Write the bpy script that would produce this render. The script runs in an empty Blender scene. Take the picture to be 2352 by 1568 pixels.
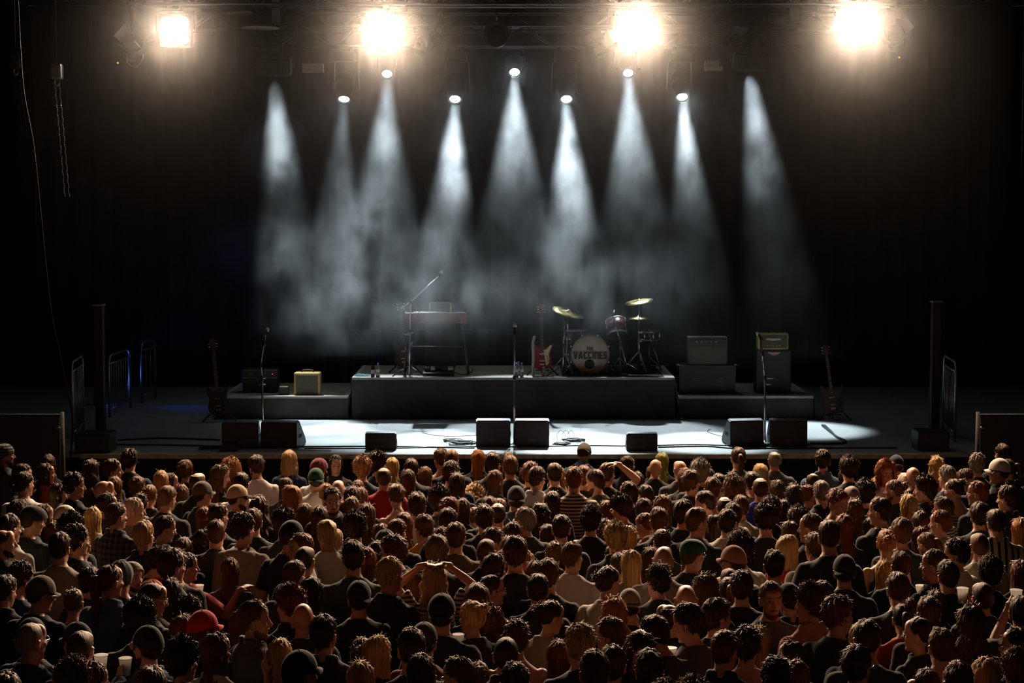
import bpy, bmesh, math, random
import numpy as np
from mathutils import Vector, Matrix, Euler, noise as mnoise

# ------------------------------------------------------------------ camera, world, exposure
SC = bpy.context.scene
COL = SC.collection
R = math.radians
FPX, CX, CY = 4000.0, 1176.0, 784.0          # focal length and centre in the 2352x1568 frame
CAM_H, PITCH = 4.69, math.atan(318.0 / 4000.0)
cam_data = bpy.data.cameras.new('camera')
cam_data.sensor_width = 36.0
cam_data.lens = 36.0 * FPX / 2352.0
cam_data.clip_end = 200
cam = bpy.data.objects.new('camera', cam_data)
COL.objects.link(cam)
cam.location = (0, 0, CAM_H)
cam.rotation_euler = (math.pi / 2 - PITCH, 0, 0)
SC.camera = cam

world = bpy.data.worlds.new('dark_hall')
SC.world = world
world.use_nodes = True
wb = world.node_tree.nodes['Background']
wb.inputs[0].default_value = (0.9, 0.55, 0.45, 1)
wb.inputs[1].default_value = 0.004

SC.view_settings.view_transform = 'Standard'
SC.view_settings.look = 'None'
SC.view_settings.gamma = 1
SC.view_settings.exposure = 0.0
SC.view_settings.use_curve_mapping = False
SC.cycles.use_denoising = True
SC.cycles.use_adaptive_sampling = True
SC.cycles.adaptive_threshold = .05
SC.cycles.max_bounces = 4
SC.cycles.diffuse_bounces = 1
SC.cycles.glossy_bounces = 1
SC.cycles.transmission_bounces = 3
SC.cycles.volume_bounces = 0
SC.cycles.transparent_max_bounces = 6
SC.cycles.volume_step_rate = 2.0
SC.cycles.volume_max_steps = 128
SC.cycles.sample_clamp_indirect = 3.0
SC.cycles.caustics_reflective = False
SC.cycles.caustics_refractive = False

def fill_light():
    """The dim warm house lamp on the hall ceiling behind the viewer."""
    d = bpy.data.lights.new('fill_lamp', 'AREA')
    d.shape = 'RECTANGLE'; d.size = 5; d.size_y = 1.5
    d.energy = FILL_W
    d.color = (1.0, 0.5, 0.34)
    o = bpy.data.objects.new('fill_lamp', d)
    COL.objects.link(o)
    o.location = (0.5, 3.0, 9.0)
    o.rotation_euler = (R(60), 0, 0)
FILL_W, BLUE_W = 11.0, 60.0
fill_light()

def px(x, y, D=None, z=None):
    """The point that the frame shows at pixel (x, y): at distance D into the hall, or on the level z."""
    u, v = (x - CX) / FPX, -(y - CY) / FPX
    c, s = math.cos(PITCH), math.sin(PITCH)
    d = Vector((u, c + v * s, -s + v * c))
    t = D / d.y if D is not None else (z - CAM_H) / d.z
    return Vector((d.x * t, d.y * t, CAM_H + d.z * t))

STAGE_Z, RISER_Z, SIDE_Z = 1.40, 2.04, 1.75
FRONT = 22.7           # stage lip
RISER_F, RISER_B = 26.4, 28.4
BACK = 31.2            # back curtain
# ------------------------------------------------------------------ helpers
RNG = random.Random(7)

class MB:
    """Collects shapes and links them as ONE mesh object."""
    def __init__(self):
        self.v, self.f, self.s = [], [], []
    def add(self, verts, faces, smooth=False, M=None):
        n = len(self.v)
        if M is not None:
            verts = [M @ Vector(p) for p in verts]
        self.v.extend([tuple(p) for p in verts])
        self.f.extend([tuple(i + n for i in q) for q in faces])
        self.s.extend([smooth] * len(faces))
        return self
    def box(self, c, size, rot=None, bev=0.0):
        x, y, z = [k / 2 for k in size]
        M = Matrix.Translation(c) @ (Euler(rot).to_matrix().to_4x4() if rot else Matrix.Identity(4))
        if bev <= 0:
            vs = [(sx * x, sy * y, sz * z) for sz in (-1, 1) for sy in (-1, 1) for sx in (-1, 1)]
            fs = [(0, 2, 3, 1), (4, 5, 7, 6), (0, 1, 5, 4), (2, 6, 7, 3), (0, 4, 6, 2), (1, 3, 7, 5)]
            return self.add(vs, fs, False, M)
        bm = bmesh.new()
        bmesh.ops.create_cube(bm, size=1)
        bmesh.ops.scale(bm, vec=Vector(size), verts=bm.verts)
        bmesh.ops.bevel(bm, geom=bm.edges[:], offset=min(bev, min(size) * .45), segments=2, affect='EDGES', profile=.5)
        return self.bm(bm, M)
    def bm(self, bm, M=None, smooth=False):
        bm.verts.index_update()
        self.add([v.co.copy() for v in bm.verts], [[v.index for v in f.verts] for f in bm.faces], smooth, M)
        bm.free()
        return self
    def prism(self, poly, y0, y1, M=None):
        """poly: (x, z) outline, pushed from y0 to y1."""
        n = len(poly)
        vs = [(p[0], y0, p[1]) for p in poly] + [(p[0], y1, p[1]) for p in poly]
        fs = [tuple(range(n)), tuple(range(2 * n - 1, n - 1, -1))]
        fs += [(i, i + n, (i + 1) % n + n, (i + 1) % n) for i in range(n)]
        return self.add(vs, fs, False, M)
    def tube(self, pts, r, n=8, cap=True, smooth=True):
        pts = [Vector(p) for p in pts]
        rr = r if isinstance(r, (list, tuple)) else [r] * len(pts)
        vs, fs = [], []
        up = Vector((0, 0, 1))
        prev = None
        for i, p in enumerate(pts):
            t = (pts[min(i + 1, len(pts) - 1)] - pts[max(i - 1, 0)])
            t = t.normalized() if t.length > 1e-9 else Vector((0, 0, 1))
            if prev is None:
                a = t.cross(up) if abs(t.dot(up)) < .95 else t.cross(Vector((1, 0, 0)))
            else:
                a = prev - t * prev.dot(t)
            a.normalize(); prev = a
            b = t.cross(a)
            for k in range(n):
                w = 2 * math.pi * k / n
                vs.append(p + (a * math.cos(w) + b * math.sin(w)) * rr[i])
        for i in range(len(pts) - 1):
            for k in range(n):
                k2 = (k + 1) % n
                fs.append((i * n + k, i * n + k2, (i + 1) * n + k2, (i + 1) * n + k))
        if cap:
            fs.append(tuple(range(n - 1, -1, -1)))
            fs.append(tuple(range((len(pts) - 1) * n, len(pts) * n)))
        return self.add(vs, fs, smooth)
    def lathe(self, prof, n=24, M=None, smooth=True):
        """prof: (radius, z) from bottom to top, turned about z."""
        vs, fs = [], []
        for (r, z) in prof:
            for k in range(n):
                w = 2 * math.pi * k / n
                vs.append((r * math.cos(w), r * math.sin(w), z))
        for i in range(len(prof) - 1):
            for k in range(n):
                k2 = (k + 1) % n
                fs.append((i * n + k, i * n + k2, (i + 1) * n + k2, (i + 1) * n + k))
        if prof[0][0] > 1e-6: fs.append(tuple(range(n - 1, -1, -1)))
        if prof[-1][0] > 1e-6: fs.append(tuple(range((len(prof) - 1) * n, len(prof) * n)))
        return self.add(vs, fs, smooth, M)
    def ball(self, c, r, seg=16, ring=10, M=None):
        rx, ry, rz = r if isinstance(r, (tuple, list)) else (r, r, r)
        prof_v, fs = [], []
        for i in range(ring + 1):
            ph = math.pi * i / ring
            for k in range(seg):
                w = 2 * math.pi * k / seg
                prof_v.append((c[0] + rx * math.sin(ph) * math.cos(w), c[1] + ry * math.sin(ph) * math.sin(w), c[2] - rz * math.cos(ph)))
        for i in range(ring):
            for k in range(seg):
                k2 = (k + 1) % seg
                fs.append((i * seg + k, i * seg + k2, (i + 1) * seg + k2, (i + 1) * seg + k))
        return self.add(prof_v, fs, True, M)
    def mesh(self, name, mat):
        me = bpy.data.meshes.new(name)
        me.from_pydata(self.v, [], self.f)
        me.polygons.foreach_set('use_smooth', self.s)
        bm = bmesh.new(); bm.from_mesh(me)
        bmesh.ops.remove_doubles(bm, verts=bm.verts, dist=1e-6)
        bmesh.ops.recalc_face_normals(bm, faces=bm.faces)
        bm.to_mesh(me); bm.free()
        if mat is not None: me.materials.append(mat)
        return me
    def build(self, name, mat, parent=None, loc=None, rz=None):
        o = bpy.data.objects.new(name, self.mesh(name, mat))
        COL.objects.link(o)
        if parent is not None: o.parent = parent
        if loc is not None: o.location = loc
        if rz is not None: o.rotation_euler.z = rz
        return o

def tag(o, label=None, cat=None, group=None, kind=None):
    if label: o['label'] = label
    if cat: o['category'] = cat
    if group: o['group'] = group
    if kind: o['kind'] = kind
    return o

def thing(name, label, cat, loc=(0, 0, 0), rz=0.0, group=None):
    o = bpy.data.objects.new(name, None)
    o.empty_display_size = .1
    COL.objects.link(o)
    o.location = loc; o.rotation_euler = (0, 0, rz)
    return tag(o, label, cat, group)

def struct(name, mb, mat):
    return tag(mb.build(name, mat), kind='structure')

def smooth_path(pts, n=6):
    """Catmull-Rom through pts."""
    P = [Vector(p) for p in pts]
    out = []
    for i in range(len(P) - 1):
        a, b, c, d = P[max(i - 1, 0)], P[i], P[i + 1], P[min(i + 2, len(P) - 1)]
        for k in range(n):
            t = k / n
            out.append(.5 * ((2 * b) + (c - a) * t + (2 * a - 5 * b + 4 * c - d) * t * t + (3 * b - a - 3 * c + d) * t ** 3))
    out.append(P[-1])
    return out

# ------------------------------------------------------------------ materials
def nodes_of(m):
    m.use_nodes = True
    nt = m.node_tree
    return nt, nt.nodes['Principled BSDF']

def mat(name, col, rough=.6, metal=0.0, spec=.5, bump=0.0, bscale=60.0, var=0.0, vscale=6.0, coat=0.0):
    m = bpy.data.materials.new(name)
    nt, b = nodes_of(m)
    b.inputs['Base Color'].default_value = (*col, 1)
    b.inputs['Roughness'].default_value = rough
    b.inputs['Metallic'].default_value = metal
    b.inputs['Specular IOR Level'].default_value = spec
    b.inputs['Coat Weight'].default_value = coat
    tc = nt.nodes.new('ShaderNodeTexCoord')
    if var > 0:
        n = nt.nodes.new('ShaderNodeTexNoise'); n.inputs['Scale'].default_value = vscale; n.inputs['Detail'].default_value = 6
        nt.links.new(tc.outputs['Object'], n.inputs['Vector'])
        r = nt.nodes.new('ShaderNodeValToRGB')
        r.color_ramp.elements[0].position = .3; r.color_ramp.elements[1].position = .7
        r.color_ramp.elements[0].color = (*[c * (1 - var) for c in col], 1)
        r.color_ramp.elements[1].color = (*[min(1, c * (1 + var)) for c in col], 1)
        nt.links.new(n.outputs['Fac'], r.inputs['Fac'])
        nt.links.new(r.outputs['Color'], b.inputs['Base Color'])
    if bump > 0:
        n2 = nt.nodes.new('ShaderNodeTexNoise'); n2.inputs['Scale'].default_value = bscale; n2.inputs['Detail'].default_value = 4
        nt.links.new(tc.outputs['Object'], n2.inputs['Vector'])
        bp = nt.nodes.new('ShaderNodeBump'); bp.inputs['Strength'].default_value = bump; bp.inputs['Distance'].default_value = .01
        nt.links.new(n2.outputs['Fac'], bp.inputs['Height'])
        nt.links.new(bp.outputs['Normal'], b.inputs['Normal'])
    return m

def emit(name, col, strength):
    m = bpy.data.materials.new(name)
    nt, b = nodes_of(m)
    b.inputs['Base Color'].default_value = (*col, 1)
    b.inputs['Emission Color'].default_value = (*col, 1)
    b.inputs['Emission Strength'].default_value = strength
    return m

M = {}
M['black_paint'] = mat('black_paint', (.018, .018, .02), .5, bump=.15, bscale=220)
M['black_matte'] = mat('black_matte', (.012, .012, .013), .8, spec=.25)
M['black_cloth'] = mat('black_cloth', (.02, .018, .018), .95, spec=.1, bump=.3, bscale=300, var=.25)
M['riser_cloth'] = mat('riser_cloth', (.050, .040, .038), .95, spec=.1, bump=.3, bscale=200, var=.3, vscale=3)
M['steel'] = mat('steel', (.62, .63, .65), .3, 1.0)
M['chrome'] = mat('chrome', (.8, .8, .82), .30, 1.0)
M['alu'] = mat('alu', (.5, .5, .52), .38, 1.0, var=.15)
M['dark_metal'] = mat('dark_metal', (.05, .05, .055), .42, .6)
M['white_plastic'] = mat('white_plastic', (.62, .58, .5), .5)
M['rubber'] = mat('rubber', (.01, .01, .01), .55)
M['cable'] = mat('cable', (.008, .008, .009), .45)
M['wood_edge'] = mat('wood_edge', (.42, .38, .3), .6, var=.35, vscale=9)
M['tweed'] = mat('tweed', (.50, .30, .09), .7, bump=.4, bscale=400, var=.3, vscale=60)
M['grille_dark'] = mat('grille_dark', (.05, .045, .04), .85, bump=.4, bscale=500, var=.3, vscale=90)
M['grille_brown'] = mat('grille_brown', (.10, .075, .05), .85, bump=.4, bscale=500, var=.3, vscale=90)
M['cream'] = mat('cream', (.70, .58, .36), .55)
M['gold_tolex'] = mat('gold_tolex', (.55, .42, .13), .6, bump=.3, bscale=300)
M['red_gloss'] = mat('red_gloss', (.20, .005, .010), .2, coat=.6)
M['red_case'] = mat('red_case', (.15, .012, .016), .35, coat=.3)
M['pearl_red'] = mat('pearl_red', (.12, .012, .018), .25, var=.5, vscale=25, coat=.5)
M['drum_head'] = mat('drum_head', (.72, .66, .50), .5, var=.12, vscale=6)
M['drum_head_white'] = mat('drum_head_white', (.85, .78, .64), .5)
M['hoop'] = mat('hoop', (.05, .012, .012), .3, coat=.4)
M['brass'] = mat('brass', (.74, .58, .26), .25, 1.0, var=.1, vscale=20)
M['rosewood'] = mat('rosewood', (.06, .03, .018), .5, var=.3, vscale=40)
M['maple'] = mat('maple', (.35, .2, .09), .4, var=.2, vscale=20)
M['strap_leather'] = mat('strap_leather', (.34, .31, .26), .7)
M['ink'] = mat('ink', (.012, .012, .013), .7)
M['towel'] = mat('towel', (.10, .20, .24), .95, bump=.6, bscale=150)
M['blue_cap'] = mat('blue_cap', (.03, .08, .55), .4)
M['led_red'] = emit('led_red', (1, .05, .02), 4)
M['keys_white'] = mat('keys_white', (.8, .8, .78), .3)
M['tape_grey'] = mat('tape_grey', (.5, .5, .48), .7)
M['tape_red'] = mat('tape_red', (.6, .06, .03), .7)
M['barrier'] = mat('barrier', (.30, .31, .32), .45, .85, var=.2)
M['panel_dark'] = mat('panel_dark', (.03, .03, .033), .7)
M['leather_red'] = mat('leather_red', (.5, .10, .07), .7)

def glass_mat(name, col, rough=.05, ior=1.4):
    m = bpy.data.materials.new(name)
    nt, b = nodes_of(m)
    b.inputs['Base Color'].default_value = (*col, 1)
    b.inputs['Roughness'].default_value = rough
    b.inputs['IOR'].default_value = ior
    b.inputs['Transmission Weight'].default_value = .85
    return m
M['pet'] = glass_mat('pet', (.85, .93, .98), .08, 1.25)
M['brown_glass'] = glass_mat('brown_glass', (.10, .035, .01), .08, 1.4)

def curtain_mat():
    m = bpy.data.materials.new('curtain_velvet')
    nt, b = nodes_of(m)
    b.inputs['Base Color'].default_value = (.028, .02, .018, 1)
    b.inputs['Roughness'].default_value = .95
    b.inputs['Specular IOR Level'].default_value = .1
    b.inputs['Sheen Weight'].default_value = .25
    b.inputs['Sheen Roughness'].default_value = .5
    return m
M['curtain'] = curtain_mat()

def stage_floor_mat():
    """Grey vinyl dance floor: long panels with seams, scuffs, a soft sheen."""
    m = bpy.data.materials.new('stage_vinyl')
    nt, b = nodes_of(m)
    tc = nt.nodes.new('ShaderNodeTexCoord')
    n = nt.nodes.new('ShaderNodeTexNoise'); n.inputs['Scale'].default_value = 1.7; n.inputs['Detail'].default_value = 8
    r = nt.nodes.new('ShaderNodeValToRGB')
    r.color_ramp.elements[0].position = .3; r.color_ramp.elements[0].color = (.36, .375, .38, 1)
    r.color_ramp.elements[1].position = .75; r.color_ramp.elements[1].color = (.46, .48, .485, 1)
    br = nt.nodes.new('ShaderNodeTexBrick')
    br.inputs['Scale'].default_value = 1.0
    br.inputs['Mortar Size'].default_value = .006
    br.inputs['Brick Width'].default_value = 2.0
    br.inputs['Row Height'].default_value = 1.5
    br.inputs['Color1'].default_value = (1, 1, 1, 1); br.inputs['Color2'].default_value = (.93, .94, .95, 1)
    br.inputs['Mortar'].default_value = (.62, .62, .62, 1)
    mx = nt.nodes.new('ShaderNodeMix'); mx.data_type = 'RGBA'; mx.blend_type = 'MULTIPLY'; mx.inputs['Factor'].default_value = 1
    nt.links.new(tc.outputs['Object'], n.inputs['Vector']); nt.links.new(tc.outputs['Object'], br.inputs['Vector'])
    nt.links.new(n.outputs['Fac'], r.inputs['Fac'])
    nt.links.new(r.outputs['Color'], mx.inputs[6]); nt.links.new(br.outputs['Color'], mx.inputs[7])
    nt.links.new(mx.outputs[2], b.inputs['Base Color'])
    n2 = nt.nodes.new('ShaderNodeTexNoise'); n2.inputs['Scale'].default_value = 5
    mr = nt.nodes.new('ShaderNodeMapRange'); mr.inputs['To Min'].default_value = .38; mr.inputs['To Max'].default_value = .55
    nt.links.new(tc.outputs['Object'], n2.inputs['Vector']); nt.links.new(n2.outputs['Fac'], mr.inputs['Value'])
    nt.links.new(mr.outputs['Result'], b.inputs['Roughness'])
    return m
M['stage_floor'] = stage_floor_mat()
M['riser_deck'] = mat('riser_deck', (.34, .30, .24), .65, var=.25, vscale=4)
M['hall_floor'] = mat('hall_floor', (.03, .028, .026), .7, var=.2)
M['hall_wall'] = mat('hall_wall', (.018, .017, .018), .9, spec=.2, bump=.2, bscale=30)
# ------------------------------------------------------------------ the hall
SX = 6.0   # half width of the stage floor as it shows between the side masking
struct('floor', MB().box((0, 14, -.05), (26, 36, .1)), M['hall_floor'])
struct('ceiling', MB().box((0, 15, 9.6), (26, 36, .1)), M['hall_wall'])
struct('wall_left', MB().box((-13.05, 14, 4.75), (.1, 36, 9.7)), M['hall_wall'])
struct('wall_right', MB().box((13.05, 14, 4.75), (.1, 36, 9.7)), M['hall_wall'])
struct('wall_back', MB().box((0, 32.05, 4.75), (26, .1, 9.7)), M['hall_wall'])
struct('wall_rear', MB().box((0, -4.05, 4.75), (26, .1, 9.7)), M['hall_wall'])

# stage body and floor
struct('stage_body', MB().box((0, (FRONT + 32) / 2 + .02, .68), (26, 32 - FRONT - .04, 1.36)), M['black_cloth'])
struct('stage_floor', MB().box((0, (FRONT + 32) / 2, 1.38), (25.9, 32 - FRONT, .04)), M['stage_floor'])
struct('trim_stage_lip', MB().box((0, FRONT - .02, 1.375), (11.35, .05, .06), bev=.006)
       .box((0, FRONT + .06, 1.4015), (11.35, .1, .006)), M['wood_edge'])

def folds(x0, x1, y, z0, z1, amp=.09, pitch=.42, seed=1, yaw=0.0, n=None):
    """Hanging velvet with soft irregular folds, closed with a back face."""
    rg = random.Random(seed)
    n = n or int((x1 - x0) / .05)
    ph = [rg.uniform(0, 6.28) for _ in range(4)]
    pts = []
    for i in range(n + 1):
        x = x0 + (x1 - x0) * i / n
        k = 2 * math.pi / pitch
        d = amp * (math.sin(k * x + ph[0] + .7 * math.sin(x * 1.3 + ph[1])) + .45 * math.sin(2.3 * k * x + ph[2]) * .5)
        pts.append((x, d))
    mb = MB()
    vs, fs = [], []
    rows = 6
    for j in range(rows + 1):
        t = j / rows
        for (x, d) in pts:
            vs.append((x, y + d * (1 - .25 * t), z0 + (z1 - z0) * t))
    m_ = n + 1
    for j in range(rows):
        for i in range(n):
            fs.append((j * m_ + i, j * m_ + i + 1, (j + 1) * m_ + i + 1, (j + 1) * m_ + i))
    mb.add(vs, fs, True)
    return mb

bc = folds(-8.5, 8.5, BACK, STAGE_Z + .01, 9.4, seed=3).build('back_curtain', M['curtain'])
tag(bc, 'tall black velvet curtain hanging in folds behind the whole stage', 'curtain')
for sgn, nm, tx in ((-1, 'side_curtain', 'black side curtain closing the wing at the left of the stage'),
                    (1, 'side_curtain', 'black side curtain closing the wing at the right of the stage')):
    o = folds(-2.6, 2.6, 0, STAGE_Z + .01, 9.4, amp=.07, seed=5 + sgn).build(nm, M['curtain'], loc=(sgn * 8.9, 27.6, 0), rz=R(70 * sgn))
    tag(o, tx, 'curtain')

# ------------------------------------------------------------------ risers
def riser(name, label, x0, x1, y0, y1, z, skirt_drop=0.0):
    t = thing(name, label, 'riser', ((x0 + x1) / 2, (y0 + y1) / 2, STAGE_Z))
    w, d, h = x1 - x0, y1 - y0, z - STAGE_Z
    dk = MB().box((0, 0, h - .02), (w, d, .04), bev=.004)
    dk.build('deck', M['riser_deck'], t)
    ed = MB()
    for a in (-1, 1):
        ed.box((a * (w / 2 - .035), 0, h + .001), (.07, d, .003))
    ed.box((0, -d / 2 + .03, h + .001), (w - .14, .06, .003))
    ed.build('edge_tape', M['tape_grey'], t)
    sk = MB()
    # skirt cloth: slightly wavy, with a ragged hem
    rg = random.Random(int(x0 * 10))
    def wall(ax, ay, bx, by, nx, ny):
        n = 40
        vs, fs = [], []
        for j in range(5):
            for i in range(n + 1):
                q = i / n
                wv = .012 * math.sin(q * 23 + ax) * (1 - j / 4)
                zz = .004 + (h - .045) * j / 4
                if j == 0: zz = .004 + .018 * max(0, math.sin(q * 9 + bx))
                vs.append((ax + (bx - ax) * q + nx * (.015 + wv), ay + (by - ay) * q + ny * (.015 + wv), zz))
        for j in range(4):
            for i in range(n):
                fs.append((j * (n + 1) + i, j * (n + 1) + i + 1, (j + 1) * (n + 1) + i + 1, (j + 1) * (n + 1) + i))
        sk.add(vs, fs, True)
    wall(-w / 2, -d / 2, w / 2, -d / 2, 0, -1)
    wall(-w / 2, d / 2, -w / 2, -d / 2, -1, 0)
    wall(w / 2, -d / 2, w / 2, d / 2, 1, 0)
    sk.build('skirt', M['riser_cloth'], t)
    for (a, b) in ((-1, -1), (1, -1), (1, 1), (-1, 1)):
        MB().box((a * (w / 2 - .06), b * (d / 2 - .06), (h - .04) / 2), (.05, .05, h - .04)).build('leg', M['alu'], t)
    return t
riser('drum_riser', 'wide middle riser with dark skirt carrying drums and keyboard', -2.44, 2.48, RISER_F, RISER_B, RISER_Z)
riser('side_riser', 'low dark riser left of the drum riser under the tweed amplifier', -4.45, -2.50, RISER_F + .03, RISER_B, SIDE_Z)
riser('side_riser', 'low dark riser right of the drum riser under the amplifiers', 2.54, 4.6, RISER_F + .03, RISER_B, SIDE_Z)

# ------------------------------------------------------------------ lighting rig
def truss(name, label, x0, x1, y, z, h=.30, group=None):
    t = thing(name, label, 'truss', (0, y, z), 0, group)
    L = x1 - x0
    for a, b in ((-1, 0), (1, 0), (-1, 1), (1, 1)):
        MB().tube([(x0, a * h / 2, b * h), (x1, a * h / 2, b * h)], .024, 10).build('chord', M['dark_truss'], t)
    br = MB()
    n = int(L / .42)
    for i in range(n):
        xa, xb = x0 + L * i / n, x0 + L * (i + 1) / n
        for a in (-1, 1):
            za, zb = (0, h) if i % 2 else (h, 0)
            br.tube([(xa, a * h / 2, za), (xb, a * h / 2, zb)], .011, 6)
        for b in (0, 1):
            ya, yb = (-h / 2, h / 2) if i % 2 else (h / 2, -h / 2)
            br.tube([(xa, ya, b * h), (xb, yb, b * h)], .010, 6)
    br.build('lattice', M['dark_truss'], t)
    for q in (.06, .35, .65, .94):
        MB().tube([(x0 + L * q, 0, h), (x0 + L * q, 0, 9.55 - z)], .012, 6).build('suspension_cable', M['dark_metal'], t)
    return t
M['dark_truss'] = mat('dark_truss', (.16, .16, .165), .4, .9)
Y_FT, Y_MT, Y_RT = 24.6, 28.0, 30.2
truss('front_truss', 'long black lattice truss over the stage front carrying the four blinders', -7.4, 7.4, Y_FT, 7.44, .32)
truss('middle_truss', 'black lattice truss over the drum riser with moving heads underneath', -4.2, 4.6, Y_MT, 7.17, .31)
truss('rear_truss', 'dark rear truss close to the back curtain above the hanging beams', -6.0, 6.0, Y_RT, 7.62, .30)

M['lamp_warm'] = emit('lamp_warm', (1.0, .85, .68), 60)
M['lamp_cool'] = emit('lamp_cool', (.86, .96, 1.0), 40)

BLIND_W, BEAM_W = 4800.0, 7500.0
def blinder(cx, cy, label, dim=1.0):
    p = px(cx, cy, Y_FT - .12)
    t = thing('audience_blinder', label, 'stage light', p, 0, 'four-lamp audience blinders on the front truss')
    hs = MB()
    hs.box((0, .08, 0), (.46, .14, .46), bev=.02)
    hs.build('housing', M['black_paint'], t)
    for a in (-1, 1):
        for b in (-1, 1):
            Mx = Matrix.Translation((a * .108, .012, b * .108)) @ Matrix.Rotation(R(90), 4, 'X')
            rim = MB().lathe([(.100, -.03), (.104, -.02), (.104, .02), (.094, .025), (.088, .01)], 24, Mx)
            rim.build('lamp_ring', M['black_paint'], t)
            MB().lathe([(0.0001, .026), (.05, .022), (.086, .008), (.086, -.01)], 24, Mx).build('lamp', M['lamp_warm'], t)
    ld = bpy.data.lights.new('blinder_lamps', 'SPOT')
    ld.energy = BLIND_W * dim; ld.color = (1.0, .71, .48); ld.shadow_soft_size = .16
    ld.spot_size = R(112); ld.spot_blend = .7
    lo = bpy.data.objects.new('blinder_lamps', ld); COL.objects.link(lo); lo.parent = t
    lo.location = (0, -.22, 0)
    lo.rotation_euler = (R(-70), 0, 0)
    yk = MB()
    yk.tube([(-.27, .08, 0), (-.27, .08, .28), (.27, .08, .28), (.27, .08, 0)], .013, 8)
    yk.build('yoke', M['dark_metal'], t)
    MB().tube([(0, .10, .28), (0, .12, 7.44 - p.z)], .02, 8).box((0, .12, 7.44 - p.z), (.09, .1, .11), bev=.01).build('clamp', M['dark_metal'], t)
    return t
blinder(402, 70, 'dimmest blinder with four separate lamps, at the left end of the truss', .55)
blinder(885, 75, 'bright four-lamp blinder above the left moving heads and beside the white ballast box')
blinder(1458, 70, 'bright four-lamp blinder between the middle and right moving heads')
blinder(1962, 57, 'bright four-lamp blinder at the right end of the front truss')

def beam_light(parent, loc, aim, watts, size_deg, radius=.08, blend=.55):
    ld = bpy.data.lights.new('beam_lamp', 'SPOT')
    ld.energy = watts; ld.color = (.80, .95, 1.0); ld.shadow_soft_size = radius
    ld.spot_size = R(size_deg); ld.spot_blend = blend
    lo = bpy.data.objects.new('beam_lamp', ld); COL.objects.link(lo)
    lo.parent = parent; lo.location = loc
    d = (Vector(aim) - (Vector(parent.location) + Vector(loc)))
    lo.rotation_euler = d.to_track_quat('-Z', 'Y').to_euler()
    return d.normalized()

def moving_head(cx, cy, D, truss_z, aim, watts, label, deg=20, group='moving heads hanging from the trusses', r=.095, blend=.55):
    """Base box clamped to the truss, two-arm yoke and a turned head with a lens; cx, cy is the lens."""
    p = px(cx, cy, D)
    d = (Vector(aim) - p).normalized()
    hc = p - d * .26                        # the head's pivot
    t = thing('moving_head_light', label, 'stage light', hc, 0, group)
    top = truss_z - hc.z
    bs = MB().box((0, 0, top - .16), (.36, .30, .15), bev=.025)
    bs.build('base', M['black_paint'], t)
    for a in (-.11, .11):
        MB().box((a, 0, top - .05), (.05, .07, .10), bev=.008).tube([(a, -.19, top - .004), (a, .19, top - .004)], .022, 8).build('clamp', M['dark_metal'], t)
    for a in (-1, 1):
        arm = MB()
        arm.prism([(a * .15, top - .24), (a * .21, top - .24), (a * .235, -.06), (a * .215, -.10), (a * .18, -.10), (a * .17, -.02)], -.07, .07)
        arm.build('yoke_arm', M['black_paint'], t)
    q = d.to_track_quat('Z', 'Y').to_matrix().to_4x4()
    MB().lathe([(.07, -.19), (.125, -.17), (.15, -.08), (.155, .05), (.135, .14), (r + .025, .22), (r + .025, .27), (r + .004, .275), (r, .255)], 28, q).build('head', M['black_paint'], t)
    fins = MB()
    for k in range(6):
        fins.lathe([(.13, -.16 + k * .022), (.158, -.156 + k * .022), (.158, -.150 + k * .022), (.13, -.146 + k * .022)], 24, q)
    fins.build('cooling_fin', M['dark_metal'], t)
    MB().lathe([(.0001, .268), (r * .6, .264), (r, .25), (r, .235)], 28, q).build('lens', M['lamp_cool'], t)
    beam_light(t, d * .30, aim, watts, deg, r * .8, blend)
    return t
# moving heads whose lenses show: four on the middle truss, three on the rear one, and two wide profile lights
FL = lambda x, y: Vector((x, y, STAGE_Z))
W = BEAM_W
moving_head(790, 228, Y_MT - .1, 7.17, FL(-2.7, 24.7), W * .40, 'lit moving head of the middle truss nearest the left white ballast box', 20)
moving_head(1045, 228, Y_MT - .1, 7.17, FL(-1.0, 23.8), W * .8, 'lit moving head of the middle truss above the keyboard', 20)
moving_head(1301, 228, Y_MT - .1, 7.17, FL(.95, 23.8), W * .85, 'lit moving head of the middle truss above the bass drum', 20)
moving_head(1567, 223, Y_MT - .1, 7.17, FL(2.75, 23.9), W * .68, 'lit moving head of the middle truss beside the right white ballast box', 18)
moving_head(889, 170, Y_RT, 7.62, FL(-1.9, 24.9), W * .5, 'lit rear-truss lamp directly under the second blinder from the left', 21)
moving_head(1182, 166, Y_RT, 7.62, FL(.05, 24.8), W * .5, 'lit rear-truss lamp above the middle microphone stand', 21)
moving_head(1443, 168, Y_RT, 7.62, FL(1.9, 24.9), W * .45, 'lit rear-truss lamp directly under the third blinder from the left', 21)

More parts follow.
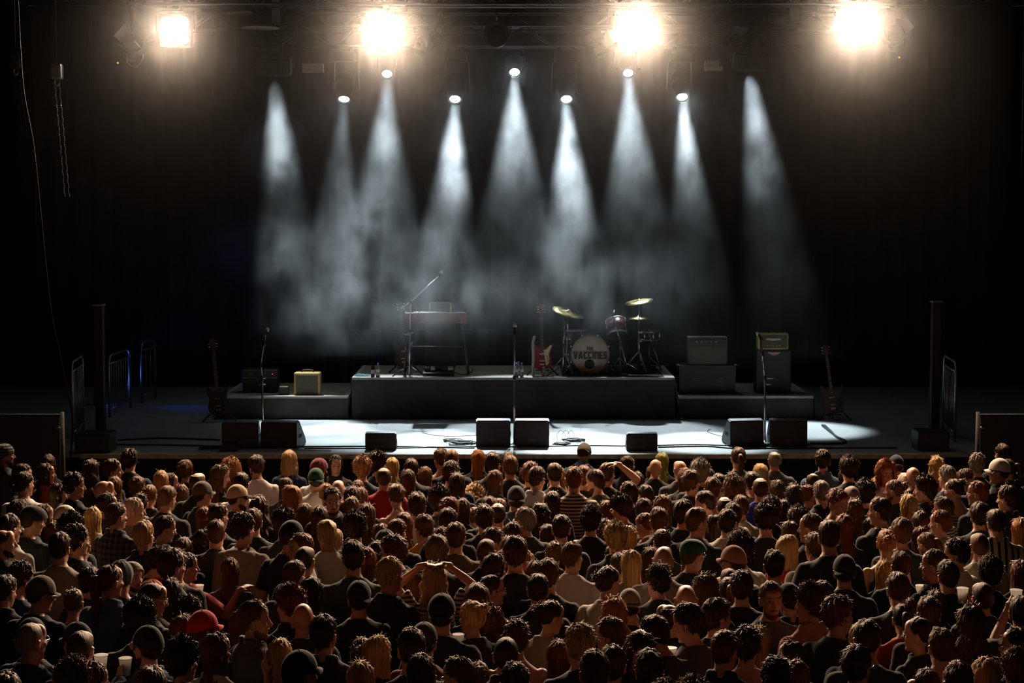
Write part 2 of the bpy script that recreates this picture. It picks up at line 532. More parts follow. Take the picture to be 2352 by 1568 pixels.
def profile_light(cx, cy, D, truss_z, aim, watts, label, deg, tilt_box):
    """Large wash fixture: its box body hides the lens from the hall."""
    p = px(cx, cy, D)
    t = thing('wash_light', label, 'stage light', p, 0, 'large wash lights at the truss ends')
    bd = MB().box((0, 0, .13), (.52, .42, .30), rot=(R(tilt_box), 0, 0), bev=.04)
    bd.build('body', M['black_paint'], t)
    g = MB()
    for k in range(6):
        for j in range(2):
            g.box((-.12 + j * .16, -.235, .30 + k * .035 - .02), (.13, .02, .016))
    g.build('vent_grille', M['dark_truss'], t)
    MB().box((-.02, -.16, .36), (.36, .12, .28), bev=.02).build('ballast', M['black_paint'], t)
    MB().tube([(-.31, 0, .12), (-.31, 0, .62), (.31, 0, .62), (.31, 0, .12)], .018, 8).build('yoke', M['dark_metal'], t)
    MB().tube([(0, 0, .62), (0, 0, truss_z - p.z)], .025, 8).build('hanger', M['dark_metal'], t)
    d = (Vector(aim) - p).normalized()
    beam_light(t, Vector((0, 0, -.06)), aim, watts, deg, .12)
    return t
profile_light(630, 172, Y_MT - .2, 7.5, FL(-3.1, 25.6), W, 'large dark wash light left of the white ballast box, smoke billowing below', 20, 8)
profile_light(1722, 160, Y_MT - .2, 7.5, FL(4.2, 25.2), W * .9, 'large dark wash light right of the white ballast box with a wide beam', 20, 8)

# ------------------------------------------------------------------ haze over the stage
def haze_mat():
    m = bpy.data.materials.new('stage_haze')
    m.use_nodes = True
    nt = m.node_tree
    nt.nodes.clear()
    N, L = nt.nodes.new, nt.links.new
    out = N('ShaderNodeOutputMaterial')
    vs = N('ShaderNodeVolumeScatter')
    vs.inputs['Color'].default_value = (.95, .97, 1, 1)
    vs.inputs['Anisotropy'].default_value = .75
    geo = N('ShaderNodeNewGeometry')
    mp = N('ShaderNodeMapping'); mp.inputs['Scale'].default_value = (1, .6, .75); mp.inputs['Location'].default_value = HAZE_OFF
    L(geo.outputs['Position'], mp.inputs['Vector'])
    def noise(scale, detail, lo, hi, to0, to1, dist=.6, rough=.6):
        n = N('ShaderNodeTexNoise'); n.inputs['Scale'].default_value = scale; n.inputs['Detail'].default_value = detail
        n.inputs['Roughness'].default_value = rough; n.inputs['Distortion'].default_value = dist
        L(mp.outputs['Vector'], n.inputs['Vector'])
        r = N('ShaderNodeMapRange'); r.inputs['From Min'].default_value = lo; r.inputs['From Max'].default_value = hi
        r.inputs['To Min'].default_value = to0; r.inputs['To Max'].default_value = to1
        L(n.outputs['Fac'], r.inputs['Value'])
        return r.outputs['Result']
    def mul(a, b):
        k = N('ShaderNodeMath'); k.operation = 'MULTIPLY'; L(a, k.inputs[0]); L(b, k.inputs[1]); return k.outputs[0]
    # thin even haze plus the puffs that the machines send through the light, broken up by drifting noise
    sep = N('ShaderNodeSeparateXYZ'); L(geo.outputs['Position'], sep.inputs[0])
    wisps = noise(2.1, 4, .40, .62, .03, 1.15, .0, .70)
    total = None
    for (x, y, D, r, amp) in PUFFS:
        c = px(x, y, D)
        ma = N('ShaderNodeVectorMath'); ma.operation = 'MULTIPLY_ADD'
        L(geo.outputs['Position'], ma.inputs[0])
        ma.inputs[1].default_value = (1 / r[0], 1 / r[1], 1 / r[2]); ma.inputs[2].default_value = (-c.x / r[0], -c.y / r[1], -c.z / r[2])
        ln = N('ShaderNodeVectorMath'); ln.operation = 'LENGTH'; L(ma.outputs[0], ln.inputs[0])
        mr = N('ShaderNodeMapRange'); mr.interpolation_type = 'SMOOTHSTEP'
        mr.inputs['From Min'].default_value = .25; mr.inputs['From Max'].default_value = 1.25
        mr.inputs['To Min'].default_value = amp; mr.inputs['To Max'].default_value = 0
        L(ln.outputs['Value'], mr.inputs['Value'])
        if total is None: total = mr.outputs[0]
        else:
            k = N('ShaderNodeMath'); k.operation = 'ADD'; L(total, k.inputs[0]); L(mr.outputs[0], k.inputs[1]); total = k.outputs[0]
    # drifting background smoke, only at the back of the stage and well above the deck
    dep = N('ShaderNodeMapRange'); dep.inputs['From Min'].default_value = 24.9; dep.inputs['From Max'].default_value = 26.4
    L(sep.outputs['Y'], dep.inputs['Value'])
    hi = N('ShaderNodeMapRange'); hi.inputs['From Min'].default_value = 2.6; hi.inputs['From Max'].default_value = 5.2
    hi.inputs['To Min'].default_value = .015; hi.inputs['To Max'].default_value = DRIFT * .4
    L(sep.outputs['Z'], hi.inputs['Value'])
    drift = mul(dep.outputs[0], hi.outputs[0])
    k = N('ShaderNodeMath'); k.operation = 'ADD'; L(total, k.inputs[0]); L(drift, k.inputs[1])
    cl = mul(k.outputs[0], wisps)
    # extra haze packed round each blinder, added to shape its halo
    for (x, y, amp) in HALO_HAZE:
        c = px(x, y, Y_FT - .45)
        ma = N('ShaderNodeVectorMath'); ma.operation = 'DISTANCE'
        L(geo.outputs['Position'], ma.inputs[0]); ma.inputs[1].default_value = c
        mr = N('ShaderNodeMapRange'); mr.interpolation_type = 'SMOOTHSTEP'
        mr.inputs['From Min'].default_value = .1; mr.inputs['From Max'].default_value = 1.6
        mr.inputs['To Min'].default_value = amp; mr.inputs['To Max'].default_value = 0
        L(ma.outputs['Value'], mr.inputs['Value'])
        k = N('ShaderNodeMath'); k.operation = 'ADD'; L(cl, k.inputs[0]); L(mr.outputs[0], k.inputs[1]); cl = k.outputs[0]
    ad = N('ShaderNodeMath'); ad.operation = 'MULTIPLY_ADD'
    L(cl, ad.inputs[0]); ad.inputs[1].default_value = HAZE_HI; ad.inputs[2].default_value = HAZE_LO
    L(ad.outputs[0], vs.inputs['Density'])
    L(vs.outputs['Volume'], out.inputs['Volume'])
    m.cycles.volume_sampling = 'MULTIPLE_IMPORTANCE'
    m.cycles.volume_step_rate = 1.0
    return m
HAZE_LO, HAZE_HI, HAZE_OFF, DRIFT = .0024, .46, (0, 0, 0), .20
HALO_HAZE = [(402, 70, .010), (885, 75, .015), (1458, 70, .018), (1962, 57, .018)]
PUFFS = [(830, 700, 26.2, (1.7, .9, .7), .70), (1060, 690, 26.2, (1.0, .8, .65), .5), (1350, 660, 26.4, (1.7, .9, .8), .36), (625, 335, 27.2, (.50, .8, .72), 2.3), (590, 575, 26.6, (.85, .9, .62), .75), (835, 470, 27.0, (.5, .8, .85), .9), (800, 590, 26.5, (1.0, .9, .8), .7),
         (885, 330, 28.6, (.45, .9, .7), .4), (1040, 390, 27.2, (.4, .8, .9), 1.0), (1005, 560, 26.6, (.6, .8, .5), .7), (1182, 310, 28.8, (.45, 1.1, 1.0), .55),
         (1300, 420, 27.2, (.5, .8, 1.0), 1.1), (1320, 560, 26.7, (.6, .8, .5), .5), (1442, 320, 28.8, (.5, 1.1, 1.1), .55), (1582, 330, 27.4, (.4, .8, .85), .9), (1735, 300, 27.2, (.55, .9, 1.1), 1.0)]
hz = MB().box((0, (22.3 + BACK - .2) / 2, 5.0), (12.8, BACK - .2 - 22.3, 5.2)).build('stage_haze', haze_mat())
tag(hz, 'thin drifting smoke filling the air above the stage', 'haze', kind='stuff')
# ------------------------------------------------------------------ materials that take each person's own colour
def obj_col_mat(name, rough, fabric=0.0, strands=False, spec=.4, pattern=None):
    m = bpy.data.materials.new(name)
    nt, b = nodes_of(m)
    N, L = nt.nodes.new, nt.links.new
    oi = N('ShaderNodeObjectInfo')
    tc = N('ShaderNodeTexCoord')
    base = oi.outputs['Color']
    b.inputs['Roughness'].default_value = rough
    b.inputs['Specular IOR Level'].default_value = spec
    if fabric:
        b.inputs['Sheen Weight'].default_value = .12; b.inputs['Sheen Roughness'].default_value = .4
    def times(a, bb, fac=1.0, blend='MULTIPLY'):
        k = N('ShaderNodeMix'); k.data_type = 'RGBA'; k.blend_type = blend; k.inputs['Factor'].default_value = fac
        L(a, k.inputs[6]); L(bb, k.inputs[7]); return k.outputs[2]
    if strands:
        b.inputs['Specular Tint'].default_value = (1.0, .58, .32, 1)
        uv = N('ShaderNodeUVMap'); uv.uv_map = 'strand'
        mp = N('ShaderNodeMapping'); mp.inputs['Scale'].default_value = (60, 2.2, 1)
        L(uv.outputs['UV'], mp.inputs['Vector'])
        n = N('ShaderNodeTexNoise'); n.inputs['Scale'].default_value = 1.0; n.inputs['Detail'].default_value = 5; n.inputs['Roughness'].default_value = .65; n.inputs['Distortion'].default_value = .3
        L(mp.outputs['Vector'], n.inputs['Vector'])
        r = N('ShaderNodeValToRGB')
        r.color_ramp.elements[0].position = .3; r.color_ramp.elements[0].color = (.45, .42, .40, 1)
        r.color_ramp.elements[1].position = .72; r.color_ramp.elements[1].color = (1.35, 1.25, 1.15, 1)
        L(n.outputs['Fac'], r.inputs['Fac'])
        base = times(base, r.outputs['Color'])
        bp = N('ShaderNodeBump'); bp.inputs['Strength'].default_value = .9; bp.inputs['Distance'].default_value = .006
        L(n.outputs['Fac'], bp.inputs['Height']); L(bp.outputs['Normal'], b.inputs['Normal'])
    if fabric:
        n = N('ShaderNodeTexNoise'); n.inputs['Scale'].default_value = 7; n.inputs['Detail'].default_value = 5
        L(tc.outputs['Object'], n.inputs['Vector'])
        bp = N('ShaderNodeBump'); bp.inputs['Strength'].default_value = fabric; bp.inputs['Distance'].default_value = .03
        L(n.outputs['Fac'], bp.inputs['Height']); L(bp.outputs['Normal'], b.inputs['Normal'])
    if pattern:
        sep = N('ShaderNodeSeparateXYZ'); L(tc.outputs['Object'], sep.inputs[0])
        def band(sock, freq, th):
            q = N('ShaderNodeMath'); q.operation = 'MULTIPLY'; q.inputs[1].default_value = freq; L(sock, q.inputs[0])
            f = N('ShaderNodeMath'); f.operation = 'FRACT'; L(q.outputs[0], f.inputs[0])
            g = N('ShaderNodeMath'); g.operation = 'GREATER_THAN'; g.inputs[1].default_value = th; L(f.outputs[0], g.inputs[0])
            return g.outputs[0]
        dark = N('ShaderNodeRGB'); dark.outputs[0].default_value = (.012, .011, .012, 1)
        k = N('ShaderNodeMix'); k.data_type = 'RGBA'
        if pattern == 'stripe': fac = band(sep.outputs['Z'], 30, .55)
        elif pattern == 'pinstripe': fac = band(sep.outputs['X'], 16, .6)
        elif pattern == 'thin': fac = band(sep.outputs['Z'], 14, .12)
        else:
            a = N('ShaderNodeMath'); a.operation = 'ADD'
            L(band(sep.outputs['Z'], 18, .5), a.inputs[0]); L(band(sep.outputs['X'], 18, .5), a.inputs[1])
            h = N('ShaderNodeMath'); h.operation = 'MULTIPLY'; h.inputs[1].default_value = .5; L(a.outputs[0], h.inputs[0]); fac = h.outputs[0]
        L(fac, k.inputs['Factor']); L(base, k.inputs[6]); L(dark.outputs[0], k.inputs[7])
        base = k.outputs[2]
    if name == 'skin':
        at = N('ShaderNodeVertexColor'); at.layer_name = 'tint'
        base = times(base, at.outputs['Color'])
    L(base, b.inputs['Base Color'])
    return m
M['skin'] = obj_col_mat('skin', .48, spec=.45)
M['hair'] = obj_col_mat('hair', .46, strands=True, spec=.38)
M['cloth_obj'] = obj_col_mat('cloth', .85, fabric=.35, spec=.2)
M['cloth_stripe'] = obj_col_mat('striped_cloth', .85, fabric=.35, spec=.2, pattern='stripe')
M['cloth_thin'] = obj_col_mat('thin_striped_cloth', .85, fabric=.35, spec=.2, pattern='thin')
M['cloth_pin'] = obj_col_mat('pinstriped_cloth', .85, fabric=.35, spec=.2, pattern='pinstripe')
M['cloth_plaid'] = obj_col_mat('plaid_cloth', .85, fabric=.35, spec=.2, pattern='plaid')
# ------------------------------------------------------------------ people: shapes
def remesh(mb, voxel, name, smooth_n=2, ratio=1.0):
    """One continuous surface grown over the collected closed shapes."""
    src = mb.mesh(name + '_src', None)
    ob = bpy.data.objects.new('tmp', src); COL.objects.link(ob)
    m = ob.modifiers.new('r', 'REMESH'); m.mode = 'VOXEL'; m.voxel_size = voxel; m.use_smooth_shade = True
    s = ob.modifiers.new('s', 'SMOOTH'); s.iterations = smooth_n; s.factor = .5
    if ratio < 1:
        k = ob.modifiers.new('d', 'DECIMATE'); k.ratio = ratio
    bpy.context.view_layer.update()
    dg = bpy.context.evaluated_depsgraph_get()
    me = bpy.data.meshes.new_from_object(ob.evaluated_get(dg))
    me.name = name
    bpy.data.objects.remove(ob); bpy.data.meshes.remove(src)
    me.polygons.foreach_set('use_smooth', [True] * len(me.polygons))
    return me

def cap_tube(mb, pts, rs):
    mb.tube(pts, rs, 12)
    mb.ball(pts[0], rs[0], 12, 8); mb.ball(pts[-1], rs[-1], 12, 8)
    for p, r in zip(pts[1:-1], rs[1:-1]): mb.ball(p, r, 12, 8)

def loft(mb, rings, n=20):
    """rings: (z, rx, ry, y)"""
    vs, fs = [], []
    for (z, rx, ry, y) in rings:
        for k in range(n):
            w = 2 * math.pi * k / n
            vs.append((rx * math.cos(w), y + ry * math.sin(w), z))
    for i in range(len(rings) - 1):
        for k in range(n):
            k2 = (k + 1) % n
            fs.append((i * n + k, i * n + k2, (i + 1) * n + k2, (i + 1) * n + k))
    fs.append(tuple(range(n - 1, -1, -1))); fs.append(tuple(range((len(rings) - 1) * n, len(rings) * n)))
    mb.add(vs, fs, True)

# elbow, wrist, palm direction, palm normal, finger curl, for the right (+x) arm; mirrored for the left
ARM = {
    'down': ((.235, -.035, 1.13), (.235, .05, .90), (0, .15, -1), (-1, 0, 0), .5),
    'bent': ((.225, -.02, 1.14), (.13, .22, 1.16), (-.5, .8, .35), (-.3, -.3, 1), .9),
    'cup':  ((.325, .04, 1.19), (.345, .16, 1.44), (-.25, .45, .85), (-1, .1, 0), 1.15),
    'fist': ((.31, .10, 1.17), (.30, .16, 1.45), (-.1, .25, 1), (-.4, 1, .2), 1.5),
    'open': ((.31, .12, 1.17), (.33, .20, 1.44), (.05, .15, 1), (-.5, .85, 0), .22),
    'vee':  ((.33, .16, 1.20), (.25, .27, 1.45), (-.35, .10, 1), (.2, 1, 0), .3),
    'crown': ((.33, .03, 1.60), (.13, -.02, 1.77), (-1, -.25, .1), (0, 0, -1), .45),
    'out':  ((.44, .04, 1.43), (.68, .10, 1.47), (1, .25, -.1), (0, .2, -1), .5),
    'point': ((.30, .17, 1.20), (.30, .36, 1.40), (.2, .9, .3), (0, .3, -1), .3),
}
POSE = {'stand': ('down', 'down'), 'hold': ('bent', 'bent'), 'cup': ('cup', 'down'), 'cupl': ('down', 'cup'), 'pointcup': ('cup', 'point'), 'fist': ('down', 'fist'), 'open': ('open', 'down'),
        'vee': ('vee', 'down'), 'crown': ('crown', 'crown'), 'outl': ('down', 'out'), 'nape': ('crown', 'down'), 'point': ('point', 'down')}
FINE = {'cup', 'cupl', 'pointcup', 'fist', 'open', 'vee', 'crown', 'outl', 'nape', 'point', 'hold'}
SHO = {'m': .185, 'f': .158}

def hand(mb, wrist, d, nrm, curl, sx, spread=0.0, v_sign=False):
    w, d = Vector(wrist), Vector(d).normalized()
    n = Vector(nrm); n = (n - d * n.dot(d)).normalized()
    s = d.cross(n) * sx                       # towards the thumb side
    palm_c = w + d * .048
    Mx = Matrix((s, d, n)).transposed().to_4x4(); Mx.translation = palm_c
    mb.ball((0, 0, 0), (.040, .052, .015), 14, 10, Mx)
    cap_tube(mb, [w - d * .02, w + d * .03], [.024, .028])
    for k, (off, ln, r) in enumerate(((.029, .072, .0085), (.010, .080, .009), (-.010, .074, .0085), (-.029, .058, .0078))):
        c = curl
        if v_sign: c = .12 if k in (0, 1) else 1.6
        base = palm_c + s * off + d * .040
        dd = (d + s * off * (4.5 if v_sign and k < 2 else 2.2 if curl < .4 else .6)).normalized()
        pts = [base - d * .015, base]
        a = 0.0
        p = base
        for j, q in enumerate((.45, .32, .23)):
            a += c * (.75 if j == 0 else .8)
            p = p + (dd * math.cos(a) + n * math.sin(a)) * ln * q
            pts.append(p)
        cap_tube(mb, pts, [r, r, r * .95, r * .9, r * .82])
    tb = w + d * .022 + s * .022
    t1 = tb + (s * .75 + d * .55 + n * .25).normalized() * .036
    t2 = t1 + (d * .85 + n * (.35 + .3 * curl) + s * .1).normalized() * .030
    t3 = t2 + (d * .7 + n * (.4 + .5 * curl) - s * .1).normalized() * .022
    cap_tube(mb, [tb, t1, t2, t3], [.013, .0105, .0095, .008])

def arm_points(kind, sx, sex, grow=0.0):
    e, w, d, n, c = ARM[kind]
    k = SHO[sex]
    dx = .185 - k
    sh = Vector((sx * k, -.012, 1.386))
    el = Vector((sx * (e[0] - dx), e[1], e[2])); wr = Vector((sx * (w[0] - dx), w[1], w[2]))
    return sh, el, wr, Vector((sx * d[0], d[1], d[2])), Vector((sx * n[0], n[1], n[2])), c

TORSO = {
    'm': [(.86, .155, .115, -.005), (.95, .168, .122, -.008), (1.06, .152, .112, .0), (1.2, .168, .122, .0), (1.32, .182, .122, -.006),
          (1.385, .180, .098, -.014), (1.432, .158, .082, -.020), (1.470, .108, .070, -.022), (1.502, .074, .062, -.020), (1.53, .058, .054, -.014)],
    'f': [(.86, .165, .118, -.01), (.95, .172, .122, -.012), (1.08, .132, .098, .0), (1.2, .142, .112, .008), (1.29, .155, .122, .012),
          (1.385, .154, .090, -.012), (1.43, .128, .074, -.018), (1.466, .084, .062, -.020), (1.498, .060, .054, -.018), (1.53, .048, .046, -.012)],
}

def head_shapes(mb):
    mb.ball((0, -.010, 1.655), (.0725, .096, .098), 28, 20)              # skull
    mb.ball((0, .028, 1.606), (.060, .064, .092), 24, 16)               # face block
    mb.ball((0, .024, 1.556), (.055, .058, .042), 20, 12)               # jaw
    mb.ball((0, .068, 1.534), (.026, .022, .020), 14, 10)               # chin
    mb.ball((0, .052, 1.70), (.060, .042, .046), 16, 12)                # forehead
    cap_tube(mb, [(0, .088, 1.660), (0, .101, 1.632), (0, .111, 1.612)], [.0085, .0105, .0125])   # nose
    for a in (-1, 1):
        mb.ball((a * .0095, .098, 1.607), (.009, .011, .008), 10, 8)    # nostril wing
        cap_tube(mb, [(a * .012, .089, 1.671), (a * .036, .080, 1.675), (a * .052, .060, 1.668)], [.009, .0095, .008])  # brow
        mb.ball((a * .037, .066, 1.618), (.022, .022, .019), 12, 8)     # cheekbone
        mb.ball((a * .031, .072, 1.6495), (.0125, .0125, .0125), 12, 8) # eyeball
        mb.ball((a * .0755, -.012, 1.628), (.010, .020, .033), 12, 10)   # ear
        cap_tube(mb, [(a * .0805, -.022, 1.648), (a * .0855, -.012, 1.660), (a * .0815, .004, 1.655)], [.006, .006, .006])
    mb.ball((0, .084, 1.5785), (.024, .012, .0075), 14, 8)              # lips
    mb.ball((0, .081, 1.5655), (.021, .012, .0078), 14, 8)

BASE_BODY, BODY, SHIRT, TROUSERS = {}, {}, {}, {}

def base_body(sex, pose):
    if (sex, pose) in BASE_BODY: return BASE_BODY[(sex, pose)]
    mb = MB()
    head_shapes(mb)
    nr = .056 if sex == 'm' else .047
    cap_tube(mb, [(0, -.022, 1.42), (0, -.012, 1.50), (0, -.006, 1.57)], [nr * 1.12, nr, nr * .98])
    loft(mb, TORSO[sex])
    for sx, kind in ((1, POSE[pose][0]), (-1, POSE[pose][1])):
        sh, el, wr, d, n, c = arm_points(kind, sx, sex)
        q = 1.0 if sex == 'm' else .86
        mb.ball(sh, .054 * q, 14, 10)
        cap_tube(mb, [sh, sh.lerp(el, .5), el], [.053 * q, .049 * q, .041 * q])
        cap_tube(mb, [el, el.lerp(wr, .35), wr], [.041 * q, .042 * q, .026 * q])
        hand(mb, wr, d, n, c, -sx if kind != 'crown' else sx, v_sign=kind == 'vee')
        hx = .092
        cap_tube(mb, [(sx * hx, -.005, .90), (sx * .10, .008, .70), (sx * .10, .012, .50)], [.092, .078, .058])
        cap_tube(mb, [(sx * .10, .012, .50), (sx * .103, -.012, .34), (sx * .105, -.02, .09)], [.055, .056, .038])
        mb.ball((sx * .11, .05, .045), (.045, .125, .045), 16, 10)
    me = remesh(mb, .0055 if pose in FINE else .0075, 'person_body', 2, .16 if pose in FINE else .20)
    BASE_BODY[(sex, pose)] = me
    return me

PIVOT = Vector((0, -.012, 1.49))

def turn_matrix(yaw, down):
    return Matrix.Translation(PIVOT) @ Matrix.Rotation(R(-yaw), 4, 'Z') @ Matrix.Rotation(R(-down), 4, 'X') @ Matrix.Translation(-PIVOT)

def body_mesh(sex, pose, yaw, down):
    """The body with its head turned by yaw and bent down, the neck following smoothly; faces coloured per vertex."""
    k = (sex, pose, yaw, down)
    if k in BODY: return BODY[k]
    src = base_body(sex, pose)
    me = src.copy()
    n = len(me.vertices)
    co = np.empty(n * 3, dtype=np.float32); me.vertices.foreach_get('co', co); co = co.reshape(-1, 3).astype(np.float64)
    # colours first, in the unturned frame
    tint = np.ones((n, 4))
    hd = (co[:, 2] > 1.5) & (np.abs(co[:, 0]) < .11)
    def ell(c, r):
        return (((co[:, 0] - c[0]) / r[0]) ** 2 + ((co[:, 1] - c[1]) / r[1]) ** 2 + ((co[:, 2] - c[2]) / r[2]) ** 2)
    for a in (-1, 1):
        tint[ell((a * .031, .086, 1.6495), (.015, .014, .0065)) < 1, :3] = (.9, .95, 1.0)
        tint[ell((a * .031, .087, 1.6495), (.0065, .012, .0068)) < 1, :3] = (.04, .035, .03)
        tint[(ell((a * .032, .090, 1.6595), (.018, .016, .004)) < 1), :3] = (.25, .18, .15)
        tint[(ell((a * .034, .088, 1.679), (.023, .022, .0065)) < 1), :3] = (.22, .16, .12)
    tint[ell((0, .094, 1.572), (.026, .016, .0125)) < 1, :3] = (.80, .42, .40)
    at = me.color_attributes.new('tint', 'FLOAT_COLOR', 'POINT')
    at.data.foreach_set('color', tint.astype(np.float32).ravel())
    # near the neck the turn fades out; the raised hands keep still
    r = np.sqrt(co[:, 0] ** 2 + (co[:, 1] + .012) ** 2)
    w = np.clip((co[:, 2] - 1.445) / .10, 0, 1); w = w * w * (3 - 2 * w)
    w = w * (r < .135)
    if pose in ('crown', 'nape', 'fist', 'open', 'vee', 'outl', 'cup', 'cupl', 'pointcup', 'point') or pose.startswith('reach'):
        arm = np.zeros(n, bool)
        for sx, kind in ((1, POSE[pose][0]), (-1, POSE[pose][1])):
            if kind == 'down': continue
            sh, el, wr, d, _n, _c = arm_points(kind, sx, sex)
            for A, B, rad in ((sh, el, .07), (el, wr, .06), (wr, wr + d.normalized() * .15, .06)):
                A, B = np.array(A), np.array(B)
                t = np.clip(((co - A) @ (B - A)) / ((B - A) @ (B - A)), 0, 1)
                dist = np.linalg.norm(co - (A + t[:, None] * (B - A)), axis=1)
                arm |= dist < rad
        inner = (((co[:, 0]) / .086) ** 2 + ((co[:, 1] + .01) / .105) ** 2 + ((co[:, 2] - 1.65) / .108) ** 2) < 1
        w = np.where(arm & ~inner, 0, w)
    if yaw or down:
        p = co - np.array(PIVOT)
        ay, ad = np.radians(-yaw) * w, np.radians(-down) * w
        y1 = p[:, 1] * np.cos(ad) - p[:, 2] * np.sin(ad); z1 = p[:, 1] * np.sin(ad) + p[:, 2] * np.cos(ad)
        x2 = p[:, 0] * np.cos(ay) - y1 * np.sin(ay); y2 = p[:, 0] * np.sin(ay) + y1 * np.cos(ay)
        co = np.stack([x2, y2, z1], 1) + np.array(PIVOT)
        me.vertices.foreach_set('co', co.astype(np.float32).ravel())
        me.update()
    me.materials.append(M['skin'])
    BODY[k] = me
    return me

def shirt_mesh(sex, pose, cut):
    """cut: tee, long, tank, hood"""
    k = (sex, pose, cut)
    if k in SHIRT: return SHIRT[k]
    mb = MB()
    g = .016
    rings = [(z, rx + g, ry + g, y) for (z, rx, ry, y) in TORSO[sex] if z < 1.48]
    rings[0] = (rings[0][0], rings[0][1] + .012, rings[0][2] + .012, rings[0][3])
    nk = .078 if sex == 'm' else .080
    if cut == 'tank':
        rings = [q for q in rings if q[0] < 1.34] + [(1.36, .135, .10, -.01), (1.385, .10, .07, -.012)]
        loft(mb, rings)
        for a in (-1, 1):
            cap_tube(mb, [(a * .085, .085, 1.33), (a * .098, .02, 1.435), (a * .10, -.05, 1.42), (a * .085, -.105, 1.32)], [.022, .020, .020, .022])
    else:
        rings += [(1.492, nk + .020, .080, -.022), (1.502, nk + .006, .074, -.022)]
        loft(mb, rings)
        for sx, kind in ((1, POSE[pose][0]), (-1, POSE[pose][1])):
            sh, el, wr, d, n, c = arm_points(kind, sx, sex)
            q = 1.0 if sex == 'm' else .88
            mb.ball(sh, .054 * q + g * .8, 14, 10)
            cap_tube(mb, [(sx * .085, -.020, 1.452), sh + Vector((-sx * .01, 0, .012))], [.036, .052 * q])
            if cut == 'tee':
                end = sh.lerp(el, .72)
                mb.tube([sh, sh.lerp(el, .4), end], [.055 * q + g, .054 * q + g + .004, .058 * q + g + .006], 14)
            else:
                cap_tube(mb, [sh, sh.lerp(el, .5), el], [.055 * q + g, .052 * q + g, .045 * q + g])
                cap_tube(mb, [el, el.lerp(wr, .5), el.lerp(wr, .93)], [.045 * q + g, .044 * q + g, .032 * q + g])
        if cut == 'hood':
            for (y, z, r) in ((-.085, 1.43, .055), (-.115, 1.39, .06)):
                pts = [(.115 * math.cos(R(t)), y * .5 + .085 * math.sin(R(t)), z + .02) for t in range(0, -181, -20)]
                cap_tube(mb, pts, [.03 + .02 * math.sin(i / (len(pts) - 1) * math.pi) for i in range(len(pts))])
        elif cut in ('tee', 'long'):
            pts = [((nk + .004) * math.cos(R(t)), -.018 + .066 * math.sin(R(t)), 1.492 - .026 * math.sin(R(t))) for t in range(0, 361, 24)]
            mb.tube(pts, .009, 8)
        if cut == 'collar':
            pts = [((nk) * math.cos(R(t)), -.016 + .070 * math.sin(R(t)), 1.506 - .026 * math.sin(R(t))) for t in range(-60, 241, 20)]
            cap_tube(mb, pts, [.020] * len(pts))
    me = remesh(mb, .011, 'shirt', 2, .45)
    # soft drapery: long shallow folds
    n = len(me.vertices)
    sd = len(SHIRT) * 3.1
    pts = [(v.co.copy(), v.normal.copy()) for v in me.vertices]
    new = []
    for p, nr_ in pts:
        f = mnoise.noise(Vector((p.x * 9 + sd, p.y * 9, p.z * 4.2))) * .010 + mnoise.noise(Vector((p.x * 22, p.y * 22 + sd, p.z * 9))) * .0035
        new.extend(p + nr_ * f)
    me.vertices.foreach_set('co', new)
    me.update()
    me.materials.append(M['cloth_obj'])
    SHIRT[k] = me
    return me

def trousers_mesh(sex):
    if sex in TROUSERS: return TROUSERS[sex]
    mb = MB()
    loft(mb, [(.80, .165, .12, -.005), (.86, .178, .132, -.006), (.93, .186, .138, -.008), (1.0, .178, .132, -.004)])
    for sx in (-1, 1):
        cap_tube(mb, [(sx * .092, -.005, .88), (sx * .10, .008, .70), (sx * .10, .012, .50), (sx * .103, -.008, .30)], [.105, .092, .072, .066])
        mb.tube([(sx * .103, -.008, .32), (sx * .105, -.012, .09)], [.068, .066], 14)
    me = remesh(mb, .014, 'trousers', 2, .3)
    me.materials.append(M['cloth_obj'])
    TROUSERS[sex] = me
    return me

# ------------------------------------------------------------------ hair
SK_C = Vector((0, -.010, 1.655)); SK_R = (.0745, .098, .100)
def skull(d):
    return 1 / math.sqrt((d.x / SK_R[0]) ** 2 + (d.y / SK_R[1]) ** 2 + (d.z / SK_R[2]) ** 2)
def lerp_table(tab, a):
    for (a0, v0), (a1, v1) in zip(tab, tab[1:]):
        if a <= a1:
            return v0 + (v1 - v0) * (a - a0) / (a1 - a0)
    return tab[-1][1]
LINE = {'short': [(0, 38), (40, 36), (58, 18), (78, 4), (92, 2), (104, -18), (125, -44), (180, -58)],
        'mop': [(0, 30), (40, 26), (60, 6), (80, -14), (100, -28), (125, -44), (180, -56)],
        'bald': [(0, 37), (48, 30), (62, 14), (78, 4), (92, 2), (104, -16), (125, -34), (180, -44)],
        'cap': [(0, 12), (60, 8), (80, -2), (92, -8), (104, -22), (125, -38), (180, -48)],
        'tied': [(0, 38), (45, 34), (62, 14), (80, -2), (96, -12), (125, -34), (180, -42)]}

def az_dir(az, el):
    a, e = R(az), R(el)
    return Vector((math.sin(a) * math.cos(e), math.cos(a) * math.cos(e), math.sin(e)))

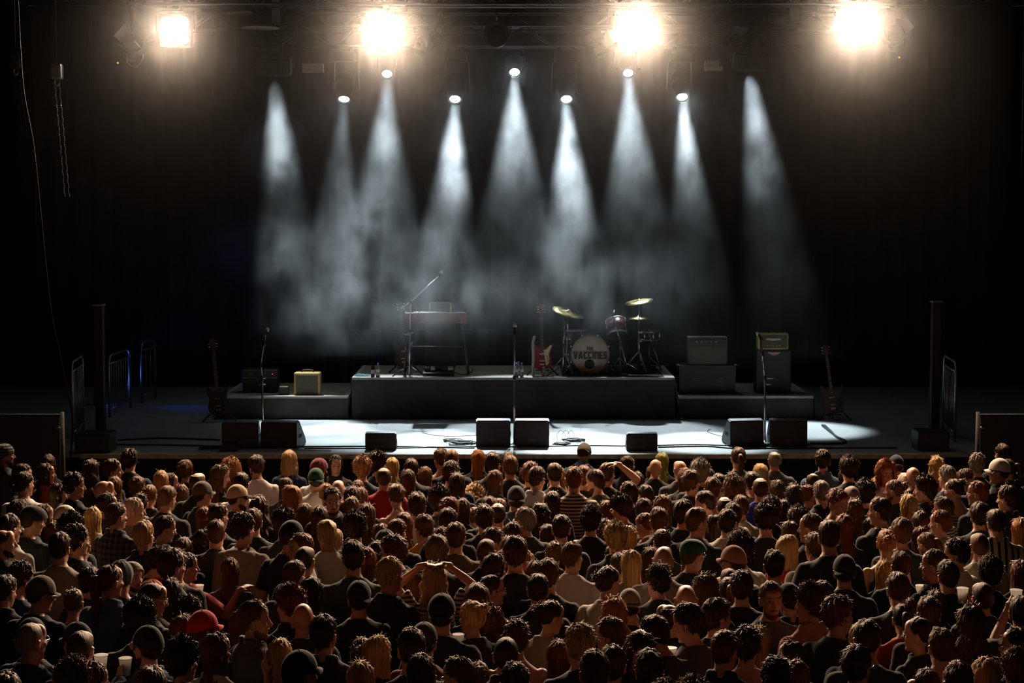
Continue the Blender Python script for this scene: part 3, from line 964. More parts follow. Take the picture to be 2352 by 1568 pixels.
HAIRS = {}
def hair_mesh(style, var=0):
    k = (style, var)
    if k in HAIRS: return HAIRS[k]
    rg = random.Random(sum(ord(c) * (i + 3) for i, c in enumerate(style)) * 17 + var)
    sd = rg.uniform(0, 50)
    mb = MB()
    uvs = []
    NA = 84
    P = dict(line='short', th=.008, top=.010, rough=.004, freq=22, long=0.0, wave=0.0, flare=.0, tuft=0, tl=.03, tcurl=0, bald=False, lift=.28, tw=.0045)
    P.update({
        'short': dict(top=.018, rough=.009, freq=17, tuft=260, tl=.026),
        'messy': dict(line='mop', th=.014, top=.024, rough=.018, freq=15, tuft=340, tl=.036, tcurl=.5, lift=.36, tw=.005),
        'buzz': dict(th=.004, top=.003, rough=.0015),
        'balding': dict(line='short', th=.007, top=.0, rough=.003, bald=True, tuft=40, tl=.014),
        'mop': dict(line='mop', th=.013, top=.020, rough=.012, freq=15, tuft=240, tl=.034),
        'curly': dict(line='mop', th=.024, top=.028, rough=.026, freq=26, tuft=850, tl=.022, tcurl=1.6, lift=.6, tw=.003),
        'long': dict(th=.011, top=.010, rough=.010, freq=20, long=.34, tuft=120, tl=.05, lift=.12),
        'wavy': dict(th=.016, top=.015, rough=.014, freq=18, long=.34, wave=.014, flare=.03, tuft=200, tl=.05, tcurl=.6, lift=.2),
        'bigcurl': dict(th=.038, top=.036, rough=.028, freq=24, long=.20, wave=.020, flare=.05, tuft=950, tl=.027, tcurl=1.6, lift=.55, tw=.0034),
        'bob': dict(th=.024, top=.016, rough=.006, freq=11, long=.165, flare=.012, tuft=110, tl=.045, lift=.12),
        'bun': dict(line='tied', th=.009, top=.008, rough=.006, freq=14, tuft=50, tl=.03, tcurl=.4),
        'pony': dict(line='tied', th=.009, top=.008, rough=.006, freq=14, tuft=40, tl=.03),
        'undercap': dict(line='cap', th=.010, top=.002, rough=.004),
        'undercaplong': dict(line='cap', th=.012, top=.002, rough=.004, long=.30),
    }[style])
    rows = 26 if P['long'] else 15
    grid = []
    for i in range(NA):
        az = 360.0 * i / NA
        a = az if az <= 180 else az - 360
        aa = abs(a)
        lo = lerp_table(LINE[P['line']], aa)
        path = []
        el0 = 90
        if P['bald']: el0 = lerp_table([(0, 37.5), (50, 40), (75, 52), (110, 54), (180, 50)], aa)
        hangs = P['long'] and aa > 62
        el1 = -8 if hangs else lo
        m_ = 15 if not P['long'] else (12 if hangs else rows)
        for j in range(m_):
            t = j / (m_ - 1)
            e = el0 + (el1 - el0) * t
            d = az_dir(a, e)
            topw = max(0, math.sin(R(max(e, 0))))
            th = P['th'] + P['top'] * topw
            if not hangs and aa > 60: th *= 1 - .85 * max(0, (t - .40) / .60) ** 1.3
            elif not hangs: th *= (1 - .6 * max(0, (t - .75) / .25))
            q = SK_C + d * (skull(d) + th)
            f = mnoise.noise(Vector((d.x * P['freq'] * .35 + sd, d.y * P['freq'] * .35, d.z * P['freq'] * .35)))
            f2 = mnoise.noise(Vector((a * .05 * P['freq'] * .2 + sd, t * 1.5, 3)))
            q = q + d * (f * P['rough'] + f2 * P['rough'] * .8) * (1 if t > .02 else 0)
            path.append(q)
        if hangs:
            L = P['long'] * (.85 + .3 * rg.random() * .5)
            if P['long'] > .25: L *= (1.0 if aa > 110 else .92)
            last = path[-1]
            d = az_dir(a, 0)
            nh = rows - m_
            for j in range(1, nh + 1):
                t = j / nh
                z = last.z - L * t
                # follow the neck a little, then lie over the shoulders and the back
                inn = -.018 * math.sin(min(1, t * 1.6) * math.pi) * (1 if P['flare'] < .02 else .2)
                out = P['flare'] * t + (.035 * max(0, t - .45) if aa > 120 else .012 * t)
                wv = P['wave'] * math.sin(t * 11 + sd + aa * .06)
                nn = mnoise.noise(Vector((a * .11 + sd, t * 2.2, 1))) * (.006 + P['rough'] * .5)
                if P['long'] < .2: inn = -.014 * max(0, t - .55) * 3
                q = Vector((last.x, last.y, 0)) + d * (inn + out + wv + nn)
                if z < 1.47 and aa < 115: q.y = max(min(q.y, .09), -.02) if aa < 95 else q.y
                path.append(Vector((q.x, q.y, z)))
        grid.append(path)
    vs, fs = [], []
    for path in grid:
        vs.extend(path)
    n_out = len(vs)
    # inner lining, so that the shell is closed
    for path in grid:
        for j, q in enumerate(path):
            ax = Vector((0, -.01, q.z if q.z < 1.66 else 1.66))
            vs.append(q + (ax - q).normalized() * (.006 if P['th'] < .006 else .010))
    for i in range(NA):
        i2 = (i + 1) % NA
        for j in range(rows - 1):
            a_, b_, c_, d_ = i * rows + j, i2 * rows + j, i2 * rows + j + 1, i * rows + j + 1
            fs.append((a_, b_, c_, d_))
            fs.append((n_out + a_, n_out + d_, n_out + c_, n_out + b_))
        j = rows - 1
        fs.append((i * rows + j, i2 * rows + j, n_out + i2 * rows + j, n_out + i * rows + j))
        if P['bald']:
            fs.append((i * rows, n_out + i * rows, n_out + i2 * rows, i2 * rows))
    mb.add(vs, fs, True)
    # loose locks standing off the shell
    flat = [(i, j) for i in range(NA) for j in range(1, rows - 1)]
    for _ in range(P['tuft']):
        i, j = rg.choice(flat)
        q = grid[i][j]
        nx = grid[i][min(j + 1, rows - 1)]
        flow = (nx - q)
        flow = flow.normalized() if flow.length > 1e-5 else Vector((0, 0, -1))
        nrm = (q - Vector((0, -.01, min(q.z, 1.655)))).normalized()
        if q.z > 1.70 and not P['long']:
            sw = Vector((math.sin(sd), math.cos(sd), 0)) * .8
            flow = (flow + sw * rg.uniform(.3, 1.2)).normalized()
        side = flow.cross(nrm).normalized()
        ln = P['tl'] * rg.uniform(.6, 1.3); w = P['tw'] * rg.uniform(.7, 1.5)
        pts = []
        for t in (0, .35, .7, 1):
            c = P['tcurl'] * t * 2.2
            o = flow * ln * (math.sin(c) / max(c, 1e-3) if c > .01 else t) * (t if c > .01 else 1) + nrm * (ln * P['lift'] * math.sin(t * 2.0) + (ln * .2 * (1 - math.cos(c)) if c else 0)) + side * math.sin(c * 1.3 + j) * ln * .25 * (1 if P['tcurl'] else 0)
            pts.append(q + o - nrm * .006)
        vv, ff = [], []
        for t, p in zip((0, .35, .7, 1), pts):
            ww = w * (1 - t) ** .6 + .0008
            vv += [p - side * ww, p + nrm * ww * .6, p + side * ww]
        for s_ in range(3):
            b = s_ * 3
            ff += [(b, b + 1, b + 4, b + 3), (b + 1, b + 2, b + 5, b + 4), (b + 2, b, b + 3, b + 5)]
        mb.add(vv, ff, True)
    if style == 'bun':
        c = (rg.uniform(-.02, .02), -.088 - .01 * var % 3, 1.735 - .012 * (var % 4))
        b2 = MB().ball(c, (.046, .042, .040), 18, 12)
        mb.add([Vector(p) + (Vector(p) - Vector(c)).normalized() * mnoise.noise(Vector(p) * 55) * .014 for p in b2.v], b2.f, True)
        for _ in range(26):
            d = Vector((rg.uniform(-1, 1), rg.uniform(-1, .4), rg.uniform(-.6, 1))).normalized()
            p0 = Vector(c) + d * .036
            e = d.cross(Vector((rg.uniform(-1, 1), rg.uniform(-1, 1), rg.uniform(-1, 1)))).normalized()
            mb.tube([p0, p0 + d * .02 + e * .012, p0 + d * .028 + e * .034], [.004, .003, .001], 4)
    if style == 'pony':
        L = .24 + .05 * (var % 3)
        pts = [(0, -.095, 1.69), (0, -.135, 1.685), (.004, -.15, 1.63), (.006, -.14, 1.55), (.0, -.135, 1.69 - L)]
        mb.tube(smooth_path(pts, 4), [.018 + .014 * math.sin(min(1, i / 8) * 1.57) * (1 if i < 12 else max(.1, (17 - i) / 5)) for i in range(17)], 12)
    me = mb.mesh('hair', M['hair'])
    uv = me.uv_layers.new(name='strand')
    co = [v.co for v in me.vertices]
    for lp in me.loops:
        p = co[lp.vertex_index]
        ang = math.atan2(p.x, -(p.y + .01)) / 6.2832
        uv.data[lp.index].uv = (ang, p.z * 1.5 + math.hypot(p.x, p.y) * 1.5)
    HAIRS[k] = me
    return me

def beard_mesh():
    if 'beard' in HAIRS: return HAIRS['beard']
    mb = MB()
    b = MB().ball((0, .026, 1.572), (.0605, .070, .066), 34, 22)
    keep = lambda p: p[1] > -.012 and p[2] < 1.612 - max(0, p[1]) * .62 and not (p[2] > 1.556 and abs(p[0]) < .030 and p[1] > .06)
    fs = [f for f in b.f if all(keep(b.v[i]) for i in f)]
    mb.add(b.v, fs, True)
    c = MB().ball((0, .067, 1.533), (.031, .0275, .026), 18, 12)
    mb.add(c.v, [f for f in c.f if all(c.v[i][2] < 1.553 for i in f)], True)
    cap_tube(mb, [(-.024, .084, 1.584), (0, .094, 1.589), (.024, .084, 1.584)], [.004, .006, .004])
    HAIRS['beard'] = mb.mesh('beard', M['hair'])
    uv = HAIRS['beard'].uv_layers.new(name='strand')
    for lp in HAIRS['beard'].loops:
        p = HAIRS['beard'].vertices[lp.vertex_index].co
        uv.data[lp.index].uv = (p.x * 4, p.z * 4)
    return HAIRS['beard']

HATS = {}
def hat_meshes(kind):
    """list of (name, mesh, level) for capf, capb, flat, beanie, hood"""
    if kind in HATS: return HATS[kind]
    out = []
    if kind in ('capf', 'capb', 'bucket'):
        s = 1 if kind != 'capb' else -1
        mb = MB()
        vs, fs = [], []
        n, r_ = 40, 11
        for j in range(r_):
            e = 90 - 84 * j / (r_ - 1)
            for i in range(n):
                a = 360 * i / n
                d = az_dir(a, e)
                k = skull(d) + .016 + .010 * max(0, math.sin(R(e)))
                q = SK_C + Vector((0, 0, .012)) + d * k
                seam = -.0016 if (i % 7 == 0) else 0
                q = q + d * seam
                q.z -= .012 * max(0, -s * math.cos(R(a))) * (j / (r_ - 1)) ** 2 * 2
                vs.append(q)
        for j in range(r_ - 1):
            for i in range(n):
                i2 = (i + 1) % n
                fs.append((j * n + i, (j + 1) * n + i, (j + 1) * n + i2, j * n + i2))
        mb.add(vs, fs, True)
        out.append(('cap', mb.mesh('cap', M['cloth_obj']), 0))
        b = MB()
        pts, m_ = [], 18
        for side in (0, .006):
            for i in range(m_ + 1):
                t = -1 + 2 * i / m_
                x = .080 * t
                y0 = .085 * math.sqrt(max(0, 1 - (x / .098) ** 2)) + .004
                y1 = y0 + .072 * math.sqrt(max(0, 1 - t * t * .96))
                zz = 1.672 + .010 * (1 - t * t)
                pts.append((x, s * (y0 - .012) - .01, zz - side)); pts.append((x, s * y1 - .01, zz - .020 - side - .012 * t * t))
        ff = []
        k = (m_ + 1) * 2
        for i in range(m_):
            a = i * 2
            ff += [(a, a + 1, a + 3, a + 2), (k + a, k + a + 2, k + a + 3, k + a + 1), (a + 1, k + a + 1, k + a + 3, a + 3), (a, a + 2, k + a + 2, k + a)]
        b.add(pts, ff, True)
        out.append(('brim', b.mesh('brim', M['cloth_obj']), 1))
        out.append(('button', MB().ball((0, -.010, 1.790), (.009, .009, .006), 10, 6).mesh('button', M['cloth_obj']), 1))
    elif kind == 'flat':
        mb = MB()
        vs, fs = [], []
        n, r_ = 36, 9
        for j in range(r_):
            e = 90 - 78 * j / (r_ - 1)
            for i in range(n):
                a = 360 * i / n
                d = az_dir(a, e)
                fr = max(0, math.cos(R(a)))
                k = skull(d) + .012 + .012 * math.sin(R(max(0, e))) * (1 - .4 * fr) + .030 * fr * (j / (r_ - 1)) ** 2 + .008 * math.sin(j / (r_ - 1) * 3.1)
                vs.append(SK_C + Vector((0, 0, .008)) + d * k)
        for j in range(r_ - 1):
            for i in range(n):
                i2 = (i + 1) % n
                fs.append((j * n + i, (j + 1) * n + i, (j + 1) * n + i2, j * n + i2))
        mb.add(vs, fs, True)
        out.append(('cap', mb.mesh('cap', M['cloth_obj']), 0))
    elif kind in ('beanie', 'hood'):
        mb = MB()
        vs, fs = [], []
        n, r_ = 44, 13
        for j in range(r_):
            for i in range(n):
                a = 360 * i / n
                aa = abs(a if a <= 180 else a - 360)
                lo = lerp_table([(0, 14), (70, 4), (110, -22), (180, -30)], aa) if kind == 'beanie' else lerp_table([(0, 34), (50, 20), (72, -30), (100, -62), (180, -64)], aa)
                e = 90 + (lo - 90) * j / (r_ - 1)
                d = az_dir(a, e)
                th = (.016 + .02 * math.sin(R(max(0, e))) * (1 if j < 6 else 1)) if kind == 'beanie' else .034
                rib = .002 * math.sin(a * .6) if kind == 'beanie' else .006 * mnoise.noise(d * 5)
                vs.append(SK_C + d * (skull(d) + th + rib))
        m0 = len(vs)
        vs += [Vector((0, -.01, p.z if p.z < 1.66 else 1.66)).lerp(p, .88) for p in vs]
        for j in range(r_ - 1):
            for i in range(n):
                i2 = (i + 1) % n
                q = (j * n + i, (j + 1) * n + i, (j + 1) * n + i2, j * n + i2)
                fs.append(q); fs.append(tuple(m0 + z for z in q[::-1]))
        j = r_ - 1
        for i in range(n):
            i2 = (i + 1) % n
            fs.append((j * n + i, m0 + j * n + i, m0 + j * n + i2, j * n + i2))
        mb.add(vs, fs, True)
        out.append((kind if kind == 'beanie' else 'hood', mb.mesh(kind, M['cloth_obj']), 0))
    HATS[kind] = out
    return out

def glasses_mesh():
    if 'glasses' in HATS: return HATS['glasses']
    mb = MB()
    for a in (-1, 1):
        mb.tube([(a * .032 + .021 * math.cos(R(t)), .098, 1.648 + .017 * math.sin(R(t))) for t in range(0, 361, 24)], .0017, 6)
        mb.tube([(a * .053, .098, 1.653), (a * .074, .085, 1.655), (a * .082, .0, 1.652), (a * .083, -.03, 1.64)], .0016, 6)
    mb.tube([(-.011, .099, 1.652), (0, .104, 1.655), (.011, .099, 1.652)], .0016, 6)
    HATS['glasses'] = mb.mesh('glasses', M['steel'])
    return HATS['glasses']

def strap_mesh(sex):
    k = ('strap', sex)
    if k in HATS: return HATS[k]
    mb = MB()
    w = .020
    path = [(-.06, .155, 1.30), (-.085, .10, 1.41), (-.088, -.01, 1.478), (-.075, -.115, 1.40), (-.02, -.158, 1.25), (.06, -.152, 1.10), (.13, -.12, .98)]
    path = smooth_path(path, 5)
    vs, fs = [], []
    for p in path:
        out_ = Vector((p.x, p.y, 0)).normalized()
        sd_ = Vector((1, 0, .35)).normalized()
        vs += [p - sd_ * w, p + sd_ * w, p + sd_ * w - out_ * .008, p - sd_ * w - out_ * .008]
    for i in range(len(path) - 1):
        for q in range(4):
            q2 = (q + 1) % 4
            fs.append((i * 4 + q, i * 4 + q2, i * 4 + 4 + q2, i * 4 + 4 + q))
    mb.add(vs, fs, True)
    HATS[k] = mb.mesh('shoulder_strap', M['cloth_obj'])
    return HATS[k]

def pack_mesh():
    if 'pack' in HATS: return HATS['pack']
    mb = MB().box((0, -.215, 1.22), (.30, .15, .40), bev=.05).box((0, -.30, 1.14), (.24, .05, .20), bev=.02)
    for a in (-1, 1):
        mb.tube(smooth_path([(a * .09, -.15, 1.38), (a * .095, -.06, 1.468), (a * .095, .06, 1.44), (a * .10, .14, 1.30)], 4), .018, 8)
    HATS['pack'] = mb.mesh('backpack', M['cloth_obj'])
    return HATS['pack']
# ------------------------------------------------------------------ people: who stands where
# per tile: u v style haircolour top yaw flags | landmark phrase     (u, v in a 5.407x zoom of the tile's corner)
CROWD = {
'A1 0 1010': '''
60 40 beanie:Z d D 60 e|the person in the striped beanie at the left edge
240 285 short k K 80 *
300 385 short k W 30
600 175 long d K 0 *
570 285 long d O 70 |the person in the orange shirt
920 395 messy k K 60
1110 235 wavy k K 10
1400 225 mop d K 70 gF
1610 100 messy d N 10 M|the tall messy-haired person at the left end of the stage lip
730 530 long k K 70 g
1290 513 bald k K 60 M|the bald man facing right under the left stage corner
1420 450 long n K 0
1700 440 mop n K 10 F
2000 375 long y K -10 |the straight blond person near the left stage corner
2110 405 long k K 70
1850 548 bun n K 10
2050 562 short e K 20 M
1330 650 short k K 60 eM
1740 648 bun d T 0
1655 708 short w T 70 MS1
225 730 mop d K 30 *
360 800 flat:K d K 60 gM|the man in the black flat cap
540 790 long n K 60
810 800 capf:W d K 80 |the person in the white cap on the left
880 880 curly k K 60 g
1150 828 long y C 0 |the long blond person on the left
1440 768 short n Q 35 M|the man in the plaid shirt
110 912 short k W 35 gM
35 1115 balding d D 80 eM
1780 995 short y K 20 M
2010 928 short d D 70 gM
950 1035 messy k K 40 *
740 1135 short k T 0 MS1|the dark-haired man in the tan tee on the left
1010 1165 pony n K 0
670 1005 long n W 20 *
1880 1290 curly d K 60 dM
2130 1338 mop d K 50 *
''',
'A2 400 1010': '''
140 238 mop n K 0 F
290 408 balding n K 10 *
350 505 capf:E d D 55 M|the man in the brown camouflage cap
90 550 long n K 0
540 298 wavy n K 75
700 225 bigcurl o K 20 |the person with big ginger curls
835 395 short k W 10 M
1030 178 mop d C -30 eM|the bearded man in the pale jumper
1430 124 bob y N 0 |the person with the blond bob
1800 222 beanie:V k W 30 |the person in the maroon beanie
2000 172 long k K 172 |the dark-haired person facing the hall
1760 340 capb:G k C 0 M|the person in the green cap
785 545 capf:C d K 60 eM|the man in the beige cap
1390 460 long d K -20
1455 560 bob o K -50 |the person with the ginger bob
1885 530 bun y W 10 *
2035 505 bald k N 0 M|the bald man in navy
1965 580 short k K 165 geM|the bearded man in glasses facing the hall
1050 690 wavy d K 0
365 830 long r K 0
545 780 short d K 40 M
465 945 long n K 20 *
525 985 short n D 10 M
855 895 messy d T 35 hMS1|the dark-haired man in the tan hoodie
985 840 short n K 0 M
1370 825 curly d K 10 M
1610 780 long n K 10
1805 820 long d K 0
1420 990 capf:X d K 35 M|the man in the black and white cap
1560 1150 short n T -120 *
1910 985 short y C -30 M
2000 1100 pony y B 10 |the person with the blond ponytail in denim
360 1105 long k T 70
100 1205 long n K 0
150 1395 short k R 60 Mpc|the person in the red top pointing right
1620 1325 buzz d K 10 M
20 1340 mop d K 10 *
''',
'A3 800 1010': '''
170 180 curly y N 0 M|the sandy curly-haired person in navy
365 125 curly v K 35 |the person with purple-black curls
545 213 long y K 0 *
780 225 short k K 0 *
1150 95 mop n T -25 tF
1280 115 short n K 0 M
1270 248 mop d N 25
1610 113 long o K 0 |the person with long straight ginger hair at the stage lip
1800 145 mop k K 30 M
1980 145 long d K 0 *
2010 183 short n K 0 MS1|the crew-cut man in black
440 343 balding d R 0 MS1|the man in the red tee
740 358 long d K 0
955 323 long n K 0
1350 403 long k K 0
1820 368 long n K 30
120 485 bun d K 0 *
50 570 long d K 0 *
150 583 long r K 10
40 700 long n K 10 *
610 528 mop n T -20 tdFS1|the person bending forward in the brown tank top
860 640 mop d W 10 *
1130 548 curly d K 0
1560 513 bigcurl y D 20 iF|the person with sandy curls in a grey jacket
2085 560 capb:D d B 0 M|the person in the dark cap and denim shirt
1755 693 short n K 0 *
1880 723 long n K 0 *
1260 698 mop r K 10
1415 720 long d K 0 *
1240 833 short d K 0 MS1
1560 828 bun n K 0
1855 783 balding d K 0 MS1|the man with the round bald patch
1690 790 mop d K 0 *
230 788 long n K 0
85 870 curly d N 0 M
690 890 long r K -20
600 973 short n K 30
940 913 mop n Y -30 F|the person in the yellow top
410 1030 long n K 0
460 1105 beanie:D d K 10 *
1150 1070 mop n K 0 *
1335 1013 short n E 0 M
1795 1073 mop d K 60
2200 830 short g D -50 gMS1|the grey-haired man in glasses facing left
600 1168 messy n N -60 gM
1095 1163 mop e K 0 M
2010 1190 long n K 0
1715 1230 buzz n K 20 MS1|the shaven-headed man in black
345 1248 long d K 0
60 1240 short k G 0 MS1|the dark-haired man in the green tee
225 1330 long r K 0 *
1780 1400 long k K 45
1980 1335 mop n K 0 *
2180 1360 wavy o K 0 |the person with wavy ginger hair
2040 1010 long d K 10 *
''',
'A4 1180 1010': '''
205 258 mop r K 0 *
150 330 long k K 0
270 320 short d W 35 gM1|the person in the white lettered tee
535 322 wavy y W -150 g|the curly-haired person in glasses looking back
510 280 short k K 0 *
745 322 short r S 0 MS1|the man in the striped shirt
885 45 capb:W d L 15 MiS2|the person in the white cap and teal lettered shirt
870 310 short r K 0 *
1045 358 short d G -55 eMK|the bearded man with the olive backpack
1160 275 short n K 25 Mn
1410 193 long k K 60 g
1840 150 long l K 0 |the person with green-blond hair
1750 245 bald k K 15 M|the bald man beside the green-blond hair
2070 262 bald k D -15 M|the bald man right of the green-blond hair
1530 390 long k K 0
1720 308 bun n T 10 t
1430 513 short k K -45
1640 550 short k K -20 *
2130 338 long n D 10
480 630 long k K 10
1360 655 curly k K -50 gMK|the curly-haired man with a backpack
1160 748 long r K 0 *
1615 715 mop d K 10
1830 678 wavy n K 50
2115 735 short k N 40 MS1|the dark-haired man hugged round the shoulders
340 778 wavy k K 0
590 923 short d K 0 M
955 805 curly k K 0 M
1150 983 wavy d R -40 f|the person with a raised fist in a red top
1800 828 short n K 0 *
1665 893 bun r P -60 F|the smiling person in pink facing left
1420 1058 short y K 0 S1|the person with short blond hair in the middle
1275 1000 curly y K 0 *
430 1048 bob k K -45 C|the dark-bobbed person holding a cup
20 1180 mop n K 0 *
500 1245 bun n K 0
725 1258 short n C 35 M
1850 1098 bun k D -15
1230 1293 pony k K 0
1860 1330 bald k T 10 MS1|the bald man in the tan shirt
1310 1383 bun k K 0
1460 1358 long y T 0
1700 1330 long n R 10 *
430 1465 short n K 10 *
''',
'A5 1560 1010': '''
260 224 curly g K 0 M|the person with grey curls at the stage lip
735 88 pony d L 0 M|the slim-necked person in the teal tee
1185 143 balding g D 0 MS1|the balding grey man at the stage lip
1010 293 bob y K 0 |the person with the short blond bob on the right
1790 108 mop k B 10 MS1|the dark-haired person in the light blue shirt
2110 183 curly k K 0 MS1
150 363 mop n K 35 MS1
350 338 short k K 0
490 410 short d K 0 *
660 395 long k K 0 *
415 453 short n T 10 M
685 453 bigcurl n K 0 |the person with a large brown curly head
920 388 short k T -20
1010 468 balding d U 10 M|the balding man in the bright blue shirt
1220 488 long d K 0
1425 543 wavy k K 0
1660 413 balding k K 10 *
1600 548 bun n K 45
1780 498 short g K 0 *
1812 583 bun y C 10 b|the person with a blond updo and cream top
1950 583 mop r K 150 |the red-haired person looking back at the hall
2070 348 long k K 0
355 622 short k K -70 M|the smiling dark-haired man facing left
570 705 balding k W 0 *
765 678 short n T 0 M
670 770 short d K 0 *
600 848 short k C 10 MoS3|the man in the cream lettered tee with his arm out
1080 770 curly d K 10 MS1|the curly-haired man in the black tee
1140 690 curly d K 0 *
1290 738 long k K 0
1490 808 curly d K 0
1640 903 short n K -55 MS1
2050 920 long r K -20
430 920 long k O -40
755 1130 curly k C -40 gM|the curly-haired man in glasses and a cream shirt
1380 998 long d K -25
1870 988 short d K 0 MS1
160 1215 flat:G d K 55 gM|the man in the olive flat cap
1355 1178 bob y R 60 |the slick blond person facing right
1690 1138 short n T -10 Mb|the man in a tan shirt with a black strap
675 1300 capf:P d C -50 M4|the man in the pink-brown cap
140 1403 bun n K 0
1180 1353 short k K 0 M
2055 1410 capb:K k K 0 MS1|the man in the black cap left of the lettered black tee
215 828 short n K 60 *
''',
'A6 1932 1010': '''
560 250 bigcurl o W 165 g|the ginger-haired person in glasses facing the hall
690 180 capb:N k K 0 *
900 343 bald k K 10 M|the bald man on the far right
1190 198 wavy y K 0 |the wavy blond person at the right end of the stage
1320 310 short g N -30 M
1690 155 messy g K 10 M
2010 40 short k K -20 MS1|the tall dark man at the right edge
1965 222 capf:W k K -70 |the person in the white cap on the far right
2090 233 pony d K -60 M
1520 345 short n K 60 *
300 478 curly k K 0
665 483 bun n K -55 eM
800 410 bob w R 0 |the person with white-blond hair tied up
1045 420 curly d K -60 MK
1450 400 pony n T -60 *
1440 473 bun d S -60 gt
1700 503 short r K -60 gM|the man in dark glasses on the far right
2070 553 mop d K -40 MS1
130 575 buzz g N 0 M
280 593 long e K 0
165 720 wavy n K 0
840 668 long y C 0 b
490 703 short d K -60 |the short-haired person facing left at the dark gap
1270 693 mop d S -70 F
1720 758 mop k K 0
1940 853 short d Z -10 MS1|the man in the pinstriped shirt
1740 908 long n C 0 k
990 880 long d K 0
1240 863 short r T -60 MS1|the ginger-haired man in a tan jacket facing left
380 953 long k K 0
755 953 mop n K 0 MS15|the man in the black lettered tee
565 1093 bun o K 0 t
985 1073 long n K 0 *
1100 1148 pony n K -30
1715 1158 buzz n T -10 eM
1435 1208 mop k C -60 gM6|the person in dark glasses and a white shirt
2240 958 long o S 10
735 1373 short r K -10 M
1160 1350 short n K -60 gC|the person in glasses drinking beside the picture tee
540 1490 long y K 10 *
2230 1480 long r K 0
''',
'L1 0 1278': '''
210 55 messy d N 40 MS1
20 220 short k K 20 *
1110 113 short k K 10
1360 100 pony n B 45 MS1|the person in the denim blue shirt
1640 57 hood:T n D 120 e|the man in the beige hood
1880 282 beanie:O k K 30 |the person in the orange beanie
455 225 capf:E d N 55 gMS1|the person in glasses and navy at the lower left
900 388 bun n P 0 tF|the bare-shouldered person with a blond bun
1840 328 buzz d K 60 gM
1740 490 curly k K 10 MS1
2110 265 long k K 10
960 800 capf:K k K -60 M|the black cap with its brim to the left
395 745 capb:K k K 30 *
380 828 buzz g N 40 gMS1|the grey-haired man in glasses at the lower left
1000 925 buzz n K 10 MS1
1835 843 capf:A d B -55 eCM|the man in a dark cap with a pale brim
905 1225 curly n W 20 MS1
1860 1358 mop n K 10
60 1420 mop k K 10
1150 1300 short d P 40 c
1500 40 beanie:D k K 10 *
''',
'L2 400 1278': '''
690 8 long n D -10 bg|the person in grey with a shoulder strap
1490 38 short n D 30 M
1700 243 long k K 10
1440 328 curly r H -55 M|the man in the thin-striped black shirt
1600 592 bald k K 0 MS1|the big bald head in the lower left
990 533 short n D 75 eMS1|the bearded man in profile facing right
170 485 curly k K 10
355 652 capf:R n K 60 -|the person in the red cap
100 713 long n K 20
520 938 long n C 35 v|the person with raised fingers
95 975 curly d K 40 M
1310 1013 long y K 0 |the long blond hair beside the raised fingers
1850 713 short k K 10 MS1
1560 1145 capf:K k K 50 MS1|the black cap at the bottom left
820 650 long n K 10 *
20 290 long k K 20
''',
'L3 800 1278': '''
510 -7 short y K 55 MS1|the blond man in black
770 163 wavy n S 0
1070 68 wavy y S 0 aS1|the person holding their hair up with both hands
130 283 capb:K k K 0 MS1|the black cap left of the blond man
1160 443 capb:K k K 10 MS1|the black cap in front of the lifted hair
1600 328 bob n K 0
1780 228 pony d K 65 g|the person in glasses facing right in the middle
1540 530 bun y K -50 CS1|the person with a blond bun and a black tee
1750 620 bigcurl n S 0 *
945 800 capb:D k V 10 M|the dark-capped person in maroon
780 873 short d K -10 MS1
360 972 long y K 40 -|the long blond hair at the bottom middle-left
165 985 bun d K 0
150 1288 long y K 0
905 1198 short n K 0 MS1
1960 1003 buzz d K 0 MS1
2080 768 messy n T 0 tM|the curly head in a pale tank top
1620 1288 bun n K 0
1430 1225 short d K -60 g
2070 1293 short n K 0 M
''',
'L4 1180 1278': '''
265 50 long n K 0
300 208 short d K 0 M
1170 103 bun d C 50 MS1|the bun-haired man in the cream tee
1790 78 messy k K -30 MS1|the dark wavy-haired man in black
1440 393 capb:T k K 0 M|the person in the tan cap
1250 488 wavy o K 0
420 528 bun k T 50 S1|the dark bun-haired person facing right
820 818 messy y K -20 MS1|the sandy messy-haired man at the bottom middle
1210 733 mop n K -60 g
1930 590 balding d K -50 M
2140 363 bald k K 0 MS1|the big bald head right of the tan cap
1850 703 short d D -45 cdMS1|the man looking down over a cup
1510 848 wavy d K 162 d|the wavy-haired person facing the hall, looking down
1230 1083 short k K 10
1000 1148 short n K 0 MS1
1690 1138 short k K 0 M
560 1030 long r K 0
1890 1530 curly n K 0 *
2230 1500 curly n K 0
''',
'L5 1560 1278': '''
330 198 wavy n K 25
620 148 buzz d K 0 M
780 155 mop d K 0 *
620 258 pony n K 0
1140 303 short n D 178 eMS1|the bearded man facing the hall
1390 320 capb:K k K -20 M
1640 303 curly n X -60 MS1|the curly-haired man in the peach shirt
1970 465 messy r K 60 |the ginger-brown head facing right
1790 295 short d K 0 *
170 553 mop d D -60 MS1
460 498 mop d K 65 eM|the bearded man facing right at the lower right
540 908 short n K 25 MS1
840 838 messy d P 20 MS1
1000 850 long y K 0
1400 1038 long k K -50
1200 1228 messy d K 0 M
1460 1278 long n K 0
200 1500 curly n K 0
''',
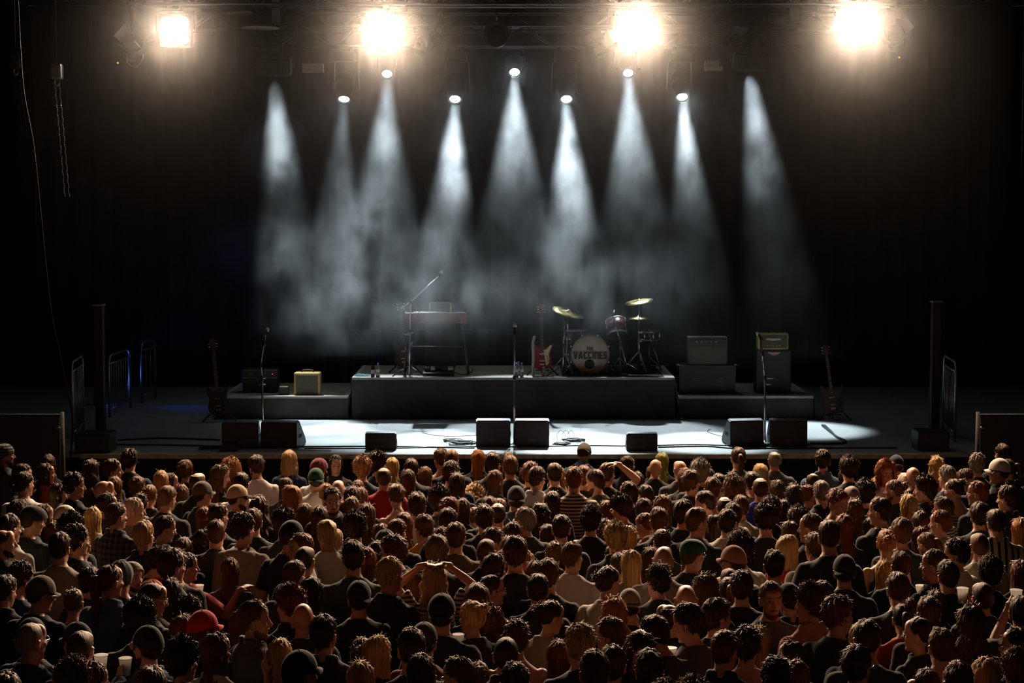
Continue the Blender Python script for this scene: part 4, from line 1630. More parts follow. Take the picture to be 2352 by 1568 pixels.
'L6 1932 1278': '''
720 188 short n K 0 MS1|the fade-cut man in the black jacket
1330 38 short d K 0 MS1
1850 -20 curly d K 0 F
1760 323 buzz d K -10 McS1
1620 578 wavy d D 0 S1|the person with loose dark hair at the lower right
830 508 long n K 0 *
780 588 pony k O 0 |the black-haired person in orange
1100 488 short n K 0 M
1180 413 long d K 0
960 753 pony k K -60 g|the black-haired person in pale glasses
270 800 short y K 45 gMS1|the sandy-haired man in the dark shirt
330 775 short d K 0 *
200 1088 mop d K 35 gM
1240 873 short n T -10 tM|the short-haired person in the tan tank
2190 870 long k K -60 g
2190 1128 curly n K 0 M
1460 1288 short n K 0
1800 1238 mop y K 0
1070 1383 long n K 0
2240 470 short k D 10 C
''',
}
HAIRCOL = {'k': ((0.016, 0.011, 0.009), 'black'), 'd': ((0.036, 0.02, 0.012), 'dark brown'), 'n': ((0.092, 0.044, 0.019), 'brown'),
           'r': ((0.13, 0.036, 0.015), 'reddish'), 'o': ((.33, .12, .035), 'ginger'), 'y': ((.42, .27, .11), 'blond'),
           'g': ((.20, .19, .18), 'grey'), 'w': ((.60, .54, .46), 'white-blond'), 'e': ((.15, .105, .065), 'ash brown'),
           'v': ((.030, .012, .028), 'purple-black'), 'l': ((.20, .24, .05), 'green-blond')}
TOPCOL = {'K': ((.020, .020, .022), 'black'), 'D': ((.055, .055, .060), 'charcoal'), 'W': ((.60, .58, .55), 'white'), 'C': ((.52, .47, .40), 'cream'),
          'N': ((.018, .028, .055), 'navy'), 'T': ((.27, .22, .165), 'tan'), 'B': ((.06, .10, .16), 'denim blue'), 'G': ((.035, .055, .030), 'green'),
          'L': ((.05, .15, .16), 'teal'), 'R': ((.28, .014, .012), 'red'), 'O': ((.45, .07, .015), 'orange'), 'Y': ((.52, .30, .015), 'yellow'),
          'P': ((.40, .21, .19), 'pinkish'), 'V': ((.14, .018, .03), 'maroon'), 'U': ((.015, .035, .30), 'bright blue'), 'E': ((.10, .07, .045), 'brown'),
          'S': ((.50, .36, .25), 'striped'), 'Q': ((.09, .08, .07), 'plaid'), 'Z': ((.34, .28, .21), 'pinstriped'), 'X': ((.52, .21, .13), 'peach'),
          'H': ((.025, .025, .03), 'thin-striped'), 'A': ((.02, .02, .022), 'dark')}
STYLE_WORD = {'short': 'short {} hair', 'messy': 'messy {} hair', 'mop': '{} mop of hair', 'buzz': 'cropped {} hair', 'balding': 'thinning {} hair',
              'curly': 'curly {} hair', 'long': 'long straight {} hair', 'wavy': 'long wavy {} hair', 'bigcurl': 'big {} curls', 'bob': '{} bob',
              'bun': '{} hair in a bun', 'pony': '{} ponytail', 'bald': 'bald head'}
HAT_WORD = {'capf': 'cap', 'capb': 'backwards cap', 'flat': 'flat cap', 'beanie': 'beanie', 'hood': 'hood'}
CAPCOL = dict(TOPCOL)
CAPCOL['W'] = ((.66, .60, .52), 'white'); CAPCOL['C'] = ((.48, .38, .24), 'beige'); CAPCOL['X'] = ((.015, .014, .014), 'black'); CAPCOL['E'] = ((.11, .08, .055), 'brown')
CAPCOL['G'] = ((.015, .07, .035), 'green'); CAPCOL['R'] = ((.50, .025, .015), 'red'); CAPCOL['P'] = ((.34, .17, .13), 'pink-brown'); CAPCOL['Z'] = ((.16, .15, .13), 'striped')

# where the eye meets the cup that a person holds up
CUP_AT = {'A4 430 1048': (1245, 1258), 'L3 1540 530': (1053, 1474), 'A6 1160 1350': (2115, 1360), 'L6 2240 470': (2334, 1372), 'L6 1760 323': (2211, 1367),
          'L1 1835 843': (288, 1530), 'L1 1150 1300': (232, 1524), 'A2 150 1395': (456, 1359), 'L4 1850 703': (1540, 1506)}

class Person: pass
def read_crowd():
    out = []
    for head, rows in CROWD.items():
        tn, ox, oy = head.split()
        for row in rows.strip().split('\n'):
            body, _, lm = row.partition('|')
            f = body.split()
            p = Person()
            p.x = int(ox) + float(f[0]) * 420 / 2271; p.y = int(oy) + float(f[1]) * 420 / 2271
            p.style, p.hat, p.hatcol = f[2], None, None
            if ':' in f[2]:
                p.hat, p.hatcol = f[2].split(':')
            p.hair, p.top, p.yaw = f[3], f[4], float(f[5])
            p.flags = f[6] if len(f) > 6 else ''
            p.lm = lm.strip()
            p.key = tn + ' ' + f[0] + ' ' + f[1]
            p.minor = '*' in p.flags
            if 'M' in p.flags: p.sex = 'm'
            elif 'F' in p.flags: p.sex = 'f'
            elif p.hat: p.sex = 'm'
            else: p.sex = 'f' if p.style in ('long', 'wavy', 'bob', 'bun', 'pony', 'bigcurl') else 'm'
            if p.hat: p.style = 'undercaplong' if p.sex == 'f' or p.hatcol in ('R', 'O', 'V') and p.hat != 'hood' else 'undercap'
            out.append(p)
    return out

def hair_lift(p):
    """how far the top of the hair or hat stands above the 1.75 m skull, in body units"""
    if p.hat: return {'capf': .045, 'capb': .045, 'flat': .045, 'beanie': .04, 'hood': .04}[p.hat]
    return {'short': .035, 'messy': .05, 'mop': .045, 'curly': .07, 'bigcurl': .075, 'long': .03, 'wavy': .042, 'bob': .042, 'bun': .03, 'pony': .02,
            'buzz': .008, 'balding': .006, 'bald': .0}[p.style]

def settle(P):
    """Gives everyone a height so that neighbours stand clear of each other along their lines of sight."""
    rg = random.Random(11)
    n = len(P)
    h, lo, hi = np.zeros(n), np.zeros(n), np.zeros(n)
    for i, p in enumerate(P):
        big = 'S1' in p.flags
        if p.sex == 'm': h[i], lo[i], hi[i] = rg.gauss(1.79, .035), 1.64, 1.94
        else: h[i], lo[i], hi[i] = rg.gauss(1.68, .035), 1.54, 1.82
        if big: h[i] += .05; hi[i] += .03
        if p.minor: lo[i] -= .04
    lift = np.array([hair_lift(p) for p in P])
    dirs = []
    for p in P:
        u, v = (p.x - CX) / FPX, -(p.y - CY) / FPX
        c, s = math.cos(PITCH), math.sin(PITCH)
        d = np.array([u, c + v * s, -s + v * c]); dirs.append(d / -d[2])
    dirs = np.array(dirs)
    ys = np.array([p.y for p in P])
    for it in range(400):
        z = h * (1 + lift / 1.75)
        q = dirs[:, :2] * (CAM_H - z)[:, None]
        d = q[:, None, :] - q[None, :, :]
        dist = np.sqrt(d[..., 0] ** 2 + (d[..., 1] * 1.25) ** 2) + np.eye(n) * 9
        near = dist < .50
        if not near.any(): break
        push = np.where(near, (.50 - dist), 0)
        sgn = np.sign(d[..., 1] + 1e-6 * (ys[None, :] - ys[:, None]))
        # who is farther goes farther (a little shorter), who is nearer goes nearer (a little taller)
        dh = -(sgn * push).sum(1) * .035
        dh += (np.where([p.sex == 'm' for p in P], 1.79, 1.68) - h) * .004
        h = np.clip(h + dh, lo, hi)
    for i, p in enumerate(P):
        p.h = float(h[i])
        p.lean = R(30) if 'i' in p.flags else 0.0
        z = h[i] * (1 + lift[i] / 1.75) * math.cos(p.lean)
        p.pos = Vector((*(dirs[i, :2] * (CAM_H - z)), 0))
        if p.lean:
            fw = Vector((math.sin(R(p.yaw)), math.cos(R(p.yaw)), 0))
            p.pos -= fw * h[i] * math.sin(p.lean)
    return P
# ------------------------------------------------------------------ people: building them
def link_obj(name, me, parent=None, mat=None, color=None, M4=None):
    o = bpy.data.objects.new(name, me)
    COL.objects.link(o)
    if parent is not None: o.parent = parent
    if mat is not None:
        o.material_slots[0].link = 'OBJECT'; o.material_slots[0].material = mat
    if color is not None: o.color = (*color, 1)
    if M4 is not None: o.matrix_local = M4
    return o

def jitter(c, rg, a=.18):
    k = 1 + rg.uniform(-a, a)
    return tuple(min(1, max(.003, x * k * (1 + rg.uniform(-.05, .05)))) for x in c)

def pose_of(p):
    if 'p' in p.flags and 'c' in p.flags: return 'pointcup'
    for f, k in (('C', 'cupl'), ('a', 'crown'), ('r', 'open'), ('f', 'fist'), ('v', 'vee'), ('o', 'outl'), ('n', 'nape'), ('p', 'point'), ('c', 'cup')):
        if f in p.flags: return k
    return 'stand'

def reach_cup(p, pose):
    """Bends the arm on the cup's side so that the hand meets the cup."""
    s = p.h / 1.75
    W4 = Matrix.Translation(p.pos) @ Matrix.Rotation(R(-p.body_yaw), 4, 'Z') @ Matrix.Scale(s, 4)
    o = Vector((0, 0, CAM_H)); d = (px(*CUP_AT[p.key], D=10) - o).normalized()
    chest = W4 @ Vector((0, .30, 1.36))
    T = W4.inverted() @ (o + d * (chest - o).dot(d))
    sx = 1 if T.x >= 0 else -1
    dx = .185 - SHO[p.sex]
    T.x *= sx
    sh = Vector((SHO[p.sex], -.012, 1.386))
    dd, nn = Vector((-.25, .45, .85)).normalized(), Vector((-1, .1, 0)).normalized()
    wr = T - dd * .085 - nn * .036
    if (wr - sh).length > .50: wr = sh + (wr - sh).normalized() * .50
    el = (sh + wr) / 2 + Vector((.07, -.03, -.16))
    el.x += dx; wr.x += dx
    k = 'reach_' + p.key.replace(' ', '_')
    ARM[k] = (tuple(el), tuple(wr), tuple(dd), tuple(nn), 1.15)
    other = 'point' if pose == 'pointcup' else 'down'
    POSE[k] = (k, other) if sx > 0 else (other, k)
    FINE.add(k)
    p.cup_arm = (k, sx)
    return k

def cut_of(p, rg):
    if 't' in p.flags: return 'tank'
    if 'h' in p.flags: return 'hood'
    if p.top in ('B', 'X', 'Z', 'Q') or (p.top == 'T' and 'b' in p.flags): return 'collar'
    r = rg.random()
    return 'tee' if r < .62 else 'long' if r < .85 else 'collar' if p.sex == 'm' else 'tee'

PATTERN = {'S': 'cloth_stripe', 'Q': 'cloth_plaid', 'Z': 'cloth_pin', 'H': 'cloth_thin'}

def recipe(p, rg):
    """(name, mesh, material key, colour, matrix, level) for each piece of one person"""
    yaw = p.yaw + rg.uniform(-8, 8)
    if abs(yaw) <= 85:
        by = yaw * .55; hy = min((-45, -30, -15, 0, 15, 30, 45), key=lambda k: abs(k - (yaw - by)))
        by = yaw - hy
    else:
        by, hy = yaw, 0
    down = 24 if 'd' in p.flags else rg.choice((0, 0, 0, 10))
    if 'a' in p.flags: down, hy = 0, 0
    if p.lean: by, hy, down = p.yaw, 0, (0 if p.hat else 24)
    p.body_yaw = by
    pose = pose_of(p)
    if p.key in CUP_AT: pose = reach_cup(p, pose)
    skin = jitter(rg.choice(((.50, .255, .165), (.53, .275, .185), (.45, .22, .14), (.38, .18, .115))), rg, .08)
    hc = jitter(HAIRCOL[p.hair][0], rg, .2)
    tc = jitter(TOPCOL[p.top][0], rg, .15)
    HM = turn_matrix(hy, down)
    out = [('person', body_mesh(p.sex, pose, hy, down), 'skin', skin, None, 0)]
    cut = cut_of(p, rg)
    out.append(('shirt', shirt_mesh(p.sex, pose, cut), PATTERN.get(p.top, 'cloth_obj'), tc, None, 1))
    out.append(('trousers', trousers_mesh(p.sex), 'cloth_obj', jitter(rg.choice(((.015, .02, .035), (.012, .012, .013), (.03, .045, .08))), rg), None, 1))
    var = rg.randrange(4)
    if p.style != 'bald':
        out.append(('hair', hair_mesh(p.style, var), 'hair', hc, HM, 1))
    if 'e' in p.flags:
        out.append(('beard', beard_mesh(), 'hair', hc, HM, 1))
    if 'g' in p.flags:
        out.append(('glasses', glasses_mesh(), 'steel' if rg.random() < .6 else 'rubber', None, HM, 1))
    if p.hat:
        cc = CAPCOL[p.hatcol][0]
        for (nm, me, lv) in hat_meshes(p.hat):
            c2 = cc
            if p.hatcol == 'A' and nm == 'brim': c2 = (.42, .34, .24)
            if p.hatcol == 'C' and nm == 'brim': c2 = (.02, .02, .022)
            if p.hatcol == 'X' and nm == 'brim': c2 = (.10, .09, .085)
            out.append((nm, me, 'cloth_stripe' if p.hatcol == 'Z' else 'cloth_obj', c2, HM, 1 if lv == 0 else 2))
    if 'b' in p.flags:
        out.append(('shoulder_strap', strap_mesh(p.sex), 'cloth_obj', (.02, .018, .018), None, 1))
    return out

CUPS = []
def build_person(p, rg):
    s = p.h / 1.75
    rec = recipe(p, rg)
    root = hat = None
    for (nm, me, mk, col, M4, lv) in rec:
        if lv == 0:
            root = link_obj(nm, me, None, None, col)
            root.location = p.pos; root.rotation_euler = (-p.lean, 0, R(-p.body_yaw)); root.scale = (s, s, s)
        elif lv == 1:
            o = link_obj(nm, me, root, M[mk], col, M4)
            if nm in ('cap', 'beanie', 'hood'): hat = o
        else:
            link_obj(nm, me, hat, M[mk], col)
    p.root = root
    if 'K' in p.flags or 'k' in p.flags:
        b = link_obj('backpack', pack_mesh(), None, None, (.05, .06, .03) if 'K' in p.flags else (.45, .40, .33))
        b.matrix_world = Matrix.Translation(p.pos) @ Matrix.Rotation(R(-p.body_yaw), 4, 'Z') @ Matrix.Scale(s, 4)
        tag(b, None, 'backpack'); b['owner'] = 1
        p.pack = b
    if 'c' in p.flags or 'C' in p.flags:
        k_, sx_ = getattr(p, 'cup_arm', ('cup', 1))
        sh, el, wr, d, n, c = arm_points(k_, sx_, p.sex)
        g = wr + d.normalized() * .085 + n.normalized() * .036
        CUPS.append((p, Matrix.Translation(p.pos) @ Matrix.Rotation(R(-p.body_yaw), 4, 'Z') @ Matrix.Scale(s, 4) @ Vector(g), rg.random()))
    return root

def lettering(text, size, mat_, fat=.0, spacing=1.0):
    cu = bpy.data.curves.new('lettering_src', 'FONT')
    cu.body = text; cu.size = size; cu.align_x = 'CENTER'; cu.offset = fat; cu.extrude = .0006; cu.space_character = spacing
    ob = bpy.data.objects.new('tmp', cu); COL.objects.link(ob)
    bpy.context.view_layer.update()
    me = bpy.data.meshes.new_from_object(ob.evaluated_get(bpy.context.evaluated_depsgraph_get()))
    bpy.data.objects.remove(ob); bpy.data.curves.remove(cu)
    me.name = 'lettering'
    me.materials.append(mat_)
    return me

def back_print(p, lines, mat_, z0=1.33, size=.055, fat=.001):
    """Words across the back of a shirt, laid onto the cloth."""
    sm = None
    for ch in p.root.children:
        if ch.name.startswith('shirt'): sm = ch
    k = [np.array(v.co) for v in sm.data.vertices]
    k = np.array(k); k = k[k[:, 1] < 0]
    for li, (txt, sz) in enumerate(lines):
        me = lettering(txt, sz, mat_, fat)
        zz = z0 - li * .062
        for v in me.vertices:
            x, z = v.co.x, zz + v.co.y
            d2 = (k[:, 0] - x) ** 2 + (k[:, 2] - z) ** 2
            i = np.argsort(d2)[:6]
            v.co = (x, float(k[i, 1].min()) - .004 - v.co.z, z)
        o = bpy.data.objects.new('lettering', me); COL.objects.link(o); o.parent = sm

def build_crowd():
    P = settle(read_crowd())
    rg = random.Random(23)
    solo = [p for p in P if not p.minor]
    rest = [p for p in P if p.minor]
    # past three hundred: the farthest plain ones join the mass at the back
    plain = sorted([p for p in solo if not p.lm and not (set(p.flags) & set('cCfarvonpKkb'))], key=lambda p: p.y)
    while len(solo) > 300 and plain:
        q = plain.pop(0); solo.remove(q); rest.append(q)
    for p in solo: build_person(p, rg)
    # words on shirts
    for p in solo:
        if '1' in p.flags and 'S1' not in p.flags and p.lm.endswith('white lettered tee'): back_print(p, [('THE', .045), ('VACCINES', .062)], M['ink'], 1.36, fat=.0015)
        if 'S2' in p.flags: back_print(p, [('GOD', .13)], M['print_violet'], 1.385, fat=.006)
        if 'S3' in p.flags: back_print(p, [('THE', .075), ('VACCINES', .05)], M['ink'], 1.36, fat=.002)
        if '6' in p.flags: back_print(p, [('III', .07)], M['ink'], 1.30, fat=.0)
    mass(rest, rg)
    label_people(solo)
    for p in solo:
        if hasattr(p, 'pack'):
            p.pack['label'] = ('olive backpack on the back of ' if 'K' in p.flags else 'pale backpack on the back of ') + (p.lm or 'a ' + p.short)
            if 'owner' in p.pack: del p.pack['owner']
    return solo

def mass(rest, rg):
    """The people whom others hide almost wholly, as one object."""
    V, F, C, MI, S = [], [], [], [], 0
    slots = ['skin_mass', 'hair_mass', 'cloth_mass']
    uvs = []
    for p in rest:
        s = p.h / 1.75
        rec = recipe(p, rg)
        W4 = Matrix.Translation(p.pos) @ Matrix.Rotation(R(-p.body_yaw), 4, 'Z') @ Matrix.Scale(s, 4)
        for (nm, me, mk, col, M4, lv) in rec:
            if nm == 'trousers' or nm == 'glasses': continue
            A = np.array(W4 @ (M4 if M4 is not None else Matrix.Identity(4)))
            n = len(me.vertices)
            co = np.empty(n * 3, np.float32); me.vertices.foreach_get('co', co); co = co.reshape(-1, 3)
            co = co @ A[:3, :3].T + A[:3, 3]
            V.append(co)
            nl = len(me.loops)
            li = np.empty(nl, np.int32); me.loops.foreach_get('vertex_index', li)
            ls = np.empty(len(me.polygons), np.int32); me.polygons.foreach_get('loop_total', ls)
            F.append((li + S, ls)); S += n
            c = np.ones((n, 4), np.float32); c[:, :3] = col or (.1, .1, .1)
            if mk == 'skin' and 'tint' in me.color_attributes:
                t = np.empty(n * 4, np.float32); me.color_attributes['tint'].data.foreach_get('color', t); c *= t.reshape(-1, 4)
            C.append(c)
            MI.append(np.full(len(me.polygons), 0 if mk == 'skin' else 1 if mk == 'hair' else 2, np.int32))
            if me.uv_layers:
                u = np.empty(nl * 2, np.float32); me.uv_layers[0].data.foreach_get('uv', u)
            else: u = np.zeros(nl * 2, np.float32)
            uvs.append(u)
    me = bpy.data.meshes.new('crowd')
    V = np.concatenate(V).astype(np.float32); L = np.concatenate([f[0] for f in F]); T = np.concatenate([f[1] for f in F])
    me.vertices.add(len(V)); me.vertices.foreach_set('co', V.ravel())
    me.loops.add(len(L)); me.loops.foreach_set('vertex_index', L)
    me.polygons.add(len(T)); me.polygons.foreach_set('loop_start', np.concatenate([[0], np.cumsum(T)[:-1]]).astype(np.int32))
    me.polygons.foreach_set('loop_total', T)
    me.polygons.foreach_set('material_index', np.concatenate(MI))
    me.polygons.foreach_set('use_smooth', np.ones(len(T), bool))
    me.update(calc_edges=True)
    at = me.color_attributes.new('col', 'FLOAT_COLOR', 'POINT'); at.data.foreach_set('color', np.concatenate(C).ravel())
    uv = me.uv_layers.new(name='strand'); uv.data.foreach_set('uv', np.concatenate(uvs))
    for k in slots: me.materials.append(M[k])
    o = bpy.data.objects.new('crowd', me); COL.objects.link(o)
    tag(o, 'the rest of the packed audience, mostly hidden between the people in front', 'crowd', kind='stuff')

def describe(p):
    """(hair phrase, top phrase, extras)"""
    if p.hat:
        a = CAPCOL[p.hatcol][1] + ' ' + HAT_WORD[p.hat]
    else:
        a = STYLE_WORD[p.style].format(HAIRCOL[p.hair][1])
    top = TOPCOL[p.top][1] + (' tank top' if 't' in p.flags else ' hoodie' if 'h' in p.flags else ' top')
    ex = []
    if 'e' in p.flags: ex.append('beard')
    if 'g' in p.flags: ex.append('glasses')
    return a, top, ex

def facing(p):
    y = p.yaw
    if abs(y) > 140: return 'facing the hall'
    if y > 50: return 'in profile to the right'
    if y < -50: return 'in profile to the left'
    return ''

def label_people(P):
    for p in P:
        a, t, ex = describe(p)
        p.short = a + ' person'
        p.full = 'person with ' + a + (', ' + ' and '.join(ex) if ex else '') + ', ' + t
        f = facing(p)
        if f: p.full += ', ' + f
        if 'f' in p.flags: p.full += ', fist raised'
        if 'v' in p.flags: p.full += ', fingers raised'
        if 'a' in p.flags: p.full += ', both hands in the hair'
        if 'c' in p.flags or 'C' in p.flags: p.full += ', holding a cup'
    lms = [p for p in P if p.lm]
    used = {}
    words = lambda s: len(s.split())
    def take(p, s):
        if s not in used and words(s) <= 16:
            used[s] = p; p.label = s; return True
        return False
    count = {}
    for p in P: count[p.full] = count.get(p.full, 0) + 1
    later = []
    for p in P:
        if count[p.full] > 1 or not take(p, p.full): later.append(p)
    cnt2 = {}
    for p in P:
        a, t, ex = describe(p); p.k2 = 'person with ' + a
        cnt2[p.k2] = cnt2.get(p.k2, 0) + 1
    def side(p, q):
        dx, dy = p.x - q.x, p.y - q.y
        if abs(dx) > 1.3 * abs(dy): return 'right of' if dx > 0 else 'left of'
        if abs(dy) > 1.3 * abs(dx): return 'just behind' if dy > 0 else 'just in front of'
        return ('behind and right of' if dx > 0 else 'behind and left of') if dy > 0 else ('in front and right of' if dx > 0 else 'in front and left of')
    for p in later:
        a, t, ex = describe(p)
        forms = [p.full, 'person with ' + a + ', ' + t, 'person with ' + a]
        done = False
        for q in sorted(lms, key=lambda q: (q.x - p.x) ** 2 + 1.6 * (q.y - p.y) ** 2)[:14]:
            if q is p: continue
            sd = side(p, q)
            # true of this one only: no other of this look stands nearer to that landmark on that side
            for s0 in forms:
                rivals = [o for o in P if o is not p and o is not q and side(o, q) == sd and (o.full == p.full if s0 == p.full else describe(o)[0] == a) and (o.x - q.x) ** 2 + (o.y - q.y) ** 2 < 1.4 * ((p.x - q.x) ** 2 + (p.y - q.y) ** 2)]
                s = s0 + ' ' + sd + ' ' + q.lm
                if not rivals and take(p, s): done = True; break
            if done: break
        if not done:
            n = 0
            ordn = ['nearest', 'second', 'third', 'fourth', 'fifth', 'sixth', 'seventh', 'eighth']
            for q in sorted(lms, key=lambda q: (q.x - p.x) ** 2 + 1.6 * (q.y - p.y) ** 2):
                sd = side(p, q)
                same = sorted([o for o in P if describe(o)[0] == a and o is not q and side(o, q) == sd], key=lambda o: (o.x - q.x) ** 2 + (o.y - q.y) ** 2)
                i = same.index(p)
                if i < 8 and take(p, (ordn[i] + ' ' if i else 'nearest ') + 'person with ' + a + ' ' + sd + ' ' + q.lm): done = True; break
        if not done:
            p.label = p.full + ', {} and {}'.format('left' if p.x < CX else 'right', 'low' if p.y > 1300 else 'high')
    for p in P:
        tag(p.root, p.label, 'person', 'standing audience in front of the stage')

def attr_mat(src, name):
    m = M[src].copy(); m.name = name
    nt = m.node_tree
    va = nt.nodes.new('ShaderNodeVertexColor'); va.layer_name = 'col'
    for n in list(nt.nodes):
        if n.type == 'OBJECT_INFO':
            for l in list(n.outputs['Color'].links): nt.links.new(va.outputs['Color'], l.to_socket)
        if n.type == 'VERTEX_COLOR' and n.name != va.name:
            for l in list(n.outputs['Color'].links):
                w = nt.nodes.new('ShaderNodeRGB'); w.outputs[0].default_value = (1, 1, 1, 1); nt.links.new(w.outputs[0], l.to_socket)
    return m
for a_, b_ in (('skin', 'skin_mass'), ('hair', 'hair_mass'), ('cloth_obj', 'cloth_mass')): M[b_] = attr_mat(a_, b_)
M['print_violet'] = mat('print_violet', (.42, .22, .50), .7)
M['print_red'] = mat('print_red', (.3, .03, .03), .7)
M['cup_plastic'] = bpy.data.materials.new('cup_plastic')
_nt, _b = nodes_of(M['cup_plastic'])
_b.inputs['Base Color'].default_value = (.85, .84, .82, 1); _b.inputs['Roughness'].default_value = .35
_tr = _nt.nodes.new('ShaderNodeBsdfTranslucent'); _tr.inputs['Color'].default_value = (.9, .88, .84, 1)
_mx = _nt.nodes.new('ShaderNodeMixShader'); _mx.inputs['Fac'].default_value = .65
_nt.links.new(_b.outputs[0], _mx.inputs[1]); _nt.links.new(_tr.outputs[0], _mx.inputs[2])
_nt.links.new(_mx.outputs[0], _nt.nodes['Material Output'].inputs['Surface'])
M['beer'] = mat('beer', (.55, .30, .05), .2)

PEOPLE = build_crowd()

def build_cups():
    for (p, g, r) in CUPS:
        t = thing('plastic_cup', 'plastic cup held by ' + (p.lm or 'the ' + p.short), 'cup', g - Vector((0, 0, .06)), 0, 'plastic cups held in the audience')
        MB().lathe([(.0001, 0), (.030, 0), (.044, .115), (.0475, .117), (.0475, .120), (.0435, .120)], 24).build('cup_wall', M['cup_plastic'], t)
        if r < .75: MB().lathe([(.0001, .005), (.0285, .005), (.0285 + .012 * r, .02 + .06 * r), (.0001, .02 + .06 * r)], 20).build('beer', M['beer'], t)
build_cups()
# ------------------------------------------------------------------ things on the stage
SIDEWAYS = Matrix.Rotation(R(90), 4, 'Z')           # prism profile (y, z) pushed along x
def side_prism(mb, poly, x0, x1):
    n = len(poly)
    vs = [(x0, p[0], p[1]) for p in poly] + [(x1, p[0], p[1]) for p in poly]
    fs = [tuple(range(n)), tuple(range(2 * n - 1, n - 1, -1))] + [(i, i + n, (i + 1) % n + n, (i + 1) % n) for i in range(n)]
    return mb.add(vs, fs)

def wedge(x0, x1, ytop, ybot, label, rz=0.0, group='stage monitor wedges along the stage front'):
    a, b = px((x0 + x1) / 2, ybot, z=STAGE_Z), None
    w = (x1 - x0) * a.y / FPX / math.cos(PITCH) * .99
    h = px((x0 + x1) / 2, ytop, D=a.y).z - STAGE_Z
    t = thing('monitor_wedge', label, 'stage monitor', a, rz, group)
    d = h * 1.25
    poly = [(0, .02), (.03, 0), (d, 0), (d + .02, .05), (d * .92, h * .35), (d * .34, h), (.02, h - .02)]
    bm = bmesh.new()
    vsl = [bm.verts.new((-w / 2, p[0], p[1])) for p in poly]; vsr = [bm.verts.new((w / 2, p[0], p[1])) for p in poly]
    n = len(poly)
    bm.faces.new(vsl); bm.faces.new(vsr[::-1])
    for i in range(n): bm.faces.new((vsl[i], vsr[i], vsr[(i + 1) % n], vsl[(i + 1) % n]))
    bmesh.ops.recalc_face_normals(bm, faces=bm.faces[:])
    bmesh.ops.bevel(bm, geom=bm.edges[:], offset=.012, segments=2, affect='EDGES')
    MB().bm(bm).build('cabinet', M['black_paint'], t)
    g = MB()
    y0, z0, y1, z1 = d * .92, h * .35, d * .34, h
    g.add([(-w / 2 + .03, y0 + .004, z0 + .01), (w / 2 - .03, y0 + .004, z0 + .01), (w / 2 - .03, y1 + .012, z1 - .01), (-w / 2 + .03, y1 + .012, z1 - .01),
           (-w / 2 + .03, y0 - .01, z0), (w / 2 - .03, y0 - .01, z0), (w / 2 - .03, y1, z1 - .02), (-w / 2 + .03, y1, z1 - .02)],
          [(0, 1, 2, 3), (7, 6, 5, 4), (0, 4, 5, 1), (1, 5, 6, 2), (2, 6, 7, 3), (3, 7, 4, 0)])
    g.build('grille', M['dark_metal'], t)
    for s in (-1, 1):
        MB().box((s * (w / 2 + .001), d * .42, h * .42), (.008, .13, .045), bev=.003).build('handle', M['black_matte'], t)
    MB().box((0, -.003, h * .22), (w * .26, .008, h * .16), bev=.003).build('connector_plate', M['dark_metal'], t)
    return t
wedge(509, 594, 968, 1030, 'black wedge behind the small effects box, left one of the left pair', R(3))
wedge(596, 683, 967, 1030, 'black wedge with its right side showing, right one of the left pair', R(-9))
wedge(1093, 1173, 963, 1026, 'black wedge directly left of the middle microphone stand')
wedge(1182, 1262, 963, 1026, 'black wedge directly right of the middle microphone stand')
wedge(1676, 1757, 963, 1025, 'black wedge with its left side showing, left one of the right pair', R(8))
wedge(1768, 1855, 963, 1026, 'black wedge at the right end, right one of the right pair', R(-2))
wedge(838, 910, 992, 1034, 'small low wedge between the left and middle wedge pairs')
wedge(1439, 1511, 993, 1036, 'small low wedge between the middle and right wedge pairs')

M['mic_grille'] = mat('mic_grille', (.9, .9, .9), .35)  # white instead of metal, standing in for backlight on the grilles
# ---- microphone stands
def mic(loc, d, label):
    t = thing('microphone', label, 'microphone', loc, 0, 'vocal microphones')
    q = Vector(d).to_track_quat('Z', 'Y').to_matrix().to_4x4()
    MB().lathe([(.010, -.12), (.013, -.10), (.017, 0), (.017, .005)], 14, q).build('body', M['dark_metal'], t)
    MB().lathe([(.020, .004), (.026, .012), (.027, .03), (.022, .05), (.010, .060), (.0001, .062)], 16, q).build('grille', M['mic_grille'], t)
    return t

